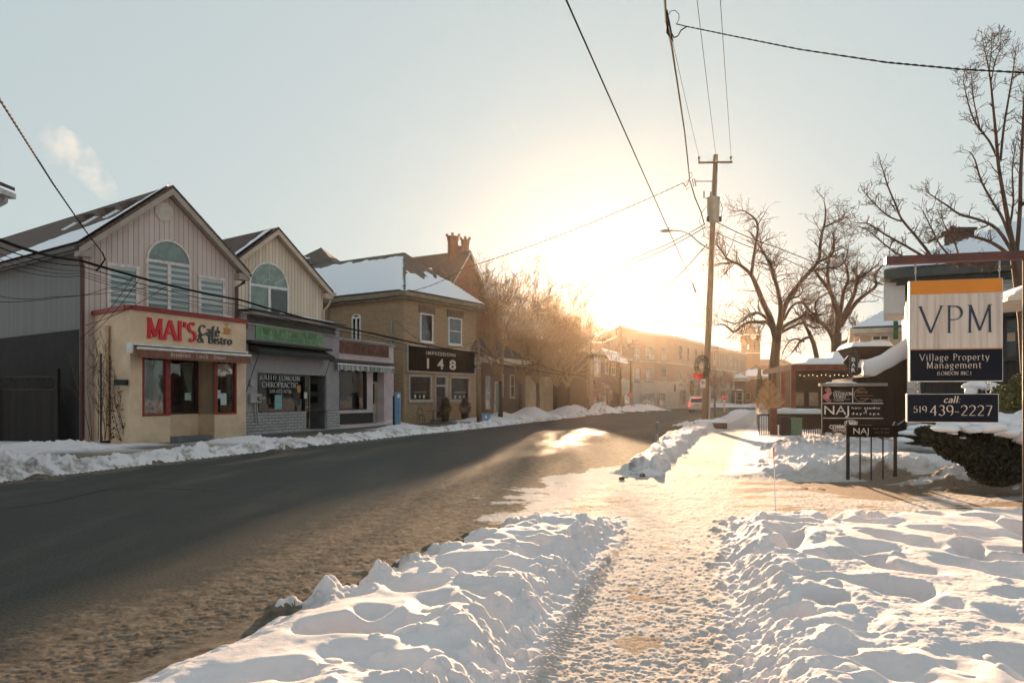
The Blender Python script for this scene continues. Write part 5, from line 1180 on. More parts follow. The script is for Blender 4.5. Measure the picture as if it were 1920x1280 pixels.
# bollard
c = G(1232, 836, .1); bo = root('bollard', 'short grey slotted bollard in the verge snow beside the road', 'bollard', (c.x, c.y, 0)); mb = MB()
mb.box(c.x-.055, c.x-.02, c.y-.04, c.y+.04, 0, .86); mb.box(c.x+.02, c.x+.055, c.y-.04, c.y+.04, 0, .84); mb.box(c.x-.055, c.x+.055, c.y-.039, c.y+.039, .80, .88); mb.build('post', plain("bollard_grey", (.10, .11, .12), .5), bo)
mb = MB(); mb.box(c.x-.019, c.x+.019, c.y-.01, c.y+.01, 0, .5); mb.build('inner_plate', GALV, bo)
# driveway marker stake
c = G(1454, 957); st_ = root('marker_stake', 'thin white driveway marker stake with a red tip in the snow', 'stake', (c.x, c.y, 0))
tp = P(1450.5, 838, c.y); mid = Vector((c.x, c.y, 0)).lerp(tp, .68); mb = MB(); mb.tube([(c.x, c.y, 0), mid], .0065, 6); mb.build('shaft', REFW, st_); mb = MB(); mb.tube([mid, tp], .008, 6); mb.build('tip', plain('neon_red', (.75, .03, .03), .5, .05), st_)
# blue collection box and pillar
c = G(904, 793); x = c.x; bb = root('newspaper_box', 'small light blue street box in the snow by the wooden pole', 'box', (x, c.y, 0)); mb = MB(); mb.box(x-.42, x+.42, c.y, c.y+.6, .1, .62); BLUE = plain("box_blue", (.16, .32, .50), .5, .1)
mb = MB(); bx = 912.5; X0, X1 = P(904, 0, 47.5).x, P(919.5, 0, 47.5).x; mb.box(X0, X1, 47.2, 47.8, .12, Z(776, 47.5)); bd_ = mb.build('body', BLUE, bb, bevel=.02); mb = MB(); mb.box(X0-.03, X1+.03, 47.15, 47.85, Z(776, 47.5)+.001, Z(776, 47.5)+.05); mb.build('lid', BLUE, bb)
mb = MB(); mb.ball((X0+.26, 47.19, .45), .07, .01, .1, 8, 6); mb.build('badge', REFW, bd_)
bl_ = root('blue_pillar', 'narrow blue parking pillar with a white disc beside the pink shop', 'ticket pillar', (*P(744, 746, 44).xy, 0)); Y_ = 43.5; X0, X1 = P(740, 0, Y_).x, P(750, 0, Y_).x
mb = MB(); mb.box(X0, X1, Y_, Y_+.3, 0, Z(735, Y_)); mb.build('body', BLUE, bl_, bevel=.02); mb = MB(); mb.box(X0-.12, X0-.002, Y_+.02, Y_+.25, 0, Z(742, Y_)); mb.build('side_plate', BLACK, bl_); mb = MB(); mb.ball((X1-.08, Y_-.01, Z(742, Y_)), .09, .02, .12, 10, 6); mb.build('disc', REFW, bl_)
# bistro chairs and table, potted evergreens in front of the 148 shop
def chair(c, rz, label):
    fr = Fr((c.x, c.y), rz); rt = root('bistro_chair', label, 'chair', (c.x, c.y, c.z), 'bistro chairs by the black number sign'); z = c.z
    mb = MB(); mb.tube([fr.pt(0, z+.45, 0), fr.pt(0, z+.48, 0)], .20, 12); mb.build('seat', IRON, rt)
    for a, b_ in ((-1, -1), (1, -1), (-1, 1), (1, 1)):
        mb = MB(); mb.tube([fr.pt(a*.2, z, b_*.2), fr.pt(a*.14, z+.45, b_*.14)], .018, 5); mb.build('leg', IRON, rt)
    mb = MB(); mb.tube([fr.pt(.22*math.cos(t), z+.46+.5*math.sin(t), -.19) for t in [math.pi*i/10 for i in range(11)]], .018, 5)
    for q in (-.08, .08): mb.tube([fr.pt(q, z+.46, -.19), fr.pt(q, z+.92, -.19)], .01, 4)
    mb.build('backrest', IRON, rt)
gz = .1
chair(Vector((*K.off(.5, 1.0), gz)), 60, 'black metal bistro chair nearest the pink shop'); chair(Vector((*K.off(2.6, 1.1), gz)), 200, 'black metal bistro chair nearest the shop door')
c = K.off(1.6, 1.1); bt_ = root('bistro_table', 'small round black bistro table between two chairs', 'table', (c[0], c[1], gz)); mb = MB(); mb.tube([(c[0], c[1], gz+.72), (c[0], c[1], gz+.75)], .34, 14); mb.build('table_top', IRON, bt_); mb = MB(); mb.tube([(c[0], c[1], gz), (c[0], c[1], gz+.72)], .03, 6); mb.tube([(c[0], c[1], gz), (c[0], c[1], gz+.03)], .2, 10); mb.build('pedestal', IRON, bt_)
LEAFD = plain("dark_evergreen", (.022, .035, .018), .7, .5, 9)
def leaves(mb, cs, n, s, seed=1):
    """cs: list of (centre, (rx, ry, rz)); scatters small folded leaf faces through the volumes"""
    rg = random.Random(seed)
    for i in range(n):
        c, rr = cs[rg.randrange(len(cs))]
        while True:
            v = Vector((rg.uniform(-1, 1), rg.uniform(-1, 1), rg.uniform(-1, 1)))
            if .25 < v.length < 1: break
        v = v.normalized()*(v.length**.4)
        p = Vector(c)+Vector((v.x*rr[0], v.y*rr[1], v.z*rr[2])); a = Vector((rg.gauss(0, 1), rg.gauss(0, 1), rg.gauss(0, 1))).normalized(); b_ = a.cross(Vector((rg.gauss(0, 1), rg.gauss(0, 1), rg.gauss(0, 1)))).normalized()
        k = s*rg.uniform(.6, 1.3); mb.face([p-a*k, p+b_*k*.45, p+a*k, p-b_*k*.45])
for u_, lb in ((3.4, 'potted round evergreen left of the shop door'), (5.6, 'potted pointed evergreen right of the shop door')):
    c = K.off(u_, .7); rt = root('potted_evergreen', lb, 'potted plant', (c[0], c[1], gz), 'potted evergreens by the shop door'); mb = MB(); mb.tube([(c[0], c[1], gz), (c[0], c[1], gz+.5)], [.22, .3], 12); mb.build('pot', BLACK, rt)
    mb = MB(); leaves(mb, [((c[0], c[1], gz+.85), (.42, .42, .45)), ((c[0], c[1], gz+1.25), (.25, .25, .35))], 900, .07, int(u_*10)); mb.build('foliage', LEAFD, rt)
# ------------------------------------------------------------------ trees
BARK = plain("bark_brown", (.085, .055, .04), .9, .35, 3, .5, 40, streak=True)
TWIG = plain("twig_red_brown", (.10, .055, .038), .8, .2)
def rv(rg): return Vector((rg.gauss(0, 1), rg.gauss(0, 1), rg.gauss(0, 1)))
def grow(mb, p, d, L, r, lev, rg, wig=.22, up=.1, nch=(5, 5, 4, 3), sp=(.55, 1.1), ratio=.55, n=None, rmin=.006, spread=None):
    segs = 5 if lev > 1 else 3; pts = [p]; rs = [r]; dd = d.normalized(); dirs = []
    for i in range(segs):
        dd = (dd+rv(rg)*wig*.6+Vector((0, 0, up*.35))).normalized(); dirs.append(dd)
        p = p+dd*(L/segs); pts.append(p); rs.append(max(rmin, r*(1-.72*(i+1)/segs)))
    mb.tube(pts, rs, 6 if r > .06 else (4 if r > .02 else 3), cap=False)
    if lev <= 0: return
    k = nch[min(lev, len(nch)-1)]
    for c in range(k):
        t = rg.uniform(.25, 1.0) if c < k-1 else 1.0; i = min(segs-1, int(t*segs)); f = t*segs-i
        q = pts[i].lerp(pts[i+1], min(1, f)); a = rv(rg); a = (a-a.dot(dirs[i])*dirs[i]).normalized(); ang = rg.uniform(*sp)
        nd = dirs[i]*math.cos(ang)+a*math.sin(ang)
        grow(mb, q, nd, L*ratio*rg.uniform(.7, 1.25)*(1.1-.4*t), max(rmin, rs[i]*.62), lev-1, rg, wig, up, nch, sp, ratio, None, rmin)
def traced_tree(name, label, cat, Y, base, trunk, limbs, seed, lev=2, subs=9, sl=.9, nch=(3, 4, 5), wig=.3, up=.12, rmin=.008, group=None, dz=1.2, z0=0, sp=(.6, 1.25), mat=None):
    """trunk, limbs: [(px, py, radius_px), ...] traced limbs; each limb gets its own depth so the crown is round"""
    rg = random.Random(seed); b = P(base[0], base[1], Y); rt = root(name, label, cat, (b.x, b.y, z0), group)
    mb = MB(); pts = [P(x, y, Y) for x, y, r in trunk]; mb.tube(pts, [r*.92/F*Y for x, y, r in trunk], 12); mb.build('trunk', BARK, rt, smooth=True)
    mt = MB(); mb = MB()
    for li, lm in enumerate(limbs):
        dirY = rg.uniform(-1, 1)*dz; n = len(lm); pts = []; rs = []
        for i, (x, y, r) in enumerate(lm):
            t = i/(n-1); pts.append(P(x, y, Y+dirY*t*t*2.2)); rs.append(r*(.78 if Y > 20 else .6)/F*Y)
        # smooth the polyline a little
        pp_, rr_ = [], []
        for i in range(n-1):
            for s in range(3):
                t = s/3; a = pts[max(i-1, 0)]; b_ = pts[i]; c = pts[i+1]; d = pts[min(i+2, n-1)]
                pp_.append(.5*((2*b_)+(c-a)*t+(2*a-5*b_+4*c-d)*t*t+(3*b_-a-3*c+d)*t**3)); rr_.append(rs[i]+(rs[i+1]-rs[i])*t)
        pp_.append(pts[-1]); rr_.append(rs[-1]); mb.tube(pp_, rr_, 8, cap=False)
        for k in range(subs):
            t = rg.uniform(.22, 1)*(len(pp_)-1); i = min(int(t), len(pp_)-2); q = pp_[i].lerp(pp_[i+1], t-i); d = (pp_[i+1]-pp_[i]).normalized()
            a = rv(rg); a = (a-a.dot(d)*d).normalized(); ang = rg.uniform(*sp); nd = d*math.cos(ang)+a*math.sin(ang)
            grow(mt, q, nd, sl*rg.uniform(.6, 1.4), min(rr_[i]*.5, .05), lev, rg, wig, up, nch, sp, .6, None, rmin)
        grow(mt, pp_[-1], (pp_[-1]-pp_[-2]), sl, rr_[-1]*.9, lev, rg, wig, up, nch, sp, .6, None, rmin)
    mb.build('limb', BARK, rt, smooth=True); mt.build('crown', mat or TWIG, rt)
    return rt
# big bare tree by the bar (left of the pair)
TY1 = 52
traced_tree('bare_tree', 'largest bare tree with a thick dark trunk beside the bar patio', 'tree', TY1, (1455, 790), [(1453, 790, 13), (1453, 740, 11.5), (1451, 705, 11.5), (1453, 668, 9.5), (1456, 640, 9), (1458, 620, 8.5)],
 [[(1455, 640, 8), (1446, 600, 7.5), (1432, 570, 6.5), (1420, 540, 6), (1409, 516, 5), (1392, 500, 4), (1376, 492, 3.2), (1355, 494, 2.2), (1338, 496, 1.2)],
  [(1376, 492, 3), (1362, 483, 2.4), (1352, 468, 2), (1342, 455, 1.4)],
  [(1409, 516, 4.5), (1412, 490, 4), (1417, 460, 3.6), (1421, 430, 3.2), (1417, 412, 2.6), (1400, 398, 1.9), (1390, 394, 1.2)],
  [(1418, 452, 3), (1436, 480, 3), (1446, 505, 4), (1452, 525, 4.4)][::-1],
  [(1458, 625, 7), (1464, 585, 6), (1460, 550, 5.2), (1452, 520, 4.4), (1443, 490, 3.6), (1428, 470, 2.6)],
  [(1460, 625, 7), (1467, 590, 6.2), (1478, 560, 6), (1500, 530, 5.6), (1522, 505, 4.8), (1535, 488, 4.2), (1538, 460, 3.8), (1541, 440, 3.4), (1546, 420, 2.8), (1548, 398, 2), (1546, 380, 1.2)],
  [(1546, 426, 2.6), (1562, 418, 2.2), (1578, 412, 1.8), (1588, 405, 1.1)],
  [(1532, 492, 3.6), (1550, 484, 3.2), (1562, 472, 2.8), (1564, 455, 2.2), (1562, 440, 1.4)],
  [(1520, 508, 3.6), (1545, 503, 3), (1570, 500, 2.6), (1584, 490, 2), (1590, 470, 1.2)],
  [(1456, 650, 6), (1452, 625, 5.5), (1440, 605, 5), (1424, 604, 4.4), (1406, 604, 4), (1392, 610, 3.4), (1378, 622, 3), (1368, 616, 2.4), (1356, 608, 1.8), (1340, 610, 1)],
  [(1445, 606, 4.4), (1432, 592, 4), (1418, 586, 3.4), (1404, 592, 2.8), (1392, 602, 2.2), (1376, 606, 1.6), (1352, 598, 1)],
  [(1460, 630, 5), (1470, 612, 4.6), (1492, 600, 4.2), (1512, 590, 3.6), (1530, 592, 3), (1528, 575, 2.4), (1534, 560, 1.8), (1550, 552, 1)],
  [(1462, 625, 4), (1480, 615, 3.4), (1505, 606, 2.6), (1528, 615, 2), (1545, 612, 1.2)],
  [(1468, 590, 3.6), (1480, 562, 3), (1496, 556, 2.4), (1505, 545, 1.6), (1500, 532, 1)],
  [(1470, 600, 3.4), (1484, 575, 3), (1500, 566, 2.6), (1508, 570, 3), (1522, 586, 3.2), (1532, 590, 3)]],
 5, lev=2, subs=17, sl=1.2, rmin=.009, nch=(3, 3, 5), z0=0)
traced_tree('bare_tree', 'bare forked tree standing behind the bar roof, right of the largest tree', 'tree', 60, (1568, 760), [(1568, 770, 11), (1568, 700, 10.5), (1568, 660, 10), (1569, 625, 9)],
 [[(1568, 640, 7.5), (1572, 600, 7), (1566, 570, 6), (1556, 545, 5.2), (1545, 530, 4.4), (1535, 518, 3.6), (1528, 506, 2.4)],
  [(1556, 545, 4.6), (1552, 520, 4), (1553, 495, 3.2), (1556, 478, 2.2)],
  [(1572, 600, 6), (1578, 570, 5), (1582, 545, 4.4), (1590, 527, 3.6), (1588, 505, 2.8), (1583, 490, 1.8)],
  [(1575, 605, 6), (1590, 575, 5.4), (1602, 550, 4.6), (1608, 525, 4), (1620, 515, 3.2), (1632, 508, 2)],
  [(1576, 612, 6), (1592, 585, 5.4), (1610, 562, 4.8), (1628, 548, 4), (1643, 535, 3.6), (1640, 518, 3), (1648, 505, 2.4), (1658, 496, 1.4)],
  [(1572, 645, 4.4), (1585, 640, 3.8), (1598, 632, 3), (1606, 618, 2), (1602, 605, 1.2)],
  [(1566, 650, 6), (1560, 632, 5), (1548, 612, 4.4), (1530, 600, 4), (1510, 590, 3)],
  [(1590, 527, 3), (1604, 526, 2.6), (1612, 515, 2)]],
 9, lev=2, subs=15, sl=1.25, rmin=.010, nch=(3, 3, 5))
traced_tree('bare_tree', 'leaning slim bare tree between the two larger bare trees', 'tree', 64, (1531, 720), [(1532, 760, 5.5), (1531, 668, 5), (1526, 645, 4.6), (1516, 620, 4)],
 [[(1516, 622, 4), (1508, 605, 3.6), (1500, 592, 3), (1492, 585, 2)], [(1518, 632, 3.4), (1502, 638, 3), (1492, 652, 2.4), (1484, 662, 1.4)], [(1508, 640, 3), (1490, 635, 2.4), (1476, 645, 1.6), (1468, 660, 1)]],
 13, lev=2, subs=8, sl=1.1, rmin=.010, nch=(3, 3, 4))
# near tree at the right edge: upright knobbly shoots
NT = 13.5
traced_tree('knobbly_tree', 'bare upright tree with many knobbly shoots at the right edge', 'tree', NT, (1915, 800), [(1935, 800, 15), (1922, 600, 13), (1908, 500, 11), (1902, 470, 9)],
 [[(1904, 480, 8), (1893, 430, 7), (1882, 370, 6), (1872, 310, 5), (1868, 260, 4.4), (1862, 200, 3.4), (1857, 150, 2.6), (1850, 110, 1.8), (1843, 80, 1)],
  [(1872, 300, 4), (1855, 265, 3.4), (1835, 240, 3), (1822, 215, 2.4), (1812, 180, 1.7), (1806, 150, 1)],
  [(1857, 160, 2), (1866, 115, 1.6), (1874, 95, 1.2), (1877, 66, .8)], [(1855, 130, 1.8), (1859, 90, 1.2), (1860, 60, .8)],
  [(1876, 300, 4), (1882, 240, 3.6), (1892, 180, 2.8), (1900, 130, 1.8), (1904, 98, 1)],
  [(1838, 245, 2.4), (1826, 190, 1.8), (1822, 150, 1.2), (1820, 130, .8)],
  [(1905, 490, 7), (1912, 400, 6), (1914, 320, 5), (1918, 240, 4), (1922, 150, 2.4)],
  [(1898, 460, 5), (1880, 410, 4.4), (1862, 380, 3.6), (1840, 340, 3), (1828, 300, 2.2), (1818, 285, 1.2)],
  [(1900, 475, 6), (1870, 430, 5), (1835, 412, 4.2), (1800, 402, 3.6), (1775, 385, 2.8), (1745, 365, 1.8), (1735, 355, 1)],
  [(1902, 485, 6), (1860, 455, 5), (1815, 442, 4), (1775, 440, 3.2), (1740, 455, 2.4)],
  [(1745, 480, 5), (1735, 465, 4.6), (1715, 440, 4), (1690, 410, 3.4), (1680, 385, 3), (1665, 350, 2.4), (1656, 320, 1.6), (1650, 305, .9)],
  [(1690, 415, 3), (1665, 405, 2.4), (1640, 382, 1.8), (1622, 362, 1)], [(1738, 485, 4.4), (1700, 462, 3.6), (1660, 440, 3), (1630, 420, 2), (1608, 418, 1)],
  [(1740, 490, 4), (1690, 480, 3), (1655, 455, 2.4), (1625, 430, 1.6), (1605, 425, 1)], [(1780, 480, 3.4), (1760, 455, 2.8), (1745, 425, 2), (1730, 395, 1.2)],
  [(1905, 500, 6), (1850, 500, 5.4), (1790, 495, 5), (1745, 482, 4.8)], [(1890, 440, 4), (1900, 380, 3), (1898, 320, 2), (1905, 270, 1.2)], [(1800, 490, 3), (1790, 455, 2.4), (1770, 420, 1.6), (1765, 400, .9)]],
 21, lev=1, subs=30, sl=.20, rmin=.0035, nch=(3, 4), wig=.35, sp=(.7, 1.3), dz=.5, up=.3)
# street trees on the far side
def street_tree(px, Y, ytop, spread, seed, label, tr=.16, lev=4, fork=.25):
    rg = random.Random(seed); x = (px-960)/F*Y; top = CH+(HZ-ytop)/F*Y; rt = root('street_tree', label, 'tree', (x, Y, 0), 'bare street trees behind the driveway')
    mb = MB(); h0 = top*fork; mb.tube([(x, Y, 0), (x+.05, Y, h0*.5), (x, Y, h0)], [tr*1.25, tr, tr*.9], 9); mb.build('trunk', BARK, rt, smooth=True)
    mt = MB(); n = 7
    for i in range(n):
        a = 2*math.pi*i/n+rg.uniform(-.3, .3); tilt = rg.uniform(.15, .75) if i else 0
        d = Vector((math.cos(a)*math.sin(tilt)*spread, math.sin(a)*math.sin(tilt)*spread, math.cos(tilt)))
        grow(mt, Vector((x, Y, h0*rg.uniform(.85, 1))), d, (top-h0)*rg.uniform(.5, .66)/max(.75, math.cos(tilt)), tr*.55, lev, rg, .24, .2, (2, 4, 4, 5, 6), (.35, .95), .64, None, .012)
    mt.build('crown', plain('backlit_twig', (.26, .165, .09), .8, .2), rt)  # paler than the other twigs: backlight through the crowns put into the colour
for a in ((938, 56, 497, 1.1, 1, 'tall bare street tree nearest the brick building, spreading over its gable'), (975, 63, 496, 1.2, 2, 'second bare street tree from the brick building'),
          (1008, 66, 530, 1.3, 3, 'third bare street tree from the brick building'), (1042, 70, 560, 1.2, 4, 'fourth bare street tree, in front of the tan hall'), (1066, 80, 572, 1.2, 5, 'bare street tree with a clear pale trunk, in front of the tan hall'),
          (1098, 118, 592, 1.0, 6, 'low bare street tree right of the tan hall'), (1125, 125, 606, .9, 7, 'bare tree behind the restaurant roof, nearest the sun')):
    street_tree(*a)
# slim tree left of the pavement
def small_tree(px, Y, ytop, yb, seed, label, name='small_tree', spread=1.0):
    rg = random.Random(seed); x = (px-960)/F*Y; top = CH+(HZ-ytop)/F*Y; rt = root(name, label, 'tree', (x, Y, 0))
    mb = MB(); h0 = top*.42; mb.tube([(x+.05, Y, 0), (x-.03, Y, h0*.5), (x, Y, h0)], [.10, .085, .075], 8); mb.build('trunk', BARK, rt, smooth=True); mt = MB()
    for i in range(14):
        a = rg.uniform(0, 6.28); t = rg.uniform(.2, 1.15); grow(mt, Vector((x, Y, h0*rg.uniform(.8, 1.05))), Vector((math.cos(a)*math.sin(t)*spread, math.sin(a)*math.sin(t)*spread, math.cos(t))), (top-h0)*rg.uniform(.4, .75), .03, 3, rg, .25, .15, (3, 4, 4, 4), (.4, 1.0), .6, None, .008)
    mt.build('crown', TWIG, rt)
small_tree(1340.5, 55, 683, 786, 31, 'small twiggy tree on the verge right behind the main pole')
# shrubs climbing beside the café
rg = random.Random(5); c = P(205, 826, 26.6); vs_ = root('bare_shrub', 'leggy bare shrub against the side wall of the café shopfront', 'shrub', (c.x, c.y, .1)); mb = MB()
for i in range(16):
    grow(mb, Vector((c.x+rg.uniform(-.6, .9), c.y+rg.uniform(-.3, .2), .15)), Vector((rg.uniform(-.25, .25), rg.uniform(-.1, .1), 1)), rg.uniform(1.2, 3.2), .016, 2, rg, .14, .1, (2, 4, 5), (.3, .7), .4, None, .006)
mb.build('stems', TWIG, vs_); mb = MB(); leaves(mb, [((c.x+.5, c.y-.1, .8), (.5, .4, .7)), ((c.x+.9, c.y, 1.2), (.3, .3, .6))], 500, .06, 8); mb.build('dry_leaves', plain("dry_leaf", (.05, .035, .022), .8), vs_)
# feathery ornamental tree in the patio
c = P(1442, 790, 34.5); rg = random.Random(8); ft = root('golden_conifer', 'small feathery pale golden tree at the patio corner', 'tree', (c.x, c.y, 0)); mb = MB(); top = CH+(HZ-716)/F*34.5
mb.tube([(c.x, c.y, 0), (c.x, c.y, top)], [.05, .01], 6); mb.build('trunk', BARK, ft); mb = MB()
for i in range(130):
    z = lerp(.7, top, (i/130)**.9); a = rg.uniform(0, 6.28); L_ = .85*(1.05-(z-.7)/(top-.7)*.9)
    grow(mb, Vector((c.x, c.y, z)), Vector((math.cos(a), math.sin(a), .75)), L_, .010, 1, rg, .1, .1, (2, 7), (.3, .6), .4, None, .006)
mb.build('crown', plain("golden_needles", (.42, .30, .17), .8, .2), ft)
# dark evergreens far off
for px, Y, yt, wpx, lb in ((1424, 135, 694, 9, 'dark pointed evergreen far down the street below the clock tower'), (1437, 120, 712, 8, 'shorter dark evergreen beside the far roofs, nearest the big trunk')):
    x = (px-960)/F*Y; top = CH+(HZ-yt)/F*Y; rt = root('evergreen', lb, 'tree', (x, Y, 0)); mb = MB(); mb.tube([(x, Y, 0), (x, Y, top)], [.2, .03], 6); mb.build('trunk', BARK, rt); mb = MB()
    leaves(mb, [((x, Y, top*t), (wpx/F*Y*(1.1-t), wpx/F*Y*(1.1-t), top*.12)) for t in (.2, .32, .44, .56, .68, .8, .92)], 1600, .3, int(px)); mb.build('crown', LEAFD, rt)
rg = random.Random(77)
for i, px in enumerate((1130, 1105, 1085)):
    pass
# ------------------------------------------------------------------ utility poles and wires
PY = 40.0
mp_ = root('utility_pole', 'tall wooden utility pole with a transformer, street lamp and a wreath beside the pavement', 'utility pole', (*P(1320, 746, PY).xy, 0))
pb, pt_ = P(1321, 799, PY), P(1342, 290, PY); mb = MB(); mb.tube([pb.lerp(pt_, t) for t in (0, .3, .6, 1)], [.20, .175, .15, .125], 14); pole = mb.build('pole', WOODP, mp_, smooth=True)
pole_at = lambda py: pb.lerp(pt_, (799-py)/(799-290))
a, b = P(1309.5, 305, PY-.2), P(1373, 304, PY-.3); mb = MB(); mb.tube([a, b], .075, 4); ca = mb.build('crossarm', WOODP, mp_)
INS = plain("insulator", (.12, .10, .085), .4)
for q in (a.lerp(b, .02), a.lerp(b, .96)):
    mb = MB(); mb.tube([q, q+Vector((0, 0, .16)), q+Vector((0, 0, .2)), q+Vector((0, 0, .30)), q+Vector((0, 0, .34))], [.03, .03, .07, .07, .03], 8); mb.build('insulator', INS, ca)
mb = MB(); q = pole_at(340); e = P(1303, 340, PY-.3); mb.tube([q, e], .025, 6); mb.build('standoff_bracket', plain("red_fibreglass", (.22, .03, .03), .5), mp_)
mb = MB(); mb.tube([e, P(1305, 349, PY-.3), P(1301, 350, PY-.3), P(1298, 336, PY-.3), P(1302, 335, PY-.3), e], .028, 5); mb.build('cable_bracket', IRON, mp_)
# transformer
tc = P(1337.5, 394, PY-.42); r_ = .345; h = 22/F*PY; mb = MB()
mb.tube([tc+Vector((0, 0, z)) for z in (-h, -h+.03, h-.08, h-.02, h+.02, h+.06)], [r_*.86, r_*.93, r_, r_*1.08, r_*1.08, r_*.6], 20); tr_ = mb.build('transformer', plain("transformer_grey", (.24, .26, .25), .5, .12), mp_, smooth=True)
mb = MB(); mb.tube([tc+Vector((-.15, -.05, h)), tc+Vector((-.15, -.05, h+.34))], [.06, .04], 8); mb.build('bushing', INS, tr_)
mb = MB(); q = tc+Vector((-.5, 0, h)); mb.tube([q, q+Vector((0, 0, .38))], .045, 8); mb.tube([q, tc+Vector((-.2, 0, h))], .02, 5); mb.build('surge_arrester', INS, tr_)
for dx in (-.33, .33):
    mb = MB(); q = tc+Vector((dx, -.12, -h+.12)); mb.box(q.x-.07, q.x+.07, q.y-.05, q.y+.05, q.z-.14, q.z+.14); mb.build('terminal_box', IRON, tr_)
mb = MB(); mb.tube([tc+Vector((.32, 0, h-.05)), tc+Vector((.48, -.05, .1)), tc+Vector((.42, -.05, -.3)), tc+Vector((.3, 0, -h))], .014, 5); mb.tube([tc+Vector((-.33, -.05, -h-.1)), tc+Vector((-.55, 0, -h-.35)), tc+Vector((-.5, 0, -h-.8)), tc+Vector((-.2, .1, -h-.5))], .016, 5)
mb.tube([pole_at(372)+Vector((-.1, -.2, 0)), P(1316, 398, PY-.3), P(1311, 415, PY-.3), P(1318, 428, PY-.3), pole_at(425)], .016, 5); mb.build('jumper_cable', CABLE, tr_)
# lamp arm
q = pole_at(470); mb = MB(); mb.tube([q, P(1312, 456, PY-.3), P(1296, 441, PY-.6), P(1281, 434, PY-.8), P(1264, 432, PY-1)], [.04, .04, .036, .032, .03], 8); arm = mb.build('lamp_arm', GALV, mp_, smooth=True)
hd = P(1250, 432.5, PY-1.1); mb = MB(); mb.tube([hd+Vector((.42, .05, .0)), hd+Vector((.25, .03, .02)), hd+Vector((-.1, 0, .0)), hd+Vector((-.38, -.04, -.02))], [.05, .085, .09, .03], 10); lh = mb.build('lamp_head', GALV, mp_, smooth=True)
mb = MB(); mb.ball(hd+Vector((-.1, 0, -.05)), .2, .1, .07, 10, 6); mb.build('lens', plain("lamp_lens", (.5, .5, .46), .3), lh); mb = MB(); mb.tube([hd+Vector((.1, 0, .08)), hd+Vector((.1, 0, .16))], .035, 8); mb.build('photocell', IRON, lh)
# conduit, plaque
mb = MB(); q0, q1 = pb+Vector((.20, -.16, 0)), pole_at(724)+Vector((.17, -.16, 0)); mb.tube([q0, q1], .05, 10); mb.build('conduit', plain("conduit_grey", (.42, .41, .39), .5, .1), mp_)
mb = MB(); q0, q1 = pb+Vector((.09, -.21, 0)), pole_at(690)+Vector((.05, -.18, 0)); mb.tube([q0, q1], .022, 6); mb.build('conduit', IRON, mp_)
# wreath and bow
wr = root('wreath', 'long green Christmas wreath with a red bow hanging on the main pole', 'wreath', tuple(P(1316.5, 668, PY-.35)))
mb = MB(); cs = []; wc = P(1316.5, 687, PY-.38); rg = random.Random(3)
for i in range(40):
    t = 2*math.pi*i/40; cs.append(((wc.x+.30*math.cos(t), wc.y, wc.z+.48*math.sin(t)), (.12, .11, .13)))
leaves(mb, cs, 3600, .055, 4); mb.build('foliage', plain("wreath_green", (.03, .05, .025), .8, .3, 9), wr)
mb = MB(); mb.tube([(wc.x+.30*math.cos(t), wc.y, wc.z+.48*math.sin(t)) for t in [2*math.pi*i/30 for i in range(31)]], .075, 7); mb.build('ring', plain("ring_dark", (.015, .022, .012), .9), wr)
mb = MB()
for i in range(15): t = rg.uniform(0, 6.28); mb.ball((wc.x+.31*math.cos(t), wc.y-.12, wc.z+.48*math.sin(t)), .012, None, None, 6, 4)
mb.build('light_bulb', emis("warm_bulb", (1, .7, .4), .6), wr)
bc = P(1309, 704, PY-.52); mb = MB()
for s in (-1, 1):
    pts = [bc, bc+Vector((s*.12, -.03, .12)), bc+Vector((s*.24, 0, .10)), bc+Vector((s*.25, 0, -.06)), bc+Vector((s*.1, .02, -.05)), bc]
    mb.face(pts[:5]); mb.tube(pts, .035, 6); mb.tube([bc, bc+Vector((s*.08, 0, -.16)), bc+Vector((s*.14, 0, -.30))], [.03, .05, .05], 5)
mb.ball(bc, .06); mb.build('bow', plain("bow_red", (.75, .02, .02), .4, .1), wr)
# parking sign
ps = root('parking_sign', 'small white no parking sign strapped to the main pole under the wreath', 'sign', tuple(P(1317.5, 727, PY-.25))); f_ = Fr((P(1313, 746, PY-.26).x, PY-.26), 90)
z0_, z1_ = Z(727, PY), Z(711, PY); mb = MB(); mb.fb(f_, 0, .28, z0_, z1_, 0, .01); mb.build('plate', REFW, ps)
mb = MB(); zc_ = lerp(z0_, z1_, .64); mb.tube([f_.pt(.14+.095*math.cos(R(t)), zc_+.095*math.sin(R(t)), .016) for t in range(0, 361, 24)], .010, 4); mb.tube([f_.pt(.14-.07, zc_+.07, .016), f_.pt(.14+.07, zc_-.07, .016)], .009, 4); mb.build('ring_symbol', BLACK, ps)
sans_text(f_, "P", 1316.0, 720.2, 714.8, 1319.4, BLACK, ps, w=.013, bold=.02, name='symbol'); mb = MB(); mb.tube([f_.pt(.06, z0_+.07, .014), f_.pt(.22, z0_+.07, .014)], .008, 4); mb.build('arrow', BLACK, ps)
# brick kerb ring and snow at the pole foot
mb = MB(); fb_ = Fr((pb.x-.5, PY-.75), 92); mb.fb(fb_, -.1, 1.5, 0, .34, -.8, 0); tr2 = root('tree_pit_kerb', 'low brown block surround at the foot of the main pole', 'kerb block', (pb.x, PY-.6, 0)); mb.build('block', brick("kerb_brick", (.15, .08, .055), (.11, .06, .045), (.1, .08, .07), .3, .09), tr2)
mb = MB(); snow_cap(mb, 0, 1, 0, 1, .34, .18, 12, rot=lambda x, y: fb_.off(-.15+x*1.7, -.85+y*.9)); mb.build('snow_cap', SNOW, tr2, smooth=True)

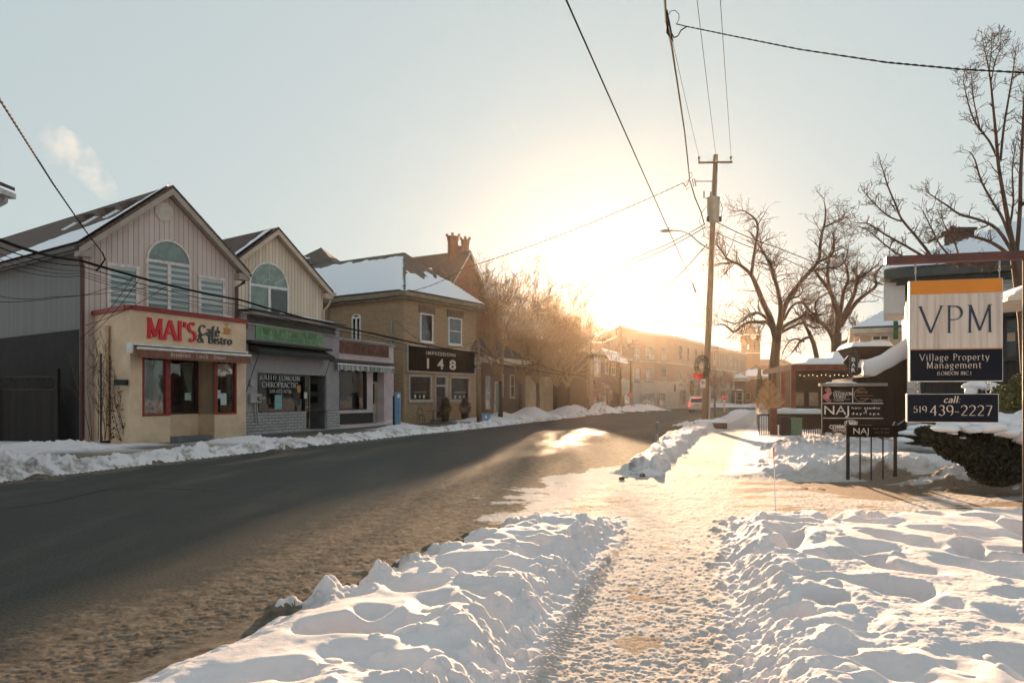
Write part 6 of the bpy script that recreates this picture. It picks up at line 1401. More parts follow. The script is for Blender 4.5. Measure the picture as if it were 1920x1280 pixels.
def plain_pole(px0, py0, px1, py1, Y, r, label, zb=0):
    a, b = P(px0, py0, Y), P(px1, py1, Y); a.z = 0; rt = root('utility_pole', label, 'utility pole', (a.x, a.y, 0)); mb = MB(); mb.tube([a, a.lerp(b, .5), b], [r*1.15, r, r*.85], 10); mb.build('pole', WOODP, rt, smooth=True); return rt, a, b
pr2, a2, b2 = plain_pole(899, 790, 895.5, 636, 48.5, .16, 'wooden pole with bundled cables at the corner of the brick building')
mb = MB()
for i in range(5): mb.tube([b2+Vector((-.1, -.15, -.1-i*.15)), b2+Vector((-.45+.1*i, -.2, -.6)), b2+Vector((-.35, -.2, -1.4-.1*i)), b2+Vector((-.1, -.17, -1.9))], .025, 5)
mb.build('cable_bundle', CABLE, pr2)
mb = MB(); 
for py in (681, 690): c = P(897, py, 48.5); mb.tube([c-Vector((0, 0, .03)), c+Vector((0, 0, .03))], .185, 12)
mb.build('steel_band', GALV, pr2)
plain_pole(1104, 770, 1106, 640, 76, .2, 'weathered wooden pole in front of the restaurant, in the glare')
pr3, a3, b3 = plain_pole(1183, 768, 1184, 676, 96, .2, 'wooden pole just behind the smaller stop sign')
pr4, a4, b4 = plain_pole(1166, 768, 1166, 613, 100, .18, 'far wooden pole with a crossarm rising over the restaurant')
mb = MB(); c = P(1165, 626, 100); mb.tube([P(1155, 626, 100), P(1174, 626, 100)], .09, 4)
for px in (1156, 1173): mb.tube([P(px, 626, 100), P(px, 616, 100)], [.09, .05], 5)
mb.build('crossarm', WOODP, pr4)
pr5, a5, b5 = plain_pole(1561, 760, 1561, 562, 70, .17, 'far pole with a crossarm and transformer seen through the forked tree')
mb = MB(); mb.tube([P(1548, 573, 69.7), P(1574, 573, 69.7)], .07, 4); mb.build('crossarm', WOODP, pr5); mb = MB(); c = P(1561, 606, 69.6); mb.tube([c-Vector((0, 0, .5)), c+Vector((0, 0, .5))], .3, 12); mb.build('transformer', plain("transformer_grey", (.24, .26, .25)), pr5)

def wire(label, pts, r, sag=0.0, name='overhead_cable', cat='cable', twist=0.0, n=24, m=None, grp=None):
    """pts: (px, py, depth) points the cable passes through"""
    V = [P(*p) for p in pts]; out_ = []
    for a, b in zip(V[:-1], V[1:]):
        for i in range(n):
            t = i/n; q = a.lerp(b, t); q = Vector((q.x, q.y, q.z-sag*4*t*(1-t))); out_.append(q)
    out_.append(V[-1]); mb = MB()
    if twist:
        tot = 0; A1, A2 = [], []
        full = []
        for a, b in zip(out_[:-1], out_[1:]):
            k = max(2, int((b-a).length/.09))
            for i in range(k): full.append(a.lerp(b, i/k))
        full.append(out_[-1])
        for i, q in enumerate(full):
            ph = i*.09/twist*2*math.pi; o_ = Vector((math.cos(ph), 0, math.sin(ph)))*r*1.15; A1.append(q+o_); A2.append(q-o_)
        mb.tube(A1, r, 5); mb.tube(A2, r, 5)
    else: mb.tube(out_, r, 6)
    c = out_[0]; o = mb.build(name, m or CABLE, None, loc=tuple(c), smooth=True); tag(o, label, cat, grp); return o
wire('long diagonal cable from the top edge down to the main pole below the street lamp', [(1058, -8, 9.0), (1303, 540, 34), (1323, 585, 40)], .013, .02)
wire('insulator rod at the low end of the long diagonal cable', [(1299, 531, 33), (1304, 548, 35)], .035, name='guy_insulator', cat='insulator')
wire('thick bundled cable running from the top edge to the bracket on the main pole', [(1246, -8, 18), (1249, 40, 20), (1259, 85, 22), (1272, 170, 27), (1284, 250, 33), (1293, 335, 39.6)], .032)
wire('tangle of splice cables where the house drop leaves the thick cable', [(1247, 12, 19.4), (1252, 40, 20), (1251, 62, 20.6), (1261, 78, 21.5), (1256, 50, 20.4), (1250, 20, 19.6)], .028)
wire('thin looped wire beside the splice on the thick cable', [(1252, 30, 20), (1258, 21, 20), (1266, 20, 20), (1273, 27, 20), (1273, 36, 20), (1269, 45, 20)], .009, n=6)
wire('drip loop hanging from the thick cable splice', [(1259, 62, 20.4), (1264, 71, 20.4), (1271, 68, 20.2), (1277, 57, 20), (1288, 50, 20)], .018, n=6)
wire('twisted house cable swinging from the splice out to the right edge', [(1268, 45, 20.3), (1288, 50, 20), (1380, 69, 17.5), (1500, 93, 15.5), (1660, 117, 13.8), (1800, 130, 12.8), (1950, 138, 12)], .0095, twist=.55, n=14)
wire('thin power wire to the left end of the crossarm', [(1260, 74, 22), (1311, 296, 40)], .009, .05); wire('thin power wire to the top of the main pole', [(1306, -8, 21), (1342, 290, 40)], .010, .05); wire('thin power wire to the right end of the crossarm', [(1350, -8, 21), (1371, 296, 40)], .010, .05)
wire('black cable dropping from the bracket to the pole beside the transformer', [(1293, 337, 39.6), (1303, 370, 39.7), (1315, 399, 39.7), (1321, 421, 39.8)], .035, n=8)
wire('loose coil of wire at the pole bracket', [(1293, 336, 39.5), (1298, 330, 39.5), (1297, 323, 39.5), (1292, 325, 39.5), (1292, 336, 39.5), (1283, 345, 39.5), (1288, 356, 39.5), (1293, 350, 39.5)], .012, n=6)
wire('twisted cable crossing the street from the pole bracket to the brick building', [(1292, 337, 39.5), (1281, 343, 40), (870, 503, 46), (757, 548, 46.6)], .012, .25, twist=.6, n=16)
wire('thin cable continuing left along the brick wall to the cream house', [(757, 551, 46.5), (640, 565, 43), (540, 590, 40)], .014, .1)
wire('upper of two cables running from the main pole towards the sun', [(1322, 420, 40), (1215, 473, 56), (1040, 545, 90)], .028, .1); wire('lower of two cables running from the main pole towards the sun', [(1322, 426, 40), (1210, 484, 56), (1040, 560, 90)], .028, .1)
wire('cable from under the street lamp down to the far crossarm pole', [(1326, 458, 40), (1171, 620, 100)], .03, .2)
wire('upper cable leaving the main pole to the right behind the bare trees', [(1345, 417, 40), (1460, 465, 42), (1600, 513, 45), (1712, 548, 48)], .022, .1); wire('lower cable leaving the main pole to the right behind the bare trees', [(1344, 436, 40), (1460, 480, 42), (1600, 535, 45), (1690, 570, 48)], .018, .1)
wire('thin cable slanting right from the main pole through the bare tree', [(1344, 440, 40), (1440, 520, 46)], .012, .1)
wire('far horizontal wire right of the crossarm pole', [(1174, 614, 100), (1322, 606, 100)], .04, .3); wire('far horizontal wire under the upper one right of the crossarm pole', [(1174, 620, 100), (1322, 611, 100)], .03, .3)
wire('low far wire passing behind the clock tower', [(1330, 656, 120), (1460, 640, 120), (1560, 618, 120)], .04, .2)
# cables across the left of the picture
wire('twisted cable slanting down from the left edge to the café gable', [(-14, 165, 13), (100, 345, 20), (160, 432, 25), (192, 474, 28)], .013, twist=.5, n=14)
wire('drip loop of cable at the corner of the café gable', [(192, 474, 28), (197, 486, 28), (184, 505, 28), (173, 508, 28), (168, 495, 28), (168, 478, 28)], .03, n=6)
wire('heaviest black cable sweeping across the café fronts to the corner pole', [(-14, 444, 17), (150, 488, 22), (450, 562, 31), (700, 625, 40.5), (896, 662, 48.3)], .042, .10)
wire('second cable hung just under the heaviest one', [(-14, 458, 17), (150, 498, 22), (450, 572, 31), (700, 632, 40.5), (896, 668, 48.3)], .016, .12)
for i, (a, b, c, d, e) in enumerate(((470, 507, 580, 637, 672), (481, 512, 586, 641, 675), (492, 517, 590, 644, 678))):
    wire(('highest', 'middle', 'lowest')[i]+' of three thin wires below the heavy cable on the left', [(-14, a, 17), (150, b, 22), (450, c, 31), (700, d, 40.5), (896, e, 48.3)], .008, .14)
wire('sagging thin wire crossing the grey side wall', [(-14, 552, 20), (100, 556, 21.5), (200, 540, 23), (250, 519, 24)], .009, .1); wire('lower sagging thin wire crossing the grey side wall', [(-14, 566, 20), (120, 556, 21.5), (310, 533, 24)], .009, .05)
for i, (x0, y0, x1, y1) in enumerate(((250, 519, 150, 636), (262, 522, 168, 630), (312, 536, 160, 610))):
    wire(('leftmost', 'middle', 'rightmost')[i]+' of the thin service wires slanting down to the café side wall', [(x0, y0, 25), (x1, y1, 27)], .010, .15)
wire('thin cable from the corner pole over the shop sign towards the far poles', [(897, 664, 48.5), (985, 690, 62), (1104, 700, 76)], .03, .3); wire('pale cable pair behind the street trees', [(897, 652, 48.5), (1010, 682, 62), (1104, 694, 76)], .03, .5)
wire('short cable from the corner pole up across the shop windows', [(896, 640, 48.3), (811, 655, 46.8), (740, 600, 45)], .012, .1)
wire('string of pale bulbs sagging between the far roofs', [(1110, 641, 90), (1130, 642, 92), (1156, 631, 98)], .05, .0, m=emis("warm_bulb", (1, .7, .4), .6), name='string_lights', cat='string lights')
# ------------------------------------------------------------------ right-hand side: hanging sign
NAVY = plain("navy_board", (.009, .010, .017), .6, .15, 3, spec=.15); ORANGE = plain("sign_orange", (.62, .20, .012), .5, .08)
m, n, b, o = newmat("streaked_white_board"); st = noise(n, 2.2, 7, .7, scaled(n, (9, 9, .35))); n.links.new(mixc(n, ramp(n, st, .42, .72), (.62, .51, .43), (.38, .28, .22)), b.inputs['Base Color']); b.inputs['Roughness'].default_value = .45
STREAK = m; EDGE = plain("sign_edge_white", (.68, .62, .56), .5)
VF = Fr.at(1706, 6.95, 104.5); vg = root('property_sign', 'tall hanging sign with an orange band and navy panel, on chains under the beam', 'sign', tuple(VF.pt(0, VF.uz(1706, 525)[1]))); 
U1 = VF.uz(1880, 620)[0]; zT = VF.uz(1706, 527)[1]; zO = VF.uz(1706, 553.5)[1]; zN = VF.uz(1706, 656)[1]; zB = VF.uz(1706, 714)[1]
mb = MB(); mb.fb(VF, -.004, U1+.004, zB-.008, zT, -.05, -.002); bd = mb.build('board', EDGE, vg, bevel=.004)
for nm, a, b_, m_ in (('orange_band', zO+.005, zT-.002, ORANGE), ('white_panel', zN+.008, zO-.002, STREAK), ('orange_line', zN, zN+.006, ORANGE), ('navy_panel', zB, zN-.002, NAVY)):
    mb = MB(); mb.fb(VF, .006, U1-.003, a, b_, -.0018, .004); mb.build(nm, m_, bd)
NAVYL = plain("navy_lettering", (.025, .032, .055), .5); CREAML = plain("cream_lettering", (.62, .50, .42), .5, .05)
t_ = serif_text(VF, "VPM", 1723, 624.5, 575, 1864, NAVYL, vg, w=.005, thick=9, thin=3, dep=.002, ser=7, gap=8, name='sign_lettering')
serif_text(VF, "Village Property", 1724, 676, 664, 1855, CREAML, vg, w=.005, thick=11, thin=5.5, dep=.002, ser=7, gap=14, name='sign_lettering')
serif_text(VF, "Management", 1737, 690.5, 678.5, 1840, CREAML, vg, w=.005, thick=11, thin=5.5, dep=.002, ser=7, gap=14, name='sign_lettering')
serif_text(VF, "(LONDON INC.)", 1757, 703, 696.5, 1821, CREAML, vg, w=.005, thick=13, thin=7, dep=.002, ser=8, gap=7, name='sign_lettering')
ph = root('phone_sign', 'small dark hanging sign with a telephone number, chained below the tall one', 'sign', tuple(VF.pt(0, VF.uz(1700, 738)[1])))
a = VF.rect(1701, 738, 790, 1872); mb = MB(); mb.fb(VF, a[0]-.004, a[1]+.004, a[2]-.006, a[3], -.045, -.002); bd2 = mb.build('board', EDGE, ph, bevel=.004); mb = MB(); mb.fb(VF, a[0]+.005, a[1]-.003, a[2], a[3]-.005, -.0018, .003); mb.build('panel', NAVY, bd2)
serif_text(VF, "call:", 1769, 754.5, 743, 1800, CREAML, ph, w=.004, thick=17, thin=11, dep=.002, slant=.2, name='sign_lettering', ser=8)
serif_text(VF, "519", 1712, 773, 761, 1738, CREAML, ph, w=.004, thick=11, thin=5, dep=.002, name='sign_lettering', ser=7); serif_text(VF, "439-2227", 1743, 778.5, 759.5, 1861, CREAML, ph, w=.004, thick=11, thin=5, dep=.002, name='sign_lettering', ser=7)
def ring(mb, c, r, t, fr, edge=False):
    pts = []
    for i in range(13):
        th = 2*math.pi*i/12; q = Vector((0, 0, math.sin(th)*r)); uu = (Vector((fr.n.x, fr.n.y, 0)) if edge else Vector((fr.u.x, fr.u.y, 0)))*math.cos(th)*r*.75; pts.append(c+q+uu)
    mb.tube(pts, t, 6)
for px in (1719, 1855):
    u_, _ = VF.uz(px, 726); mb = MB()
    for k in range(3): ring(mb, VF.pt(u_, zB-.012-k*.042, -.022), .028, .0055, VF, k == 1)
    mb.build('chain_link', GALV, ph)
bt = VF.uz(1660, 481)[1]; bb_ = VF.uz(1660, 496)[1]; ub = VF.uz(1661, 488)[0]; up_ = VF.uz(1925, 600)[0]
sp_ = root('sign_post', 'dark wooden post with a reddish beam that carries the hanging signs', 'post', tuple(VF.pt(up_+.02, 0, -.03)))
BEAM = plain("beam_maroon", (.10, .028, .020), .45, .3, 4); mb = MB(); mb.fb(VF, ub, up_+.3, bb_, bt, -.07, .02); mb.build('beam', BEAM, sp_, bevel=.006)
mb = MB(); mb.tube([VF.pt(up_+.02, 0, -.03), VF.pt(up_+.02, bb_-.001, -.03)], .042, 14); mb.build('post', plain('post_dark', (.03, .016, .012), .6, .3), sp_, smooth=True)
mb = MB(); mb.tube([VF.pt(ub+.04, bt, -.02), VF.pt(ub+.03, bt+.05, -.02), VF.pt(ub+.06, bt+.075, -.02), VF.pt(ub+.10, bt+.06, -.02)], .007, 6); mb.build('hook', GALV, sp_)
for px in (1718, 1876):
    u_, _ = VF.uz(px, 505); mb = MB(); mb.tube([VF.pt(u_, bb_, -.025), VF.pt(u_, bb_-.05, -.025)], .009, 6); ring(mb, VF.pt(u_, bb_-.075, -.025), .024, .006, VF, True); mb.tube([VF.pt(u_, bb_-.095, -.025), VF.pt(u_, zT, -.025)], .005, 6); mb.build('eye_hook', GALV, vg)

# ------------------------------------------------------------------ tenants board and small sign
NF = Fr.at(1541, 24.0, 99); nb = root('tenant_board', 'wide dark tenants board with salon and tattoo panels standing in the snow yard', 'sign', (*NF.off(1.1, 0), 0))
BRW = plain("dark_bronze_panel", (.018, .012, .009), .6, .5, 1.2, spec=.15)
U = lambda px: NF.uz(px, 760)[0]
Zn = lambda py: NF.uz(1598, py)[1]
mb = MB(); mb.fb(NF, U(1543)-.02, U(1656)+.04, Zn(811), Zn(724), -.14, .0); bo_ = mb.build('board', BRW, nb)
mb = MB(); mb.fb(NF, U(1537), U(1663), Zn(723.5), Zn(718), -.22, .08); cp = mb.build('cap', plain("cap_grey", (.24, .22, .18), .6), nb)
mb = MB(); snow_cap(mb, 0, 1, 0, 1, Zn(718), .05, 10, rot=lambda x, y: NF.off(U(1548)+x*(U(1610)-U(1548)), -.2+y*.2)); mb.build('snow', SNOW, cp, smooth=True)
for px in (1543, 1653):
    mb = MB(); mb.fb(NF, U(px)-.05, U(px)+.07, 0, Zn(811)-.001, -.12, -.02); mb.build('leg', plain("sign_leg", (.10, .07, .05), .7), nb)
ALU = plain("aluminium_line", (.55, .54, .50), .4)
for y0, y1 in ((755, 756.6), (783, 784.4)):
    mb = MB(); mb.fb(NF, U(1543), U(1656), Zn(y1), Zn(y0), .002, .012); mb.build('divider', ALU, nb)
mb = MB(); mb.fb(NF, U(1598), U(1599.5), Zn(754.8), Zn(727), .002, .012); mb.build('divider', ALU, nb)
WL = plain("white_lettering", (.66, .60, .56), .5)
serif_text(NF, "EXTENSION", 1562.5, 741, 735, 1597, WL, nb, w=.004, thick=16, thin=9, name='board_lettering'); serif_text(NF, "STUDIO", 1563, 746, 741.8, 1586, WL, nb, w=.004, thick=16, thin=9, name='board_lettering')
sans_text(NF, "Shimmer", 1565, 734, 732, 1576, WL, nb, w=.004, name='board_lettering'); sans_text(NF, "Hair Extension Specialist", 1563, 748.7, 747, 1594, WL, nb, w=.004, name='board_lettering'); sans_text(NF, "519-808-4200", 1563, 751.6, 749.6, 1582, WL, nb, w=.004, name='board_lettering')
PK2 = plain("rose_logo", (.50, .20, .20), .6, .3); mb = MB(); rg = random.Random(2)
for i in range(9):
    u_, z_ = NF.uz(1551+5*math.sin(i*.9), 731+i*2.4, .01); mb.tube([NF.pt(u_+.09*(1-k*.09)*math.cos(k*.8+i), z_+.08*(1-k*.09)*math.sin(k*.8+i), .012) for k in range(9)], .022, 5)
mb.build('hair_emblem', PK2, nb)
GOLD = plain("gold_line", (.40, .25, .14), .4); mb = MB(); u_, z_ = NF.uz(1615, 740, .01); mb.tube([NF.pt(u_+.215*math.cos(R(a)), z_+.215*math.sin(R(a)), .012) for a in range(60, 331, 15)], .008, 4); mb.build('circle_emblem', GOLD, nb)
serif_text(NF, "Aferia", 1605, 737, 731, 1626, GOLD, nb, w=.004, thick=10, thin=7, slant=.3, ser=0, name='board_lettering'); sans_text(NF, "PHOTOGRAPHY", 1606, 742.5, 740.5, 1637, GOLD, nb, w=.004, sp=1.3, name='board_lettering'); sans_text(NF, "Studio Co", 1613, 748, 745.5, 1631, GOLD, nb, w=.004, name='board_lettering'); sans_text(NF, "By Cloud Vision", 1634, 750, 748.2, 1655, WL, nb, w=.004, name='board_lettering'); sans_text(NF, "519-000-0000"[:4]+"669-1551", 1636, 753, 751.2, 1654, WL, nb, w=.004, name='board_lettering')
sans_text(NF, "NAJ", 1545.5, 776.5, 760.5, 1592, WL, nb, w=.004, name='board_lettering'); sans_text(NF, "hair studio", 1597, 766.5, 762, 1650, WL, nb, w=.004, sp=1.25, bold=.01, name='board_lettering'); sans_text(NF, "day  spa", 1597, 777, 772.5, 1649, WL, nb, w=.004, sp=1.5, bold=.01, name='board_lettering'); serif_text(NF, "&", 1618, 775, 768, 1625, WL, nb, w=.004, thick=9, thin=6, slant=.4, ser=0, name='board_lettering')
sans_text(NF, "COMMON GROUND", 1555, 803, 796.5, 1637, WL, nb, w=.004, bold=.035, name='board_lettering'); sans_text(NF, "TATTOO", 1560, 809, 804.5, 1588, WL, nb, w=.004, bold=.03, name='board_lettering')
mb = MB()
for i in range(8):
    u_, z_ = NF.uz(1586+i*2.9-(.5), 793-3*math.sin((i+.5)/8*math.pi), .01); mb.tube([NF.pt(u_+.035*math.cos(R(a)), z_+.05*math.sin(R(a)), .01) for a in range(0, 361, 60)], .012, 4)
u_, z_ = NF.uz(1596, 794, .01); mb.fb(NF, u_-.16, u_+.16, z_-.03, z_+.03, .002, .01); mb.build('lace_emblem', WL, nb)
SF_ = Fr.at(1591, 14.6, 99); sn = root('small_salon_sign', 'low dark steel sign on five thin uprights in front of the tenants board', 'sign', (*SF_.off(.45, 0), .2))
Us = lambda px: SF_.uz(px, 840)[0]; Zs = lambda py: SF_.uz(1635, py)[1]
mb = MB(); mb.fb(SF_, Us(1587), Us(1684), Zs(819), Zs(797), -.03, .0); mb.build('panel', plain("panel_black_brown", (.012, .009, .008), .7, spec=.15), sn, bevel=.003)
for px, w_, top in ((1591, .032, 797), (1680, .032, 796), (1613, .012, 819), (1634, .012, 819), (1656, .012, 819)):
    mb = MB(); mb.fb(SF_, Us(px)-w_, Us(px)+w_, .0, Zs(top)+(.03 if w_ > .02 else -.001), -.075, -.031) if w_ > .02 else mb.fb(SF_, Us(px)-w_, Us(px)+w_, 0, Zs(top), -.03, -.004); mb.build('upright', IRON, sn)
mb = MB(); 
for px in (1591, 1680): mb.ball(SF_.pt(Us(px), Zs(797)+.05, -.05), .025, None, None, 8, 5)
mb.build('finial', IRON, sn)
DIML = plain("dim_lettering", (.24, .19, .16), .5)
sans_text(SF_, "NAJ", 1600, 813, 802, 1629, WL, sn, w=.003, name='sign_lettering'); sans_text(SF_, "hair studio", 1638, 804.5, 801.5, 1668, DIML, sn, w=.003, sp=1.2, name='sign_lettering'); sans_text(SF_, "day & spa", 1640, 811.5, 808.5, 1667, DIML, sn, w=.003, sp=1.3, name='sign_lettering')

# ------------------------------------------------------------------ white house behind the signs
WHS = boards("white_clapboard", (.62, .58, .55), .13, 1, .5, .6, .1); DKW = boards("black_boards", (.022, .017, .014), .18, 0, .6, .7, .3)
WH = Fr.at(1703, 24.0, 117); LW = 12.0; zE = WH.uz(1703, 521)[1]
wh = root('white_house', 'two storey white house with a snowy hip roof behind the hanging sign', 'house', (*WH.off(0, 0), 0))
mb = MB(); mb.zprism([WH.off(*q) for q in ((0, 0), (LW, 0), (LW, -11), (0, -11))], 0, zE); mb.build('wall', WHS, wh)
rf5, C5, A5, B5 = hip_roof(wh, WH, LW, 11, zE+.05, 3.1, .7, shingle("blue_grey_shingles", (.20, .21, .22), (.15, .16, .17)), plain("green_grey_eaves", (.045, .055, .05), .6), 5.2)
O = C5[0]+Vector((0, 0, .01)); A = C5[1]+Vector((0, 0, .01)); M_ = A5-(C5[0]+C5[1])/2
snow_on((O, A, O+M_), lambda a, b: .07*sst((np.minimum(a-b*.5, 1-a-b*.5)*8+.05)/.1)*sst((.25+.9*noise2(a*6, b*1.5, 6)+.35-b*.3)/.2)-.02, 70, 40, 'roof_snow', SNOW, rf5)
mb = MB(); cc = P(1797, 470, 29); mb.box(cc.x-.38, cc.x+.38, 28.6, 29.3, cc.z-1.2, P(0, 436, 29).z); mb.box(cc.x-.44, cc.x+.44, 28.5, 29.4, P(0, 436, 29).z, P(0, 431, 29).z); chm = mb.build('chimney', brick("stone_chimney", (.16, .11, .08), (.10, .07, .055), (.14, .12, .10), .4, .2), wh)
mb = MB(); mb.tube([P(1786, 430, 29), P(1786, 424, 29)], .11, 10); mb.build('chimney_pot', RBRICK, chm)
mb = MB(); mb.fb(WH, -.72, -.1, zE-1.15, zE-.14, -2.4, .12); mb.build('boxed_bay', plain("boxed_eave_white", (.62, .58, .54), .6, .08), wh)
mb = MB(); mb.fb(WH, -.02, .34, zE-3.6, zE-.3, .01, .09); mb.build('corner_board', plain("boxed_eave_white", (.6, .55, .5)), wh)
mb = MB(); mb.fb(WH, .35, LW, zE-1.25, zE-.95, .02, .12); mb.build('frieze', PALEC, wh)
mb = MB()
for i in range(26):
    u_ = random.uniform(1.2, 5.4); q = WH.pt(u_, zE-.14, .70); mb.tube([q, q-Vector((0, 0, random.uniform(.1, .42)))], [.018, .003], 5)
mb.build('icicle', glassmat("ice", (.9, .95, 1), 1.3, .1), wh)
# dark lower porch and big dark window wall
mb = MB(); mb.fb(WH, .36, LW-.3, 0, zE-1.45, .02, .55); pw_ = mb.build('dark_facade', DKW, wh)
q = WH.rect(1882, 590, 672, 1950, .56); window(wh, WH, q[0], q[1], q[2], q[3], fmat=BLACK, w=.56, fw=.08, vm=(.4,), glass=GLASS)
q = WH.rect(1888, 624, 640, 1903, .6); mb = MB(); mb.fb(WH, q[0], q[1], q[2], q[3], .64, .65); mb.build('window_notice', plain("notice_tan", (.35, .25, .17)), wh)
mb = MB(); mb.fb(WH, .3, LW-.2, zE-1.46, zE-1.30, .02, 1.7); mb.build('porch_roof', IRON, wh)
# porch corner of the neighbour at the right edge
PF = Fr.at(1889, 10.5, 104); pe = root('porch_roof', 'pale curved porch roof corner poking in at the right edge under snow', 'porch', (*PF.off(.6, 0), 0)); Zp = lambda py: PF.uz(1900, py)[1]
mb = MB(); mb.prism(PF, [(0, Zp(563)), (1.6, Zp(552)), (1.6, Zp(520)), (.28, Zp(535)), (.10, Zp(548)), (0, Zp(558))], -2, 0); mb.build('eave', plain("porch_cream", (.62, .50, .38), .5, .1), pe)
mb = MB(); mb.prism(PF, [(.05, Zp(556)), (.10, Zp(545)), (.3, Zp(530)), (1.6, Zp(512)), (1.6, Zp(519)), (.3, Zp(534.5)), (.1, Zp(549)), (.06, Zp(556))], -2, .02); mb.build('snow', SNOW, pe)
# covered stair: dark body, sloping roof piled with snow
SF2 = Fr.at(1614, 26.0, 100); Uc = lambda px, py=700: SF2.uz(px, py)[0]; Zc = lambda px, py: SF2.uz(px, py)[1]
cs_ = root('covered_stair', 'black boarded stair enclosure with a sloping roof under deep snow', 'stair', (*SF2.off(1.5, 0), 0))
lo = [(1616, 706), (1640, 703), (1668, 690), (1712, 664)]; 
mb = MB(); mb.prism(SF2, [(Uc(1600, 810), 0), (Uc(1760, 810), 0), (Uc(1760, 700), Zc(1760, 640)), (Uc(1712), Zc(1712, 666)), (Uc(1668), Zc(1668, 692)), (Uc(1640), Zc(1640, 705)), (Uc(1600), Zc(1600, 708))], -3, 0); mb.build('boarding', DKW, cs_)
for k, (z_a, m_, nm) in enumerate(((0, SNOW, 'roof_snow'),)):
    mb = MB(); n_ = 22; rows = 9; L0, L1 = Uc(1617), Uc(1722)
    low = lambda u: np.interp(u, [Uc(1614), Uc(1640), Uc(1668), Uc(1722)], [Zc(1614, 705), Zc(1640, 704), Zc(1668, 690), Zc(1722, 658)])
    hi = lambda u: np.interp(u, [Uc(1614), Uc(1640), Uc(1655), Uc(1680), Uc(1722)], [Zc(1614, 674), Zc(1640, 671), Zc(1655, 664), Zc(1680, 649), Zc(1722, 620)])
    prof = [(0.04, 0.0), (.10, .10), (.12, .45), (.09, .80), (-.02, .95), (-.14, 1.0), (-.35, 1.0), (-.55, .9), (-.65, .4)]
    for i in range(n_+1):
        u_ = lerp(L0, L1, i/n_)
        for w_, t in prof: mb.v.append(tuple(SF2.pt(u_+(.03*math.sin(t*9) if i in (0,) else 0), lerp(low(u_), hi(u_), t)+.015*math.sin(i*.9+t*3), w_)))
    k_ = len(prof)
    for i in range(n_):
        for j in range(k_-1): mb.f.append((i*k_+j, (i+1)*k_+j, (i+1)*k_+j+1, i*k_+j+1))
    mb.f.append(tuple(range(k_))[::-1]); mb.build(nm, m_, cs_, smooth=True)
for (xa, ya, xb, yb_) in ((1683, 796, 1760, 745), (1690, 812, 1790, 748)):
    mb = MB(); a, b_ = SF2.uz(xa, ya, 1.0), SF2.uz(xb, yb_, 1.0); mb.tube([SF2.pt(a[0], a[1], 1.0), SF2.pt(b_[0], b_[1], 1.0)], .022, 6); mb.build('handrail', GALV, cs_)
# flared dark canopy with snow
cf = root('flared_canopy', 'dark flared box canopy topped with snow, left of the white house', 'canopy', (*SF2.off(Uc(1650), -1.5), 0)); mb = MB(); A_ = Uc(1614, 650); B_ = Uc(1694, 650); z0_, z1_ = Zc(1650, 669), Zc(1650, 645)
mb.hexa([SF2.pt(A_+.32, z0_, -1.2), SF2.pt(B_, z0_, -1.2), SF2.pt(B_, z0_, -3.2), SF2.pt(A_+.32, z0_, -3.2)][::1], [SF2.pt(A_+.06, z1_, -1.0), SF2.pt(B_, z1_, -1.0), SF2.pt(B_, z1_, -3.4), SF2.pt(A_+.06, z1_, -3.4)]); mb.build('box', plain("canopy_dark", (.04, .028, .022), .6), cf)
mb = MB(); snow_cap(mb, 0, 1, 0, 1, z1_, .24, 16, rot=lambda x, y: SF2.off(A_+x*(B_-A_), -3.4+y*2.45)); mb.build('snow', SNOW, cf, smooth=True)
mb = MB(); mb.fb(SF2, A_+.5, B_, 0, z0_, -3, -1.4); mb.build('support_wall', DKW, cf)
# neighbour house beyond
HN = Fr.at(1612, 44, 114); nh = root('neighbour_house', 'cream gabled house with a snowy roof behind the flared canopy', 'house', (*HN.off(1.5, -3), 0)); e0 = HN.uz(1610, 622)[1]; Lh = 6.0
mb = MB(); mb.zprism([HN.off(*q) for q in ((0, 0), (Lh, 0), (Lh, -9), (0, -9))], 0, e0); mb.build('wall', plain("warm_cream_wall", (.55, .44, .33), .7, .1), nh)
rfn, Cn, An, Bn = hip_roof(nh, HN, Lh, 9, e0, 2.2, .55, RB, PALEC, 3)
O = Cn[0]+Vector((0, 0, .01)); A = Cn[1]+Vector((0, 0, .01)); M_ = An-(Cn[0]+Cn[1])/2
snow_on((O, A, O+M_), lambda a, b: .13*sst((np.minimum(a-b*.5, 1-a-b*.5)*7-.05)/.1)*sst((.8+.5*noise2(a*3, b, 6)-b)/.1)-.03, 40, 30, 'roof_snow', SNOW, rfn)
q = HN.rect(1634, 628, 640, 1668); window(nh, HN, q[0], q[1], q[2], q[3], fw=.1, vm=(.5,), back=plain("warm_room", (.2, .12, .08)))
mb = MB(); q = HN.rect(1675, 602, 636, 1684, .8); mb.fb(HN, q[0], q[1], q[2], q[3], .8, .9); mb.build('green_shutter', plain("banner_green", (.03, .12, .03), .7), nh)

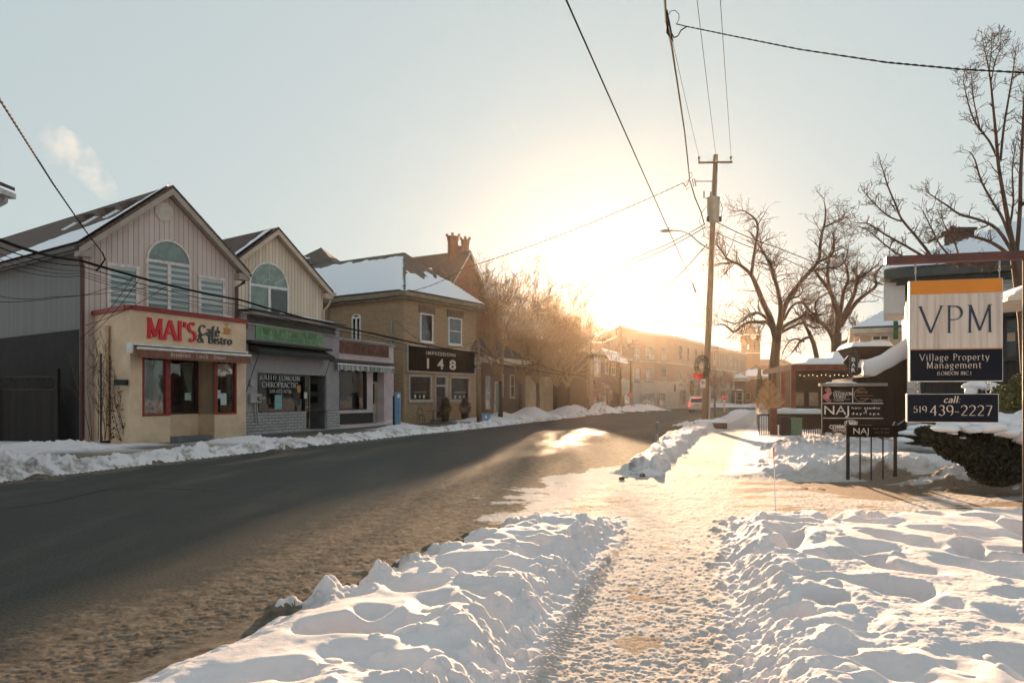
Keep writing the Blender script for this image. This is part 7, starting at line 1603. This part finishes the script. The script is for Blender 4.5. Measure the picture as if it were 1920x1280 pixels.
# ------------------------------------------------------------------ bar patio with pergola
REDW = plain("redwood_stain", (.17, .058, .036), .6, .25, 4, streak=False); BF = Fr.at(1484, 36, 98); Ub = lambda px: BF.uz(px, 720)[0]; Zb = lambda py: BF.uz(1540, py)[1]
pg = root('pergola', 'red stained timber pergola front of the bar patio', 'pergola', (*BF.off(1.5, 0), 0))
zt_, zb_ = Zb(682.5), Zb(694); uL, uR = Ub(1483), Ub(1592)
mb = MB(); mb.fb(BF, uL, uR, zb_, zt_, -.1, .05); mb.build('beam', REDW, pg)
for dw in (0, -2.2, -4.4):
    mb = MB(); mb.fb(BF, uL+.0, uL+.22, 0, zb_-.001, -.15+dw, .04+dw); mb.build('post', REDW, pg)
mb = MB(); mb.fb(BF, uL, uL+.12, zb_+.02, zt_-.01, -7, -.101); mb.build('side_beam', REDW, pg)
mb = MB(); snow_cap(mb, 0, 1, 0, 1, zt_, .10, 20, rot=lambda x, y: BF.off(uL+x*(uR-uL), -.12+y*.18)); mb.build('snow', SNOW, pg, smooth=True)
br = root('bar_building', 'low dark bar building with pale plastic windows behind the pergola', 'building', (*BF.off(2, -2), 0))
mb = MB(); wz0, wz1 = Zb(763), Zb(733); wall_holes(mb, BF, uL+.4, uR+4, 0, zt_-.02, [(Ub(1491), Ub(1519), wz0, wz1), (Ub(1524), Ub(1547), wz0, wz1)], -.9, .15); mb.build('wall', plain("bar_dark_wall", (.035, .022, .017), .8, .3), br)
mb = MB(); mb.fb(BF, uL+.3, uR+4, wz0-.2, wz1+.2, -1.12, -1.08); mb.build('interior', plain("bar_glow_panel", (.72, .56, .42), .9, .3, 1.5), br)  # pale warm panel: sunlight through the plastic windows put into its colour
for a_, c_ in ((1491, 1519), (1524, 1547)):
    mb = MB(); frame_ring(mb, BF, Ub(a_), Ub(c_), wz0, wz1, .05, -1.0, -.88); fo_ = mb.build('window_frame', IRON, br); mb = MB(); mb.fb(BF, Ub(a_)+.04, Ub(c_)-.04, wz0+.04, wz1-.04, -.95, -.945); mb.build('pane', GLASS, fo_)
# open string of lights under the beam
mb = MB(); pts = [BF.pt(lerp(uL+.3, uR, i/24), zb_-.12-.10*abs(math.sin(i*.52)), .1) for i in range(25)]; mb.tube(pts, .012, 4); sl_ = mb.build('string_lights', CABLE, None, loc=tuple(pts[0])); tag(sl_, 'string of small bulbs hanging under the pergola beam', 'string lights')
for i in range(1, 24, 2):
    mb = MB(); mb.ball(pts[i]-Vector((0, 0, .06)), .02, None, .03, 6, 5); mb.build('bulb', emis("warm_bulb", (1, .7, .4), .6), sl_)
# snow roofs stepping behind
sr_ = root('shed_roof', 'flat shed roof with a deep snow layer behind the pergola', 'roof', (*BF.off(2, -4), 0)); mb = MB(); q0, q1 = BF.uz(1515, 676, -3)[0], BF.uz(1610, 676, -3)[0]; za = BF.uz(1560, 679, -3)[1]; mb.fb(BF, q0, q1, za-.35, za-.02, -6, -3); mb.build('deck', IRON, sr_)
mb = MB(); snow_cap(mb, 0, 1, 0, 1, za-.02, .34, 16, rot=lambda x, y: BF.off(q0-.1+x*(q1-q0+.2), -6.1+y*3.2)); mb.build('snow', SNOW, sr_, smooth=True)
mb = MB(); q0, q1 = BF.uz(1563, 660, -6.3)[0], BF.uz(1606, 660, -6.3)[0]; zz_ = BF.uz(1560, 670, -6.3)[1]; mb.fb(BF, q0, q1, zz_-.9, zz_, -8, -6.3); mb.build('vent_box', IRON, sr_); mb = MB(); snow_cap(mb, 0, 1, 0, 1, zz_, .42, 14, rot=lambda x, y: BF.off(q0-.05+x*(q1-q0+.1), -8+y*1.75)); mb.build('vent_snow', SNOW, sr_, smooth=True)
mb = MB(); mb.fb(BF, Ub(1515), uR+3, 0, zt_-.1, -7.5, -3.1); mb.build('wall', plain("bar_dark_wall", (.035, .022, .017)), sr_)
# marquee BAR sign
bs = root('bar_sign', 'small black marquee arrow sign reading BAR on a bracket', 'sign', tuple(P(1602, 682, 25.3))); BS = Fr.at(1589, 25.3, 96); q = BS.rect(1591, 666, 704, 1609); mb = MB()
uA, uB, zA, zB_ = q[0], q[1], q[2], q[3]
mb.prism(BS, [(uA, zA+.15), (uA+.12, zA+.02), (uB-.05, zA), (uB+.12, zA+.1), (uB+.12, zA+.28), (uB, zA+.28), (uB, zB_), (uA, zB_)][::1], -.09, 0); mb.build('body', BLACK, bs)
for i, c in enumerate("BAR"): sans_text(BS, c, 1596.5, 677.5+i*9.6, 670.5+i*9.6, 1604, WL, bs, w=.006, bold=.03, name='letter')
mb = MB()
for t in [i/11 for i in range(12)]:
    for u_ in (uA+.03, uB-.03): mb.ball(BS.pt(u_, lerp(zA+.18, zB_-.03, t), .01), .010, None, None, 5, 3)
mb.build('bulb', plain("bulb_glass", (.6, .55, .5), .3), bs); mb = MB(); mb.tube([BS.pt(uA+.03, zB_, -.05), BS.pt(uA+.1, zB_+.12, -.05), BS.pt(uB-.1, zB_+.12, -.05), BS.pt(uB, zB_, -.05)], .012, 5); mb.tube([BS.pt((uA+uB)/2, zA+.02, -.05), BS.pt((uA+uB)/2, 0, -.05)], .02, 5); mb.build('bracket', IRON, bs)
mb = MB(); mb.prism(BS, [(uA-.17, zB_-.22), (uA-.02, zB_-.02), (uA-.002, zB_-.02), (uA-.002, zB_-.45)][::-1], -.08, -.01); mb.build('arrow', BLACK, bs)
# patio rail, planters, utility box
RF = Fr.at(1445, 31.5, 97); Ur = lambda px: RF.uz(px, 790)[0]; Zr = lambda py: RF.uz(1490, py)[1]
pf = root('patio_railing', 'black patio railing whose long top is capped with a thick slab of snow', 'railing', (*RF.off(1, 0), 0))
mb = MB(); mb.fb(RF, Ur(1424), Ur(1546), Zr(779), Zr(776), -.06, .06); mb.build('top_rail', IRON, pf)
mb = MB(); mb.fb(RF, Ur(1450), Ur(1546), Zr(776)+.001, Zr(775), -.2, .12); mb.build('counter', plain("counter_wood", (.10, .055, .035), .7), pf)
mb = MB(); snow_cap(mb, 0, 1, 0, 1, Zr(775), .24, 22, rot=lambda x, y: RF.off(Ur(1449)+x*(Ur(1546)-Ur(1449)), -.25+y*.42)); mb.build('snow', SNOW, pf, smooth=True)
for i in range(30):
    u_ = lerp(Ur(1424), Ur(1546), i/29); mb = MB(); mb.fb(RF, u_-.012, u_+.012, .05, Zr(779)-.001, -.012, .012); mb.build('baluster', IRON, pf)
sf3 = Fr((RF.off(Ur(1424), 0)), 18); mb = MB(); mb.fb(sf3, 0, 9, Zr(779), Zr(776), -.05, .05); mb.fb(sf3, 0, 9, Zr(771), Zr(769), -.04, .04); mb.build('side_rail', IRON, pf)
for i in range(40):
    mb = MB(); mb.fb(sf3, i*.22, i*.22+.02, .05, Zr(779)-.001, -.01, .01); mb.build('baluster', IRON, pf)
rb = Fr((sf3.off(9, 0)), 18); ro = root('red_barrier', 'reddish wooden barrier panel at the far end of the patio railing', 'barrier', (*rb.off(0, 0), 0)); mb = MB(); mb.fb(rb, 0, 3.0, .2, 1.35, -.05, .05); mb.build('panel', REDW, ro); mb = MB(); mb.fb(rb, 0, 3.0, 1.351, 1.5, -.1, .1); mb.build('top_rail', REDW, ro)
for px, w_, top, lb in ((1446, .13, 764, 'square reddish timber patio post with snow beside the feathery tree'), (1467, .20, 781, 'broad dark planter box between the timber post and the green box')):
    mb = MB(); mb.fb(RF, Ur(px)-w_, Ur(px)+w_, 0, Zr(top), .25, .25+2*w_); c = RF.off(Ur(px), .4); o_ = mb.build('patio_post' if w_ < .15 else 'planter_box', REDW if w_ < .15 else plain("planter_dark", (.05, .035, .028), .7), None, loc=(c[0], c[1], 0), bevel=.01); tag(o_, lb, 'post' if w_ < .15 else 'planter')
c = RF.off(Ur(1486), .5); ubx = root('utility_box', 'pale green metal utility box standing in front of the patio railing', 'utility box', (c[0], c[1], 0)); GRN = plain("utility_green", (.16, .27, .18), .5, .12); mb = MB(); mb.fb(RF, Ur(1476), Ur(1495.5), 0, Zr(784.5), .3, .75); mb.build('body', GRN, ubx, bevel=.015); mb = MB(); mb.fb(RF, Ur(1475), Ur(1496.5), Zr(784.5)+.001, Zr(782.5), .27, .78); mb.build('lid', GRN, ubx, bevel=.01)

# ------------------------------------------------------------------ shrubs with snow
def blob(mb, c, rx, ry, rz, seed, jit=.25, nu=22, nv=12):
    c = Vector(c); k = len(mb.v)
    for i in range(nv+1):
        for j in range(nu):
            a = math.pi*i/nv; b_ = 2*math.pi*j/nu; v = Vector((math.sin(a)*math.cos(b_), math.sin(a)*math.sin(b_), math.cos(a)))
            q = 1+jit*2*float(fbm(np.array([v.x*2+seed*3.1+v.z]), np.array([v.y*2+seed+v.z*1.3]), 3)[0]); mb.v.append((c.x+v.x*rx*q, c.y+v.y*ry*q, c.z+v.z*rz*q))
    for i in range(nv):
        for j in range(nu):
            j2 = (j+1) % nu; mb.f.append((k+i*nu+j, k+(i+1)*nu+j, k+(i+1)*nu+j2, k+i*nu+j2))
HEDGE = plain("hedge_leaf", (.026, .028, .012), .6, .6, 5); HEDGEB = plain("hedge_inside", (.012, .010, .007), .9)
hc = P(1850, 850, 12.2); hg = root('hedge', 'large dark yew hedge under clumps of snow at the right edge', 'hedge', (hc.x, hc.y, .1))
cs = []
for x, y, rx, rz in ((1790, 822, 34, 20), (1815, 835, 40, 34), (1850, 840, 46, 46), (1890, 850, 46, 56), (1925, 850, 40, 56), (1765, 812, 18, 12), (1840, 815, 50, 24), (1880, 880, 44, 34), (1960, 850, 40, 50)):
    q = P(x, y, 12.2); cs.append(((q.x, q.y+.2, q.z), (rx/F*12.2, .55, rz/F*12.2)))
mb = MB(); leaves(mb, cs, 34000, .034, 12); mb.build('foliage', HEDGE, hg)
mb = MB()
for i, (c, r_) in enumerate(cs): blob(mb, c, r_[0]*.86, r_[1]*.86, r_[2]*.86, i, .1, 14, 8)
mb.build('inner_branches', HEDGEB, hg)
mb = MB()
for i, (x, y, rx, rz) in enumerate(((1770, 803, 20, 7), (1800, 797, 26, 10), (1835, 793, 30, 12), (1868, 788, 36, 17), (1900, 796, 34, 19), (1935, 792, 30, 22), (1880, 808, 24, 12), (1908, 818, 13, 14), (1850, 800, 26, 12), (1815, 805, 18, 7), (1845, 806, 14, 5), (1798, 820, 5, 2), (1860, 812, 9, 5), (1780, 812, 9, 3))):
    q = P(x, y, 12.0); blob(mb, (q.x, q.y-.05+.2*(y < 800), q.z), rx/F*12, .30 if rz > 5 else .12, rz/F*12, i+3, .25)
mb.build('snow', SNOW, hg, smooth=True)
sb = root('snowy_shrub', 'low dark shrub bent under a dome of snow behind the small salon sign', 'shrub', (*P(1730, 820, 20).xy, 0)); cs = [(tuple(P(x, y, 20)), (rx/F*20, .6, rz/F*20)) for x, y, rx, rz in ((1715, 823, 22, 10), (1740, 818, 30, 14), (1765, 822, 22, 10))]
mb = MB(); leaves(mb, cs, 5000, .05, 13); mb.build('foliage', HEDGE, sb); mb = MB(); 
for i, (x, y, rx, rz) in enumerate(((1712, 812, 20, 6), (1735, 803, 28, 8), (1760, 804, 24, 7), (1690, 824, 10, 5))): q = P(x, y, 20); blob(mb, (q.x, q.y, q.z), rx/F*20, .55, rz/F*20, i+30, .2)
mb.build('snow', SNOW, sb, smooth=True)
sb = root('snowy_shrub', 'rounded shrub capped with a white arch of snow above the phone sign', 'shrub', (*P(1840, 740, 16).xy, 0)); mb = MB(); leaves(mb, [(tuple(P(1842, 733, 16)), (.3, .3, .16)), (tuple(P(1835, 760, 16)), (.25, .3, .4))], 1800, .04, 14); mb.build('foliage', HEDGE, sb)
mb = MB(); q = P(1840, 724, 16); blob(mb, q, .36, .3, .12, 41, .2); q = P(1822, 733, 16); blob(mb, q, .12, .2, .14, 42, .2); mb.build('snow', SNOW, sb, smooth=True)
# planter urn with a small evergreen, on a stand
Yp = 12.8; pu = root('urn_planter', 'dark urn planter holding a bushy golden green evergreen, at the right edge', 'potted plant', tuple(P(1900, 795, Yp))); c = P(1900, 775, Yp)
mb = MB(); mb.tube([c+Vector((0, 0, z)) for z in (-.22, -.18, -.05, .05, .06)], [.17, .19, .23, .27, .25], 18); mb.build('urn', plain("urn_grey", (.035, .032, .03), .6), pu, smooth=True); mb = MB(); mb.tube([c+Vector((0, 0, -.75)), c+Vector((0, 0, -.221))], .05, 8); mb.build('stand', BLACK, pu)
mb = MB(); leaves(mb, [(tuple(c+Vector((x, 0, z))), (a, .25, b_)) for x, z, a, b_ in ((0, .25, .32, .2), (-.2, .35, .16, .16), (.18, .4, .2, .22), (.28, .2, .2, .2), (0, .15, .35, .12), (.1, .5, .1, .2))], 4200, .026, 15); mb.build('foliage', plain("golden_green_leaf", (.10, .11, .035), .7, .4, 8), pu)
# chunks of rubble ice and grit on the near banks are part of the snow mesh; a few loose lumps
for i, (px, py, r, lb) in enumerate(((1205, 893, .09, 'brown frozen slush lump at the driveway mouth nearest the bollard'), (1166, 899, .08, 'brown frozen slush lump at the driveway mouth nearest the road'), (1558, 887, .13, 'rounded snow lump at the left tip of the snow mound'))):
    c = G(px, py); mb = MB(); blob(mb, (c.x, c.y, r*.35), r*.7, r*.6, r*.4, i+70, .35); o_ = mb.build('ice_lump', SNOW if i == 2 else plain("frozen_slush", (.13, .085, .055), .7, .3), None, loc=tuple(c), smooth=True); tag(o_, lb, 'ice lump')
# ------------------------------------------------------------------ air
m = bpy.data.materials.new("haze_air"); m.use_nodes = True; n = m.node_tree; n.nodes.clear(); o = n.nodes.new("ShaderNodeOutputMaterial"); pv = n.nodes.new("ShaderNodeVolumePrincipled")
pv.inputs['Color'].default_value = (1.0, .84, .63, 1); pv.inputs['Density'].default_value = .0001; pv.inputs['Anisotropy'].default_value = .87; n.links.new(pv.outputs[0], o.inputs['Volume'])
mb = MB(); mb.box(-425, 425, -125, 525, -1.2, 27.5); hz = mb.build('haze', m); tag(hz, kind='stuff')

# thin steam drifting off the café roof
m = bpy.data.materials.new("steam"); m.use_nodes = True; n = m.node_tree; n.nodes.clear(); o = n.nodes.new("ShaderNodeOutputMaterial"); pv = n.nodes.new("ShaderNodeVolumePrincipled"); pv.inputs['Color'].default_value = (1, .96, .93, 1)
n.links.new(mmul(n, ramp(n, noise(n, .55, 3, .6), .42, .62), .05), pv.inputs['Density']); pv.inputs['Anisotropy'].default_value = .2; n.links.new(pv.outputs[0], o.inputs['Volume'])
mb = MB(); k_ = [(215, 372, .6), (205, 362, .9), (190, 345, 1.1), (172, 322, 1.3), (150, 300, 1.5), (125, 283, 1.7), (95, 268, 1.9)]; mb.tube([P(x, y, 62) for x, y, r in k_], [r for x, y, r in k_], 12); so = mb.build('steam_plume', m); tag(so, kind='stuff')
mb = MB(); k_ = [(1254, 628, .5), (1252, 612, 1.0), (1247, 595, 1.4), (1243, 578, 1.6)]; mb.tube([P(x, y, 116) for x, y, r in k_], [r for x, y, r in k_], 12); so = mb.build('steam_plume', m); tag(so, kind='stuff')
